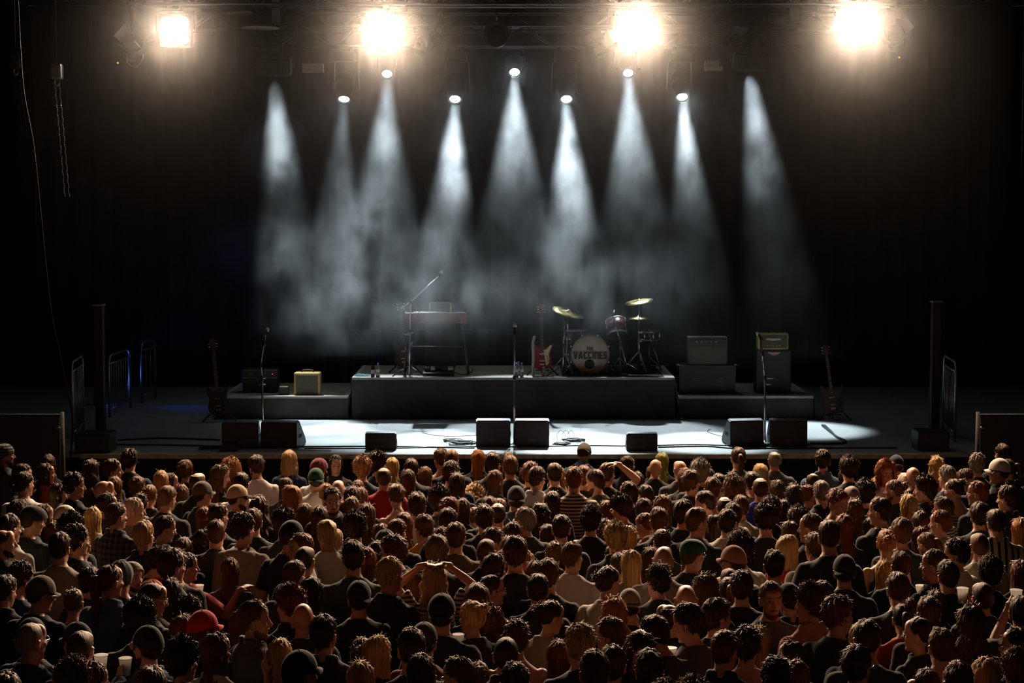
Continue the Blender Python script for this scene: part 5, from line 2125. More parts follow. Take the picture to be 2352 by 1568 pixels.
def mic_stand(base, label, joints, top, clamps=(), tripod=False, lower=None):
    t = thing('microphone_stand', label, 'microphone stand', base, 0, 'microphone stands')
    L = lambda p: Vector(p) - Vector(base)
    if tripod:
        for k in range(3):
            a = R(90 + 120 * k)
            MB().tube([(0, 0, .16), (.28 * math.cos(a), .28 * math.sin(a), .012)], .008, 8).ball((.28 * math.cos(a), .28 * math.sin(a), .012), .012, 8, 6).build('leg', M['dark_metal'], t)
    else:
        MB().lathe([(.0001, 0), (.13, 0), (.13, .012), (.11, .022), (.03, .03), (.016, .05), (.0001, .05)], 28).build('base', M['dark_metal'], t)
    MB().tube([(0, 0, .03), L(joints[0])], .0125, 10).build('lower_pole', M['steel'], t)
    j = MB()
    for p in joints[:-1] if len(joints) > 1 else joints: j.lathe([(.019, -.03), (.022, -.02), (.022, .02), (.019, .03)], 12, Matrix.Translation(L(p)))
    j.build('joint', M['dark_metal'], t)
    if len(joints) > 1:
        MB().tube([L(p) for p in joints], .010, 10).build('upper_pole', M['alu'], t)
        cb = []
        for i in range(13):
            q = i / 12
            p = L(joints[0]).lerp(L(joints[-1]), q)
            cb.append(p + Vector((.016 * math.sin(q * 15), -.015, .0)))
        MB().tube(smooth_path(cb, 3), .0035, 6).build('cable_run', M['cable'], t)
    c = MB()
    for p, dx in clamps: c.tube([L(p) + Vector((-.03 + dx, 0, 0)), L(p) + Vector((.06 + dx, -.02, 0))], .009, 8)
    if clamps: c.build('clutch_lever', M['steel'], t)
    MB().tube([L(joints[-1]), L(top)], .014, 10).build('clip', M['rubber'], t)
    return t
b1 = px(604, 1019, z=STAGE_Z); D1 = b1.y
mic_stand(b1, 'left microphone stand behind the left wedge pair, bent above a clutch', [px(602, 868, D1), px(599, 838, D1), px(606, 790, D1), px(610, 768, D1)], px(611, 762, D1), [(px(600, 868, D1), 0), (px(600, 882, D1), 0)])
mic(px(612, 760, D1), (.25, .75, .55), 'microphone on the left stand above the left wedge pair')
b2 = px(1181, 1024, z=STAGE_Z); D2 = b2.y
mic_stand(b2, 'straight microphone stand at stage centre between two wedges', [px(1181.5, 868, D2), px(1182, 762, D2)], px(1182.5, 757, D2), [])
mic(px(1182.5, 752, D2), (0, .35, .93), 'microphone on the straight middle stand')
b3 = px(1757, 1019, z=STAGE_Z); D3 = b3.y
mic_stand(b3, 'right microphone stand leaning left above its clutch', [px(1757, 868, D3), px(1751, 812, D3), px(1745, 776, D3)], px(1744, 771, D3), [(px(1756, 882, D3), .03), (px(1756, 868, D3), .06)])
mic(px(1743, 769, D3), (-.3, .75, .5), 'microphone on the leaning right stand')

# ---- amplifiers
def combo(name, label, x0, x1, ytop, ybot, D, case_m, grille_m, depth=.26, group=None, panel=True, handle=True, emblem=None, z=None):
    pb = px((x0 + x1) / 2, ybot, D)
    if z is not None: pb.z = z
    w = (x1 - x0) * D / FPX; h = px((x0 + x1) / 2, ytop, D).z - pb.z
    t = thing(name, label, 'amplifier', (pb.x, D + depth / 2, pb.z), 0, group)
    MB().box((0, 0, h / 2), (w, depth, h), bev=.018).build('case', case_m, t)
    gh = h * (.66 if panel else .86)
    MB().box((0, -depth / 2 - .002, gh / 2 + .03), (w - .06, .012, gh - .02), bev=.004).build('speaker_grille', grille_m, t)
    if panel:
        MB().box((0, -depth / 2 - .003, h - (h - gh) * .46), (w - .06, .012, (h - gh) * .5), bev=.003).build('control_panel', M['dark_metal'], t)
        for k in range(5):
            MB().lathe([(.010, 0), (.011, .008), (.008, .016), (.0001, .016)], 12, Matrix.Translation((-w * .28 + k * w * .12, -depth / 2 - .008, h - (h - gh) * .46)) @ Matrix.Rotation(R(90), 4, 'X')).build('knob', M['cream'], t)
    if handle:
        MB().tube(smooth_path([(-.09, 0, h - .002), (-.07, 0, h + .03), (.07, 0, h + .03), (.09, 0, h - .002)], 5), .010, 8).build('handle', M['rubber'], t)
    return t
combo('guitar_combo', 'small tweed combo amplifier on the low left riser', 675, 735, 856, 912, 26.55, M['tweed'], M['grille_brown'], group=None, panel=False)
combo('guitar_combo', 'tweed combo amplifier on the tall case behind the red keyboard', 985, 1038, 695, 722, 27.75, M['tweed'], M['grille_dark'], panel=False, depth=.22, z=2.90)
MB_case = MB().box((0, 0, .43), (.46, .40, .86), bev=.012)
tc_ = thing('flight_case', 'tall black case under the tweed amplifier behind the keyboard', 'case', (px(1011, 720, 27.85).x, 27.9, RISER_Z))
MB_case.build('shell', M['black_paint'], tc_)
ed = MB()
for a in (-1, 1):
    for b in (-1, 1): ed.box((a * .228, b * .198, .43), (.022, .022, .85), bev=.004)
ed.build('corner_edging', M['dark_metal'], tc_)
for a in (-1, 1): MB().tube([(a * .232, -.05, .55), (a * .25, -.05, .53), (a * .25, .05, .53), (a * .232, .05, .55)], .006, 6).build('handle', M['dark_metal'], tc_)

M['silver_tolex'] = mat('silver_tolex', (.05, .05, .055), .6, bump=.3, bscale=300)
combo('guitar_combo', 'black and silver combo amplifier on the case right of the drums', 1580, 1671, 775, 838, 26.75, M['silver_tolex'], M['grille_brown'], depth=.28)
_sc = [o for o in COL.objects if o.get('label', '').startswith('black and silver combo')][0]
MB().box((0, .0, px(1625, 775, 26.75).z - px(1625, 838, 26.75).z + .003), (.60, .24, .008), bev=.003).build('top_plate', mat('silver_top', (.75, .75, .74), .5), _sc)
fc = thing('flight_case', 'wide black road case under the combo right of the drums', 'case', (px(1625, 838, 26.75).x, 26.95, SIDE_Z))
ch = px(1625, 838, 26.75).z - SIDE_Z - .002
MB().box((0, 0, ch / 2), (.86, .46, ch), bev=.012).build('shell', M['black_paint'], fc)
ed = MB()
for a in (-1, 1):
    ed.box((a * .425, -.226, ch / 2), (.02, .02, ch), bev=.004)
    ed.box((0, -.226, .012 if a < 0 else ch - .012), (.84, .02, .02), bev=.004)
ed.build('corner_edging', M['dark_metal'], fc)
for a in (-1, 1):
    MB().prism([(a * .40, ch - .012), (a * .40, ch), (a * .47, ch - .002)], -.16, .02).build('corner_bracket', M['tape_grey'], fc)
    MB().box((a * .2, -.235, ch * .5), (.10, .012, .08), bev=.005).build('latch', M['dark_metal'], fc)

# speaker cabinets with separate amp heads
def cabinet(label, x0, x1, ytop, D, z, emblem=False):
    c = px((x0 + x1) / 2, ytop, D)
    w = (x1 - x0) * D / FPX; h = c.z - z
    t = thing('speaker_cabinet', label, 'speaker cabinet', (c.x, D + .17, z))
    MB().box((0, 0, h / 2), (w, .34, h), bev=.015).build('case', M['black_paint'], t)
    MB().box((0, -.171, h / 2), (w - .05, .012, h - .05), bev=.004).build('speaker_grille', M['grille_dark'], t)
    for a in (-1, 1): MB().box((a * w / 2, 0, h * .55), (.012, .12, .05), bev=.004).build('handle', M['black_matte'], t)
    if emblem:
        pts = [(-.10 + .20 * k / 14, h - .03 - .0) for k in range(15)] + [(.10 - .20 * k / 14, h - .035 - .045 * math.sin(math.pi * k / 14)) for k in range(15)]
        MB().prism(pts[:15] + pts[15:], -.186, -.178).build('emblem', M['drum_head_red'], t)
    return c.z
M['drum_head_red'] = mat('emblem_pink', (.62, .30, .28), .5)
zc = cabinet('tall dark speaker cabinet with a pale crescent emblem at the right', 1738, 1818, 804, 26.8, SIDE_Z, True)
ah = thing('amp_head', 'gold amplifier head on the cabinet behind the right microphone stand', 'amplifier', (px(1777, 803, 26.8).x, 26.95, zc))
hw, hh = 70 * 26.8 / FPX, px(1777, 766, 26.8).z - zc
MB().box((0, 0, hh / 2), (hw, .24, hh), bev=.016).build('case', M['gold_tolex'], ah)
MB().box((0, -.121, hh * .52), (hw - .05, .01, hh - .05), bev=.003).build('front_cloth', M['grille_gold'] if 'grille_gold' in M else M['grille_brown'], ah)
MB().prism([(-.12, hh * .62), (0, hh * .56), (.12, hh * .62), (.10, hh * .72), (0, hh * .70), (-.10, hh * .72)], -.130, -.124).build('badge', M['cream'], ah)
for k in range(5):
    MB().lathe([(.009, 0), (.010, .008), (.0001, .012)], 12, Matrix.Translation((-hw * .2 + k * hw * .1, -.126, hh * .26)) @ Matrix.Rotation(R(90), 4, 'X')).build('knob', M['cream'], ah)
MB().tube(smooth_path([(-.07, 0, hh - .002), (-.05, 0, hh + .025), (.05, 0, hh + .025), (.07, 0, hh - .002)], 5), .009, 8).build('handle', M['rubber'], ah)

zl = cabinet('low dark bass cabinet behind the left microphone stand', 556, 636, 870, 26.9, SIDE_Z)
bh = thing('amp_head', 'dark bass amplifier head with a red lamp on the low cabinet', 'amplifier', (px(596, 869, 26.9).x, 27.05, zl))
hw, hh = 82 * 26.9 / FPX, px(596, 848, 26.9).z - zl
MB().box((0, 0, hh / 2), (hw, .26, hh), bev=.012).build('case', M['black_paint'], bh)
MB().box((0, -.131, hh * .5), (hw - .04, .008, hh - .05), bev=.003).build('front_panel', M['dark_metal'], bh)
for k in range(8):
    MB().lathe([(.007, 0), (.008, .008), (.0001, .012)], 10, Matrix.Translation((-hw * .3 + k * hw * .07, -.134, hh * .5)) @ Matrix.Rotation(R(90), 4, 'X')).build('knob', M['alu'], bh)
MB().ball((hw * .36, -.137, hh * .5), .006, 10, 6).build('pilot_light', M['led_red'], bh)
e2 = MB().box((0, -.134, hh - .012), (hw - .02, .006, .006)).box((0, -.134, .012), (hw - .02, .006, .006)); e2.build('trim_strip', M['alu'], bh)

sb = thing('effects_box', 'tiny box with a gold top between the bass cabinet and tweed combo', 'box', px(651, 911, 26.6))
MB().box((0, .06, .075), (.15, .12, .15), bev=.01).build('case', M['black_paint'], sb)
MB().box((0, .06, .153), (.13, .10, .008), bev=.003).build('top_plate', M['gold_tolex'], sb)

# ---- guitars
def guitar(label, foot, H, lean, body_m, guard_m, neck_m, bass=False, strap=None, group='guitars on stands', stand_label=None, roll=0.0):
    """Stands upright on its stand, face to the hall. foot: point on the deck under the body; H: full height above the deck."""
    s = H / 1.12
    Mx = Matrix.Translation((0, 0, .10 * s)) @ Matrix.Rotation(R(lean), 4, 'Y') @ Matrix.Rotation(R(-9), 4, 'X') @ Matrix.Scale(s, 4)
    t = thing('bass_guitar' if bass else 'electric_guitar', label, 'guitar', foot, 0, group)
    out = [(-.02, .0), (.07, .005), (.135, .05), (.155, .12), (.135, .19), (.125, .24), (.145, .30), (.185, .39), (.165, .40), (.10, .355), (.05, .335), (.03, .36),
           (-.03, .36), (-.06, .345), (-.10, .38), (-.135, .43), (-.155, .41), (-.15, .33), (-.125, .25), (-.135, .19), (-.155, .12), (-.135, .05), (-.08, .008)]
    out = [(p.x, p.z) for p in smooth_path([(a, 0, b) for a, b in out + [out[0]]], 3)[:-1]]
    MB().prism(out, -.022, .022, Mx).build('body', body_m, t)
    g = [(.02, .30), (.07, .315), (.13, .375), (.150, .365), (.115, .28), (.10, .22), (.11, .15), (.10, .08), (.055, .06), (.045, .12), (.035, .20)]
    g = [(p.x, p.z) for p in smooth_path([(a, 0, b) for a, b in g + [g[0]]], 3)[:-1]]
    MB().prism(g, -.027, -.0215, Mx).build('pickguard', guard_m, t)
    L = .50 if not bass else .60
    MB().add([(-.024, -.02, .28), (.024, -.02, .28), (.021, -.02, .36 + L), (-.021, -.02, .36 + L), (-.024, -.036, .28), (.024, -.036, .28), (.021, -.036, .36 + L), (-.021, -.036, .36 + L)],
             [(0, 3, 2, 1), (4, 5, 6, 7), (0, 1, 5, 4), (1, 2, 6, 5), (2, 3, 7, 6), (3, 0, 4, 7)], False, Mx).build('neck', neck_m, t)
    fr = MB()
    for k in range(14): fr.box((0, -.0372, .40 + L * (1 - .93 ** (k * 1.8))), (.044, .002, .002))
    fb = MB(); fb.add([Mx @ Vector(v) for v in fr.v], fr.f); fb.build('fret', M['steel'], t)
    z0 = .36 + L
    hd = [(-.021, z0), (.021, z0), (.036, z0 + .03), (.040, z0 + .15), (.0, z0 + .165), (-.040, z0 + .15), (-.036, z0 + .03)]
    MB().prism(hd, -.034, -.018, Mx).build('headstock', body_m if not bass else M['rosewood'], t)
    for k in range(3 if not bass else 2):
        for a in (-1, 1):
            tn = MB().tube([(a * .03, -.026, z0 + .04 + k * .042), (a * .052, -.026, z0 + .04 + k * .042)], .003, 6).ball((a * .056, -.026, z0 + .04 + k * .042), (.009, .005, .007), 8, 6)
            tv = MB(); tv.add([Mx @ Vector(v) for v in tn.v], tn.f, True); tv.build('tuner', M['chrome'], t)
    for zz in (.13, .24):
        pk = MB().box((-.005, -.026, zz), (.078, .012, .020), bev=.003)
        pv = MB(); pv.add([Mx @ Vector(v) for v in pk.v], pk.f); pv.build('pickup', M['chrome'], t)
    bd = MB().box((-.005, -.026, .075), (.07, .012, .030), bev=.004); bv = MB(); bv.add([Mx @ Vector(v) for v in bd.v], bd.f); bv.build('bridge', M['chrome'], t)
    for k in range(4):
        kb = MB().lathe([(.010, 0), (.010, .010), (.0001, .012)], 10, Matrix.Translation((.075 + .010 * k, -.027, .20 - .036 * k)) @ Matrix.Rotation(R(90), 4, 'X'))
        kv = MB(); kv.add([Mx @ Vector(v) for v in kb.v], kb.f, True); kv.build('knob', M['ink'], t)
    if strap:
        pts = smooth_path(strap, 5)
        vs, fs = [], []
        for p in pts: vs += [Vector(p) + Vector((-.022, -.004, 0)), Vector(p) + Vector((.022, 0, 0)), Vector(p) + Vector((.022, .004, 0)), Vector(p) + Vector((-.022, .002, 0))]
        for i in range(len(pts) - 1):
            for q in range(4): fs.append((i * 4 + q, i * 4 + (q + 1) % 4, i * 4 + 4 + (q + 1) % 4, i * 4 + 4 + q))
        MB().add(vs, fs, True).build('strap', M['strap_leather'], t)
    st = thing('guitar_stand', stand_label, 'guitar stand', Vector(foot) + Vector((0, .10, 0)), 0, 'folding guitar stands')
    MB().tube([(0, .02, .02), (0, .02, .50 * s)], .011, 8).build('upright', M['dark_metal'], st)
    for a in (-1, 1): MB().tube([(0, .02, .24 * s), (a * .24 * s, -.10, .012)], .011, 8).ball((a * .24 * s, -.10, .012), .016, 8, 6).build('leg', M['rubber'], st)
    MB().tube([(0, .02, .24 * s), (0, .26 * s, .012)], .011, 8).build('leg', M['rubber'], st)
    for a in (-1, 1): MB().tube([(a * .02, .0, .075 * s), (a * .10 * s, -.02, .075 * s), (a * .10 * s, -.15, .085 * s)], .010, 8).build('cradle', M['rubber'], st)
    return t
gf = px(1246, 862, z=RISER_Z)
guitar('red electric guitar with a cream pickguard and hanging strap left of the drums', gf, px(1246, 699, gf.y).z - RISER_Z, -1.0, M['red_gloss'], M['cream'], M['rosewood'],
       strap=[(-.125, -.10, .62), (-.15, -.11, .50), (-.145, -.12, .30), (-.15, -.14, .10), (-.12, -.19, -.06), (-.06, -.21, -.10), (-.01, -.19, -.04), (.02, -.15, .10), (.01, -.10, .15)], stand_label='guitar stand under the red guitar')
M['sunburst'] = mat('sunburst', (.05, .022, .012), .3, coat=.4)
gf = px(545, 938, z=STAGE_Z)
guitar('dark bass guitar on a stand in front of the low left riser', Vector((gf.x, 26.1, STAGE_Z)), 1.16, -6, M['sunburst'], M['ink'], M['rosewood'], bass=True, stand_label='guitar stand under the dark bass guitar')
gf = px(925, 858, 26.6)
guitar('dim guitar beside the left keyboard leg', Vector((gf.x, 27.1, RISER_Z)), 1.12, -4, M['sunburst'], M['cream'], M['rosewood'], stand_label='guitar stand behind the left keyboard leg')
gf = px(1893, 915, 26.6)
guitar('barely lit guitar at the right end of the right riser', Vector((gf.x + .1, 26.3, STAGE_Z)), 1.15, -7, M['sunburst'], M['ink'], M['rosewood'], stand_label='guitar stand under the barely lit right guitar')

# ---- drums
AX_Y = Matrix.Rotation(R(90), 4, 'X')               # lathe z -> -y
def bass_drum():
    c = px(1355, 812, 26.85)
    r = .305
    c.z = RISER_Z + r + .012
    t = thing('bass_drum', 'bass drum with lettered cream front head and dark port hole', 'drum', (c.x, c.y, RISER_Z), 0, 'drum kit on the middle riser')
    up = Matrix.Translation((0, 0, r + .012)) @ AX_Y
    MB().lathe([(r - .008, -.40), (r - .008, -.02)], 48, up).build('shell', M['pearl_red'], t)
    for zz in (-.02, -.40):
        MB().lathe([(r - .008, zz - .022), (r + .010, zz - .022), (r + .012, zz + .018), (r - .012, zz + .020), (r - .008, zz - .022)], 48, up).build('hoop', M['hoop'], t)
    MB().lathe([(.0001, -.012), (r - .01, -.012), (r - .01, -.016)], 48, up).build('front_head', M['drum_head'], t)
    ph = Matrix.Translation((-.005, -.0, r + .012 - .155)) @ AX_Y
    MB().lathe([(.0001, -.008), (.070, -.008), (.070, -.011)], 28, ph).build('port_hole', M['ink'], t)
    MB().lathe([(.068, -.009), (.070, -.004), (.076, -.004), (.078, -.009)], 28, ph).build('port_ring', M['rubber'], t)
    for k in range(8):
        a = R(22.5 + 45 * k)
        q = Vector((math.cos(a), 0, math.sin(a)))
        b = Vector((0, 0, r + .012)) + q * (r + .012)
        MB().tube([b + Vector((0, -.0, 0)), b + Vector((0, .12, 0))], .006, 6).box(b + Vector((0, .01, 0)), (.022, .03, .022), bev=.004).build('tension_claw', M['chrome'], t)
    for a in (-1, 1):
        MB().tube([(a * (r - .03), .08, r * .62), (a * (r + .10), -.02, .008)], .009, 8).build('spur', M['chrome'], t)
    # the words on the head, in heavy condensed capitals
    G = {
        'T': (.62, [[(0, .78), (.62, .78), (.62, 1), (0, 1)], [(.19, 0), (.43, 0), (.43, .8), (.19, .8)]]),
        'H': (.64, [[(0, 0), (.22, 0), (.22, 1), (0, 1)], [(.42, 0), (.64, 0), (.64, 1), (.42, 1)], [(.2, .40), (.44, .40), (.44, .62), (.2, .62)]]),
        'E': (.56, [[(0, 0), (.22, 0), (.22, 1), (0, 1)], [(.2, 0), (.56, 0), (.56, .2), (.2, .2)], [(.2, .40), (.52, .40), (.52, .60), (.2, .60)], [(.2, .8), (.56, .8), (.56, 1), (.2, 1)]]),
        'V': (.74, [[(0, 1), (.25, 1), (.40, .28), (.34, 0), (.22, 0)], [(.74, 1), (.49, 1), (.34, .28), (.40, 0), (.52, 0)], [(.22, 0), (.52, 0), (.44, .3), (.30, .3)]]),
        'A': (.76, [[(0, 0), (.25, 0), (.40, .72), (.34, 1), (.22, 1)], [(.76, 0), (.51, 0), (.36, .72), (.42, 1), (.54, 1)], [(.22, 1), (.54, 1), (.46, .7), (.30, .7)], [(.2, .16), (.56, .16), (.53, .34), (.23, .34)]]),
        'C': (.60, [[(0, .1), (.1, 0), (.22, 0), (.22, 1), (.1, 1), (0, .9)], [(.2, 0), (.60, 0), (.60, .24), (.2, .24)], [(.2, .76), (.60, .76), (.60, 1), (.2, 1)]]),
        'I': (.23, [[(0, 0), (.23, 0), (.23, 1), (0, 1)]]),
        'n': (.66, [[(0, 0), (.22, 0), (.22, 1), (0, 1)], [(.44, 0), (.66, 0), (.66, .86), (.52, 1), (.44, 1)], [(.2, .76), (.5, .76), (.54, 1), (.2, 1)]]),
        'S': (.58, [[(0, 0), (.58, 0), (.58, .22), (0, .22)], [(.36, .2), (.58, .2), (.58, .58), (.36, .58)], [(0, .40), (.58, .40), (.58, .60), (0, .60)], [(0, .42), (.22, .42), (.22, .8), (0, .8)], [(0, .78), (.58, .78), (.58, 1), (0, 1)]]),
    }
    lt = MB()
    def word(txt, x0, x1, z0, h, grow=0.0):
        tot = sum(G[c_][0] for c_ in txt) + .09 * (len(txt) - 1)
        k = (x1 - x0) / tot
        x = x0
        for i, c_ in enumerate(txt):
            w_, polys = G[c_]
            hz_ = h * (1 + grow * abs((i + .5) / len(txt) - .5) * 2)
            for n_, pl in enumerate(polys):
                lt.prism([(x + a * k, z0 + b * hz_ - (hz_ - h) * .5) for a, b in pl], -.0145 - .0001 * n_, -.0105)
            x += (w_ + .09) * k
    zc_ = r + .012
    word('THE', -.055, .055, zc_ + .058, .056)
    word('VACCInES', -.262, .262, zc_ - .070, .108, .10)
    lt.build('lettering', M['ink'], t)
bass_drum()

def drum(name, label, c, r, h, tilt, lugs, legs=0, head=True, z0=None):
    t = thing(name, label, 'drum', c, 0, 'drum kit on the middle riser')
    q = Matrix.Rotation(R(tilt[0]), 4, 'X') @ Matrix.Rotation(R(tilt[1]), 4, 'Y')
    MB().lathe([(r, -h / 2), (r, h / 2)], 36, q).build('shell', M['pearl_red'] if name != 'snare_drum' else M['dark_metal'], t)
    for sgn, nm in ((1, 'batter_head'), (-1, 'bottom_head')):
        MB().lathe([(.0001, sgn * (h / 2 + .003)), (r, sgn * (h / 2 + .003)), (r + .001, sgn * (h / 2 - .004))], 36, q).build(nm, M['drum_head_white'], t)
        MB().lathe([(r + .001, sgn * (h / 2 - .014)), (r + .008, sgn * (h / 2 - .014)), (r + .009, sgn * (h / 2 + .008)), (r + .001, sgn * (h / 2 + .010))], 36, q).build('hoop', M['chrome'], t)
    for k in range(lugs):
        a = 2 * math.pi * k / lugs + .3
        x, y = (r + .010) * math.cos(a), (r + .010) * math.sin(a)
        m = MB().tube([q @ Vector((x, y, -h / 2)), q @ Vector((x, y, h / 2))], .0035, 6)
        m.add([q @ Vector(v) for v in MB().box((x, y, 0), (.018, .018, .05), bev=.004).v], MB().box((x, y, 0), (.018, .018, .05), bev=.004).f)
        m.build('lug', M['chrome'], t)
    for k in range(legs):
        a = 2 * math.pi * k / legs + .9
        x, y = (r + .016) * math.cos(a), (r + .016) * math.sin(a)
        MB().tube([(x, y, .08), (x, y, -h / 2 - .06), (x * 1.1, y * 1.1, RISER_Z + .012 - c[2])], .007, 8).build('leg', M['chrome'], t)
    return t
ft = px(1325, 757, 27.45)
drum('floor_tom', 'red floor tom half hidden left behind the bass drum', Vector((ft.x, 27.45, ft.z - .2)), .20, .38, (0, 0), 8, 3)
rt = px(1417, 754, 27.15)
drum('rack_tom', 'dark red rack tom tilted to show its pale bottom head', Vector((rt.x, 27.15, rt.z)), .165, .25, (-32, -4), 6)
sn = px(1492, 770, 27.7)
drum('snare_drum', 'dim snare drum low behind the cymbal stands', Vector((sn.x, 27.8, sn.z)), .17, .13, (4, 0), 8)

def cymbal(c, r, tilt, label, thin=.0):
    q = Matrix.Rotation(R(tilt[0]), 4, 'X') @ Matrix.Rotation(R(tilt[1]), 4, 'Y')
    m = MB().lathe([(.006, .030), (.02, .028), (.038, .014), (.046, .008), (r * .6, -.004), (r, -.016), (r, -.018), (r * .6, -.006), (.046, .005), (.02, .024), (.006, .026)], 44, q)
    o = m.build('cymbal', M['brass'], None, c)
    return tag(o, label, 'cymbal', 'cymbals of the drum kit')

def stand(base, top, label, spread=.26, name='cymbal_stand', boom=None):
    t = thing(name, label, 'stand', base, 0, 'drum hardware stands')
    L = Vector(top) - Vector(base)
    for k in range(3):
        a = R(-90 + 120 * k + 20)
        e = Vector((spread * math.cos(a), spread * math.sin(a), .012))
        MB().tube([(L.x * .1, L.y * .1, .30), e], .009, 8).tube([(L.x * .04, L.y * .04, .10), e * .55 + Vector((0, 0, .09))], .006, 6).ball(e, .014, 8, 6).build('leg', M['chrome'], t)
    MB().tube([(0, 0, .06), L * .55], .013, 10).build('lower_tube', M['chrome'], t)
    MB().tube([L * .5, L], .009, 10).build('upper_tube', M['chrome'], t)
    cl = MB()
    cl.lathe([(.020, -.025), (.022, .02), (.016, .03)], 12, Matrix.Translation(L * .55)).box(L * .55 + Vector((.03, 0, 0)), (.04, .012, .02), bev=.003)
    cl.build('clamp', M['chrome'], t)
    MB().lathe([(.008, 0), (.012, .006), (.010, .022), (.0001, .024)], 10, Matrix.Translation(L + Vector((0, 0, .012)))).build('wing_nut', M['chrome'], t)
    return t
c1 = px(1307, 715, 26.95); cymbal(c1, .262, (14, 14), 'wide crash cymbal tilted to the right at the left of the kit')
sb_ = px(1300, 856, z=RISER_Z); stand(sb_, c1 + Vector((-.01, 0, .0)), 'chrome stand under the left crash cymbal')
c2 = px(1468, 691, 27.25); cymbal(c2, .225, (8, -9), 'highest cymbal, tilted up to the right')
sb_ = px(1468, 851, z=RISER_Z); stand(sb_, c2, 'chrome stand under the highest cymbal', .28)
c3 = px(1467, 728, 27.5); cymbal(c3, .185, (5, 0), 'flat lower cymbal under the highest one')
stand(Vector((c3.x, 27.5, RISER_Z)), c3, 'chrome hi-hat stand under the flat lower cymbal', .22)
st = px(1428, 850, z=RISER_Z)
ts = thing('tom_stand', 'chrome stand carrying the rack tom beside the bass drum', 'stand', Vector((rt.x + .06, 27.3, RISER_Z)), 0, 'drum hardware stands')
MB().tube([(0, 0, .05), (0, 0, .50), (-.05, -.02, .62)], .013, 10).build('tube', M['chrome'], ts)
for k in range(3):
    a = R(30 + 120 * k)
    MB().tube([(0, 0, .22), (.2 * math.cos(a), .2 * math.sin(a), .012)], .009, 8).build('leg', M['chrome'], ts)
ss = thing('snare_stand', 'chrome basket stand under the snare drum', 'stand', Vector((sn.x, 27.8, RISER_Z)), 0, 'drum hardware stands')
MB().tube([(0, 0, .05), (0, 0, sn.z - RISER_Z - .10)], .012, 10).build('tube', M['chrome'], ss)
for k in range(3):
    a = R(90 + 120 * k)
    MB().tube([(0, 0, .2), (.22 * math.cos(a), .22 * math.sin(a), .012)], .008, 8).build('leg', M['chrome'], ss)
    MB().tube([(0, 0, sn.z - RISER_Z - .10), (.15 * math.cos(a), .15 * math.sin(a), sn.z - RISER_Z - .085)], .007, 8).build('basket_arm', M['chrome'], ss)
rug = MB().box((px(1400, 850, z=RISER_Z).x, 27.35, RISER_Z + .007), (1.55, 1.75, .008), bev=.002).build('drum_rug', M['black_cloth'])
tag(rug, 'thin black rug under the drum kit', 'rug')
# drum microphones on short booms
for (bx, by, jx, jy, tx, ty, D, lab) in ((1290, 853, 1297, 735, 1316, 752, 26.75, 'short boom stand reaching over the floor tom'), (1440, 855, 1408, 725, 1411, 713, 26.9, 'thin boom stand between the toms and the hi-hat'),
                                     (1512, 845, 1488, 760, 1470, 757, 27.3, 'low boom stand right of the cymbal stands')):
    b = px(bx, by, z=RISER_Z)
    mic_stand(Vector((b.x, D, RISER_Z)), lab, [px((bx + jx) / 2 + 2, (by + jy) / 2, D), px(jx, jy, D)], px(tx, ty, D + .1), [], True)

# ---- keyboard
kb = px(1001, 742, 26.75)
kt = px(1001, 718, 26.75)
k = thing('stage_keyboard', 'red stage keyboard on legs at the left of the middle riser', 'keyboard', (kb.x, 26.85, kb.z))
kw, kh = 140 * 26.75 / FPX, kt.z - kb.z
side_prism(MB(), [(-.14, .0), (.16, .0), (.16, kh * .85), (.03, kh), (-.14, kh * .96)], -kw / 2, kw / 2).build('case', M['red_case'], k)
MB().box((.04, -.02, kh + .0), (kw - .16, .16, .014), bev=.003).build('white_keys', M['keys_white'], k)
bk = MB()
for i in range(36):
    if i % 7 not in (2, 6): bk.box((-kw / 2 + .14 + i * (kw - .2) / 36, .02, kh + .012), (.010, .09, .012))
bk.build('black_keys', M['ink'], k)
for a in (-1, 1): MB().box((a * (kw / 2 + .006), .0, kh * .5), (.014, .31, kh + .012), bev=.004).build('end_cheek', M['red_case'], k)
for i in range(6): MB().lathe([(.009, 0), (.008, .014), (.0001, .015)], 10, Matrix.Translation((-kw * .42 + i * .035, .10, kh * .93))).build('knob', M['ink'], k)
ks = thing('keyboard_stand', 'black folding stand under the red keyboard', 'stand', (kb.x, 26.85, RISER_Z))
kz = kb.z - RISER_Z
for a in (-1, 1):
    MB().tube([(a * .40, -.0, kz - .01), (a * .50, -.20, .012)], .013, 8).build('leg', M['dark_metal'], ks)
    MB().tube([(a * .40, .0, kz - .01), (a * .50, .22, .012)], .013, 8).build('leg', M['dark_metal'], ks)
    MB().box((a * .40, 0, kz - .012), (.04, .32, .022), bev=.005).build('support_arm', M['dark_metal'], ks)
MB().tube([(-.44, -.09, kz * .55), (.44, -.09, kz * .55)], .010, 8).build('crossbar', M['dark_metal'], ks)
# tall boom stand at the keyboard
D = 26.65
b = px(940, 862, D)
mic_stand(Vector((b.x, D, RISER_Z)), 'tall boom microphone stand slanting up over the keyboard', [px(942, 760, D), px(943, 693, D), px(1008, 634, D)], px(1011, 631, D), [(px(940, 764, D), 0), (px(936, 768, D), -.02)], True)
bt = px(943, 693, D)
o_ = thing('counterweight_arm', 'lower end of the boom pointing left of the keyboard', 'boom arm', px(924, 706, D))
o_['label'] = 'short lower end of the long boom left of the keyboard'
MB().tube([(0, 0, 0), bt - px(924, 706, D)], .009, 8).lathe([(.014, -.03), (.016, 0), (.014, .03)], 10, Matrix.Rotation(R(55), 4, 'Y')).build('tube', M['steel'], o_)
mic(px(1013, 629, D), (.1, .5, .85), 'microphone at the top of the long slanting boom')

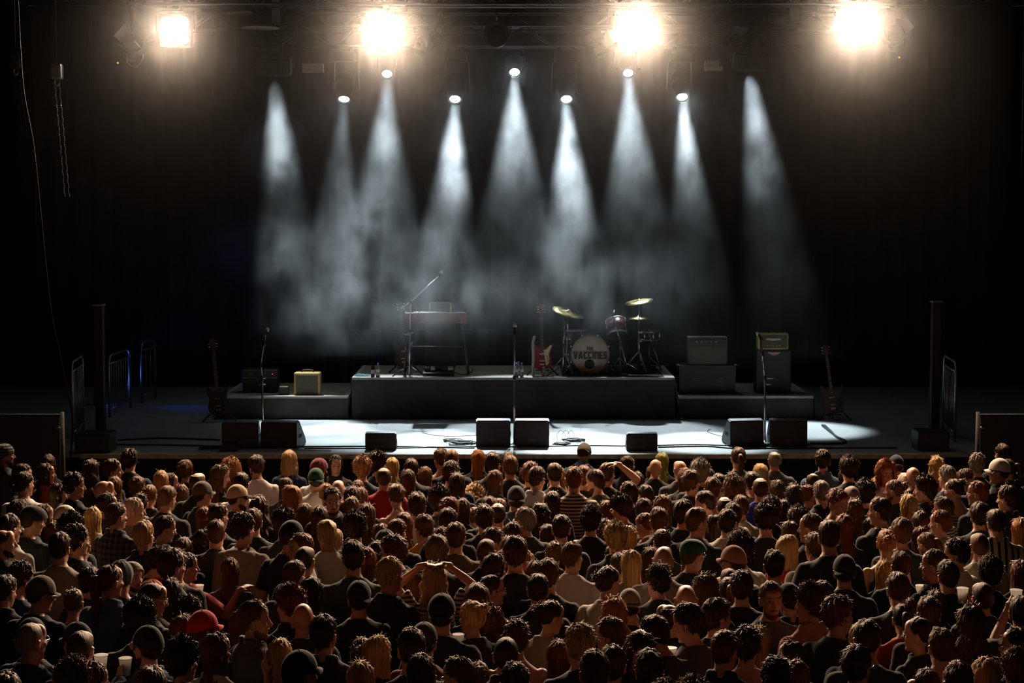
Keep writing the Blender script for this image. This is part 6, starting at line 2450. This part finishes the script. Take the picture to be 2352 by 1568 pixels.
# ---- pedalboard, bottles, towel on the riser
pbp = px(1007, 864, z=RISER_Z)
pb_ = thing('pedalboard', 'black pedalboard with effect pedals under the keyboard', 'pedalboard', (pbp.x, pbp.y + .17, RISER_Z))
side_prism(MB(), [(-.17, 0), (.17, 0), (.17, .10), (-.17, .045)], -.235, .235).build('board', M['black_paint'], pb_)
for i, (w_, c_) in enumerate(((.08, 'dark_metal'), (.07, 'alu'), (.09, 'black_matte'), (.07, 'dark_metal'), (.08, 'alu'))):
    x = -.18 + i * .09
    MB().box((x, .02, .105), (w_, .12, .045), rot=(R(9), 0, 0), bev=.006).lathe([(.009, 0), (.009, .02), (.0001, .022)], 10, Matrix.Translation((x, -.02, .12))).build('pedal', M[c_], pb_)
for pts in ([(.24, 0, .05), (.33, .02, .012), (.42, .05, .012), (.5, -.02, .05), (.52, -.02, .10)], [(-.24, .0, .03), (-.32, -.03, .010), (-.45, .02, .010), (-.55, -.02, .010), (-.62, .03, .010)]):
    MB().tube(smooth_path(pts, 6), .007, 8).build('lead', M['cable'], pb_)

def bottle(x, y, label, kind):
    p = px(x, y, z=RISER_Z)
    t = thing('beer_bottle' if kind == 'beer' else 'water_bottle', label, 'bottle', p, 0, None if kind == 'beer' else 'plastic water bottles on the riser edge')
    if kind == 'beer':
        MB().lathe([(.0001, 0), (.030, 0), (.031, .01), (.031, .13), (.026, .155), (.014, .18), (.013, .225), (.0145, .228), (.0145, .236), (.0001, .237)], 20).build('glass', M['brown_glass'], t)
        MB().lathe([(.0315, .05), (.0318, .052), (.0318, .108), (.0315, .11)], 20).build('label', M['tape_grey'], t)
    else:
        MB().lathe([(.0001, 0), (.026, 0), (.030, .008), (.030, .05), (.0285, .06), (.030, .07), (.030, .13), (.024, .16), (.012, .182), (.011, .195), (.0001, .196)], 20).build('shell', M['pet'], t)
        MB().lathe([(.0305, .075), (.0308, .077), (.0308, .115), (.0305, .117)], 20).build('label', M['white_plastic'], t)
        MB().lathe([(.0145, .19), (.0145, .212), (.012, .214), (.0001, .214)], 16).build('cap', M['blue_cap'], t)
    return t
bottle(856.5, 865, 'dark beer bottle beside the towel on the left riser corner', 'beer')
bottle(868, 865.5, 'lone water bottle right of the dark beer bottle', 'water')
bottle(1186.5, 865, 'left water bottle of the group right of the middle microphone stand', 'water')
bottle(1191, 862, 'rear water bottle of the group right of the middle microphone stand', 'water')
bottle(1198, 865, 'right water bottle of the group right of the middle microphone stand', 'water')

tp = px(832, 865, z=RISER_Z)
tb = MB()
vs, fs = [], []
for j in range(9):
    for i in range(17):
        x, y = -.13 + .26 * i / 16, .02 + .16 * j / 8
        e = min(1, min(i, 16 - i) / 3) * min(1, min(j, 8 - j) / 2)
        vs.append((x + .01 * mnoise.noise(Vector((i * .4, j * .5, 1))), y, .004 + e * (.026 + .018 * mnoise.noise(Vector((i * .35, j * .5, 3))))))
for j in range(8):
    for i in range(16): fs.append((j * 17 + i, j * 17 + i + 1, (j + 1) * 17 + i + 1, (j + 1) * 17 + i))
tb.add(vs, fs, True)
tb.add([(v[0], v[1], .001) for v in vs], [f[::-1] for f in fs])
o = tb.build('towel', M['towel'], None, tp); tag(o, 'folded teal towel on the left front corner of the middle riser', 'towel')

# ---- stage-front boxes and cables
eb = px(524, 1037, z=STAGE_Z)
e = thing('power_strip_box', 'low black connector box at the stage lip in front of the left wedges', 'box', (eb.x, eb.y + .06, STAGE_Z))
MB().box((0, 0, .04), (.23, .12, .08), bev=.008).build('case', M['black_paint'], e)
for i in range(5): MB().lathe([(.014, 0), (.014, .012), (.0001, .012)], 12, Matrix.Translation((-.08 + i * .04, 0, .08))).build('socket', M['dark_metal'], e)
e = thing('effects_box', 'small square effects box on the floor behind the connector box', 'box', (eb.x - .01, eb.y + .30, STAGE_Z))
MB().box((0, 0, .07), (.18, .14, .14), bev=.008).build('case', M['black_paint'], e)
MB().box((0, -.072, .09), (.13, .006, .03), bev=.002).build('display', M['dark_metal'], e)

def cable(pts_px, label, r=.008, lift=0.0, mat_='cable', z=STAGE_Z, n=8, bulge=None):
    pts = []
    for i, (x, y) in enumerate(pts_px):
        q = px(x, y, z=z); q.z = z + r + (bulge[i] if bulge else 0)
        pts.append(q)
    o = MB().tube(smooth_path(pts, n), r, 8).build('cable', M[mat_])
    return tag(o, label, 'cable', 'cables on the stage floor')
cable([(262, 1022), (420, 1024), (560, 1027), (700, 1027), (838, 1026), (940, 1027), (1090, 1030)], 'long black cable along the stage lip from the left end to the centre', .010)
cable([(270, 1012), (380, 1008), (505, 1012)], 'black cable running left from the left wedge pair', .012)
cable([(700, 1031), (900, 1030), (1060, 1026), (1200, 1027), (1330, 1024), (1438, 1025)], 'black cable crossing the stage lip in front of the middle wedges', .008)
cable([(1512, 1028), (1620, 1026), (1700, 1031), (1900, 1030), (2060, 1030)], 'black cable along the stage lip at the right', .010)
cable([(1500, 1024), (1600, 1022), (1760, 1026), (1870, 1020), (1945, 1018)], 'black cable passing in front of the right wedge pair', .008)
cable([(540, 1020), (565, 1014), (600, 1022), (660, 1032), (760, 1036)], 'pale lead looping out of the connector box', .006, mat_='tape_grey')
cable([(970, 994), (1000, 1000), (1040, 1002), (1095, 1000)], 'thin cable across the lit floor left of the middle wedges', .004)
cable([(1633, 985), (1625, 992), (1650, 1000), (1675, 1005)], 'thin curling cable left of the right wedge pair', .004)
br = []
for i, f in enumerate((0, 1, 2)):
    cable([(1888 + f * 3, 978), (1905 + f * 2, 992), (1922, 1004 + f), (1944 - f, 1016), (1920, 1021), (1860, 1020)], ('outer', 'middle', 'inner')[f] + ' strand of the twisted cables right of the right wedges', .013)

def coil(x, y, label, R0, turns, seed, z=STAGE_Z):
    rg = random.Random(seed)
    c = px(x, y, z=z)
    pts = []
    for i in range(turns * 10):
        a = i / 10 * 2 * math.pi
        rr = R0 * (1 + rg.uniform(-.12, .12)) * (.8 + .2 * math.sin(i * .37))
        pts.append((rr * math.cos(a) * 1.15 + rg.uniform(-.02, .02), rr * math.sin(a), .008 + .006 * (i / 10) + rg.uniform(0, .006)))
    o = MB().tube(smooth_path(pts, 3), .007, 6).build('cable_coil', M['cable'], None, c)
    return tag(o, label, 'cable', 'coiled cables on the stage floor')
coil(1066, 1021, 'wide coil of cable left of the middle wedge pair', .16, 6, 1)
coil(1040, 1014, 'thin loose coil behind the wide coil left of the middle wedges', .12, 4, 7)
coil(1318, 1014, 'coil of cable right of the middle wedge pair', .13, 5, 2)
coil(1290, 1022, 'small tangle of cable touching the right middle wedge', .09, 5, 5)
coil(1748, 1026, 'coil of cable at the stage lip before the right wedge pair', .15, 6, 3)
coil(478, 1031, 'coil of pale and dark cable left of the connector box', .10, 5, 4)
hb = px(1295, 1013, z=STAGE_Z)
w3 = thing('wire_hoops', 'thin springy wire loops standing up right of the middle wedges', 'cable', hb)
for i in range(3):
    MB().tube(smooth_path([(-.08 + i * .07, 0, .004), (-.10 + i * .075, 0, .09), (-.04 + i * .07, .0, .15), (.02 + i * .06, 0, .09), (.0 + i * .06, 0, .004)], 6), .003, 6).build('loop', M['cable'], w3)

# tape marks and small debris on the floor
for (x, y, w_, d_, rz, m_, lb) in ((262, 1024, .10, .34, -.5, 'tape_red', 'red tape mark on the stage lip at the left corner'), (340, 985, .06, .55, -.55, 'tape_grey', 'slanted grey tape strip on the dark floor at the left'),
                                   (310, 962, .05, .35, -.6, 'tape_grey', 'short grey tape strip beside the blue-lit railing'), (2000, 1018, .04, .30, .6, 'tape_grey', 'grey tape strip at the right stage lip'),
                                   (1105, 858, .08, .25, -.2, 'tape_grey', 'grey tape patch on the middle riser right of the keyboard')):
    zz = RISER_Z if y < 900 else STAGE_Z
    p = px(x, y, z=zz)
    o = MB().box((0, 0, .0015), (w_, d_, .002)).build('tape_mark', M[m_], None, p, rz); tag(o, lb, 'tape')

# ---- side boxes, posts, rails, barriers
for x0, x1, y0, y1, lab in ((171, 253, 996, 1041, 'low black speaker box at the left stage corner'), (2108, 2181, 991, 1036, 'low black speaker box at the right stage corner')):
    p = px((x0 + x1) / 2, y1, z=STAGE_Z); w_ = (x1 - x0) * p.y / FPX; h_ = px(x0, y0, p.y).z - STAGE_Z
    t = thing('front_fill_speaker', lab, 'speaker', (p.x, p.y + .2, STAGE_Z))
    MB().box((0, 0, h_ / 2), (w_, .4, h_), bev=.012).build('cabinet', M['black_paint'], t)
    MB().box((0, -.201, h_ / 2), (w_ - .05, .01, h_ - .05), bev=.003).build('grille', M['dark_metal'], t)
for xx, yt, lab in ((227, 702, 'dark upright post at the left side of the stage'), (2151, 694, 'dark upright post at the right side of the stage')):
    Dd = 24.6
    p = px(xx, yt, Dd)
    t = thing('side_post', lab, 'post', (p.x, Dd, STAGE_Z), 0, 'dark posts at the stage sides')
    MB().box((0, 0, (p.z - STAGE_Z) / 2), (.13, .13, p.z - STAGE_Z), bev=.01).build('shaft', M['black_paint'], t)
    MB().box((0, 0, p.z - STAGE_Z + .012), (.16, .16, .03), bev=.006).build('cap_plate', M['alu'], t)
    MB().box((0, 0, .02), (.34, .34, .04), bev=.008).build('foot_plate', M['dark_metal'], t)

def railing(label, a, b, h, nbars, m_='barrier', group='guard railings at the stage sides'):
    a, b = Vector(a), Vector(b)
    t = thing('guard_railing', label, 'railing', a, 0, group)
    L = b - a
    r = .12
    u = L.normalized()
    MB().tube([(0, 0, .0), Vector((0, 0, h - r)), u * r * .3 + Vector((0, 0, h - r * .3)), u * r + Vector((0, 0, h)), L - u * r + Vector((0, 0, h)), L - u * r * .3 + Vector((0, 0, h - r * .3)), L + Vector((0, 0, h - r)), L], .02, 10).build('frame', M[m_], t)
    MB().tube([Vector((0, 0, .12)), L + Vector((0, 0, .12))], .014, 8).build('lower_rail', M[m_], t)
    MB().tube([Vector((0, 0, h * .97 - .1)), L + Vector((0, 0, h * .97 - .1))], .012, 8).build('upper_rail', M[m_], t)
    for i in range(1, nbars):
        MB().tube([L * (i / nbars) + Vector((0, 0, .12)), L * (i / nbars) + Vector((0, 0, h * .97 - .1))], .008, 6).build('bar', M[m_], t)
    return t
railing('blue-lit guard railing deep at the left side of the stage', px(252, 958, z=STAGE_Z), px(300, 936, z=STAGE_Z), .95, 9)
railing('rear blue-lit guard railing piece nearest the back curtain at the left', px(326, 926, z=STAGE_Z), px(357, 914, z=STAGE_Z), 1.0, 3)
railing('dark guard railing at the front left stage corner', px(168, 1010, 23.9) , px(192, 985, 25.2), 1.1, 9)
railing('dark guard railing at the front right stage corner', px(2193, 1010, 23.9), px(2166, 985, 25.2), 1.1, 9)
for o in COL.objects:
    if o.name.startswith('guard_railing'): o.location.z = STAGE_Z

M['post_grey'] = mat('post_grey', (.055, .052, .045), .7, var=.4, vscale=14)
for xx, sgn, lab in ((143, -1, 'tall barrier panel with a pale post at the left of the stage front'), (2246, 1, 'tall barrier panel with a pale post at the right of the stage front')):
    Dd = 21.6
    p = px(xx, 946, Dd)
    t = thing('side_barrier', lab, 'barrier', (p.x, Dd, 0), 0, 'side barriers beside the stage front')
    MB().tube([(0, 0, 0), (0, 0, p.z)], .024, 10).build('post', M['post_grey'], t)
    MB().box((sgn * .72, .02, p.z * .5), (1.36, .03, p.z - .06), bev=.006).build('panel', M['panel_dark'], t)
    MB().tube([(sgn * .02, .02, p.z - .04), (sgn * 1.42, .02, p.z - .04)], .016, 8).build('top_rail', M['panel_dark'], t)
    MB().tube([(0, 0, p.z - .2), (-sgn * -.09, -.02, p.z - .2)], .016, 8).build('latch', M['barrier'], t)

# blue lamp in the left wing
bl = thing('wing_lamp', 'small blue work lamp on the floor in the left wing', 'lamp', (-6.75, 28.3, STAGE_Z))
MB().box((0, 0, .10), (.16, .16, .14), bev=.02).build('housing', M['black_paint'], bl)
MB().lathe([(.0001, 0), (.06, 0), (.06, .01)], 20, Matrix.Translation((.082, -.0, .10)) @ Matrix.Rotation(R(90), 4, 'Y')).build('lens', emit('lamp_blue', (.05, .15, 1), 3), bl)
MB().box((0, 0, .015), (.2, .2, .03), bev=.006).build('foot', M['dark_metal'], bl)
ld = bpy.data.lights.new('wing_lamp_light', 'SPOT'); ld.energy = BLUE_W; ld.color = (.03, .12, 1.0); ld.shadow_soft_size = .05; ld.spot_size = R(80); ld.spot_blend = .5
lo = bpy.data.objects.new('wing_lamp_light', ld); COL.objects.link(lo); lo.parent = bl; lo.location = (.12, 0, .24)
lo.rotation_euler = Vector((1, -.30, .45)).to_track_quat('-Z', 'Y').to_euler()
# ------------------------------------------------------------------ more of the rig: ballast boxes, unlit lamps, cables
def ballast(x0, x1, y0, y1, label, step):
    c = px((x0 + x1) / 2, (y0 + y1) / 2, Y_MT)
    w, h = (x1 - x0) * Y_MT / FPX, (y1 - y0) * Y_MT / FPX
    t = thing('ballast_box', label, 'ballast box', c, 0, 'white ballast boxes on the middle truss')
    MB().box((0, 0, -h * .26), (w, .16, h * .48), bev=.008).build('lower_unit', M['white_plastic'], t)
    MB().box((-w * .11 * step, 0, h * .26), (w * (1 - .22 * step), .16, h * .48), bev=.008).build('upper_unit', M['white_plastic'], t)
    MB().tube([(0, 0, h * .4), (0, 0, 7.18 - c.z)], .012, 8).tube([(0, -.18, 7.18 - c.z), (0, .18, 7.18 - c.z)], .014, 8).build('hanger', M['dark_metal'], t)
ballast(695, 743, 146, 167, 'white two-tier ballast box under the left part of the middle truss', 0)
ballast(1619, 1659, 140, 162, 'white stepped ballast box under the right part of the middle truss', 1)

def par_can(x, y, D, truss_z, rot, label, group='unlit lamps on the trusses', size=1.0, doors=True):
    p = px(x, y, D)
    t = thing('spotlight', label, 'stage light', p, 0, group)
    q = Euler(rot).to_matrix().to_4x4() @ Matrix.Scale(size, 4)
    MB().lathe([(.05, -.20), (.085, -.18), (.105, -.05), (.11, .14), (.115, .145), (.105, .15), (.095, .02)], 24, q).build('can', M['black_paint'], t)
    MB().lathe([(.0001, .035), (.06, .03), (.096, .015)], 24, q).build('lens', M['dark_metal'], t)
    if doors:
        for k in range(4):
            z = Matrix.Rotation(R(90 * k), 4, 'Z')
            MB().add([q @ z @ Vector(v) for v in [(-.09, .112, .145), (.09, .112, .145), (.13, .20, .26), (-.13, .20, .26), (-.09, .115, .143), (.09, .115, .143), (.13, .204, .258), (-.13, .204, .258)]],
                     [(0, 1, 2, 3), (7, 6, 5, 4), (0, 4, 5, 1), (1, 5, 6, 2), (2, 6, 7, 3), (3, 7, 4, 0)]).build('barn_door', M['dark_metal'], t)
    s = size
    MB().tube([q @ Vector((-.125, 0, 0)), Vector((-.14 * s, 0, .24 * s)), Vector((.14 * s, 0, .24 * s)), q @ Vector((.125, 0, 0))], .010, 8).build('yoke', M['dark_metal'], t)
    MB().tube([(0, 0, .24 * s), (0, 0, truss_z - p.z)], .014, 8).tube([(0, -.24, truss_z - p.z), (0, .52, truss_z - p.z)], .014, 8).build('hanger', M['dark_metal'], t)
    return t
t = par_can(303, 112, Y_FT, 7.45, (R(60), R(35), 0), 'unlit spotlight with a pale looping lead at the far left of the rig', size=1.15)
lp = MB().tube(smooth_path([(.06, -.12, .10), (.16, -.14, -.02), (.18, -.14, -.15), (.08, -.12, -.26), (-.04, -.1, -.20), (-.06, -.08, -.06)], 6), .008, 8)
lp.build('lead', M['white_plastic'], t)
MB().ball((-.19, -.05, -.20), .012, 8, 6).build('indicator', emit('led_orange', (1, .35, .05), 2), t)
t = par_can(2056, 90, Y_FT, 7.45, (R(60), R(-30), 0), 'unlit spotlight with barn doors at the far right of the rig', size=1.15)
MB().ball((.04, -.1, -.26), .012, 8, 6).build('indicator', bpy.data.materials['led_orange'], t)
par_can(965, 108, Y_MT - .3, 7.17, (R(70), R(20), 0), 'unlit lamp on the middle truss right of the second blinder', doors=True)
par_can(1378, 112, Y_MT - .3, 7.17, (R(70), R(-25), 0), 'unlit lamp on the middle truss left of the third blinder', doors=True)
par_can(1690, 100, Y_MT - .3, 7.17, (R(80), R(10), 0), 'unlit lamp on the middle truss near the right wash light', doors=True)
par_can(1000, 90, Y_MT - .35, 7.17, (R(80), R(-10), 0), 'narrow unlit lamp above the keyboard on the middle truss', size=.8, doors=False)
par_can(1140, 82, Y_MT - .5, 7.6, (R(90), 0, 0), 'big dark round lamp at the centre of the rig', size=1.75, doors=False)

def dish(x, y, D, w, label):
    p = px(x, y, D)
    t = thing('pendant_dish', label, 'hanging lamp', p, 0, 'pale dish lamps above the left of the stage')
    MB().lathe([(.02, .05), (.06, .045), (w * .35, .02), (w / 2, -.012), (w / 2, -.02), (w * .33, .008), (.02, .03)], 32).build('shade', M['white_plastic'], t)
    MB().tube([(0, 0, .04), (0, 0, 9.5 - p.z)], .008, 8).build('cord', M['dark_metal'], t)
dish(550, 28, 27.0, .44, 'pale dish lamp shade highest at the upper left of the rig')
dish(596, 62, 27.2, .62, 'wide pale dish lamp shade above the left wash light')
for x0, x1, y0, y1, lab in ((625, 643, -10, 60, 'pale vertical pillar above the left wash light'), (1814, 1834, -20, 55, 'pale vertical pillar above the right end of the middle truss')):
    a, b = px(x0, y0, 29.0), px(x1, y1, 29.0)
    t = thing('roof_pillar', lab, 'pillar', ((a.x + b.x) / 2, 29.0, b.z))
    h = 9.5 - b.z
    MB().box((0, 0, h / 2), (b.x - a.x, .14, h)).build('shaft', M['concrete'] if 'concrete' in M else M['tape_grey'], t)
    MB().box((0, 0, .02), (b.x - a.x + .06, .2, .04), bev=.006).build('base_plate', M['alu'], t)

# truss hoists, pipes
def hoist(x, y, D, label, drop_px):
    p = px(x, y, D)
    t = thing('chain_hoist', label, 'chain hoist', p, 0, 'chain hoists over the stage sides')
    MB().box((0, 0, 0), (.16, .14, .22), bev=.03).build('motor', M['alu'] if x > 80 else M['dark_metal'], t)  # left-edge hoist coloured darker, in place of weaker light on it
    MB().tube(smooth_path([(0, 0, -.08), (-.03, 0, -.14), (.0, 0, -.19), (.03, 0, -.15)], 4), .010, 6).build('hook', M['steel'], t)
    e = px(x + drop_px[0], y + drop_px[1], D) - p
    n = 60
    for side in (-.03, .03):
        c = MB()
        for i in range(n):
            q = e * (i / n); q2 = e * ((i + 1) / n)
            c.tube([q + Vector((side + .006 * math.sin(i * 1.3), 0, -.1)), q2 + Vector((side + .006 * math.sin(i * 1.3 + 1.3), 0, -.1))], [.008, .004], 5)
        c.build('chain', M['steel'] if x > 80 else M['dark_metal'], t)
    MB().tube([(0, 0, .1), (0, 0, 9.5 - p.z)], .008, 6).build('cable', M['dark_metal'], t)
hoist(130, 165, 23.6, 'bright chain hoist with its chain hanging down at the far left', (24, 270))
hoist(36, 140, 23.6, 'dim chain hoist nearest the left edge', (22, 160))

M['cable_grey'] = mat('cable_grey', (.012, .012, .011), .85, spec=.2)
def hang_cable(pts, D, label, r=.012, m_='cable_grey'):
    P_ = [px(x, y, D) for x, y in pts]
    o = MB().tube(smooth_path(P_, 8), r, 8).build('hanging_cable', M[m_])
    return tag(o, label, 'cable', 'cables hanging beside the stage')
hang_cable([(40, -20), (52, 190), (76, 330), (92, 480), (106, 620), (118, 720), (134, 800), (153, 890), (165, 945), (166, 1000), (162, 1050)], 22.4, 'long curved cable hanging at the far left down to the stage')
hang_cable([(302, -20), (301, 330), (303, 500), (306, 655)], 26.5, 'thin straight rope hanging left of the smoke', .006)
hang_cable([(2351, -20), (2350, 200), (2346, 420)], 23.0, 'thin cable hanging at the right edge', .006)
a, b = px(780, 757, BACK - .06), px(1625, 757, BACK - .06)
o = MB().tube([a, b], .004, 6).build('stretched_wire', M['dark_truss']); tag(o, 'thin wire stretched low across the back curtain', 'wire')
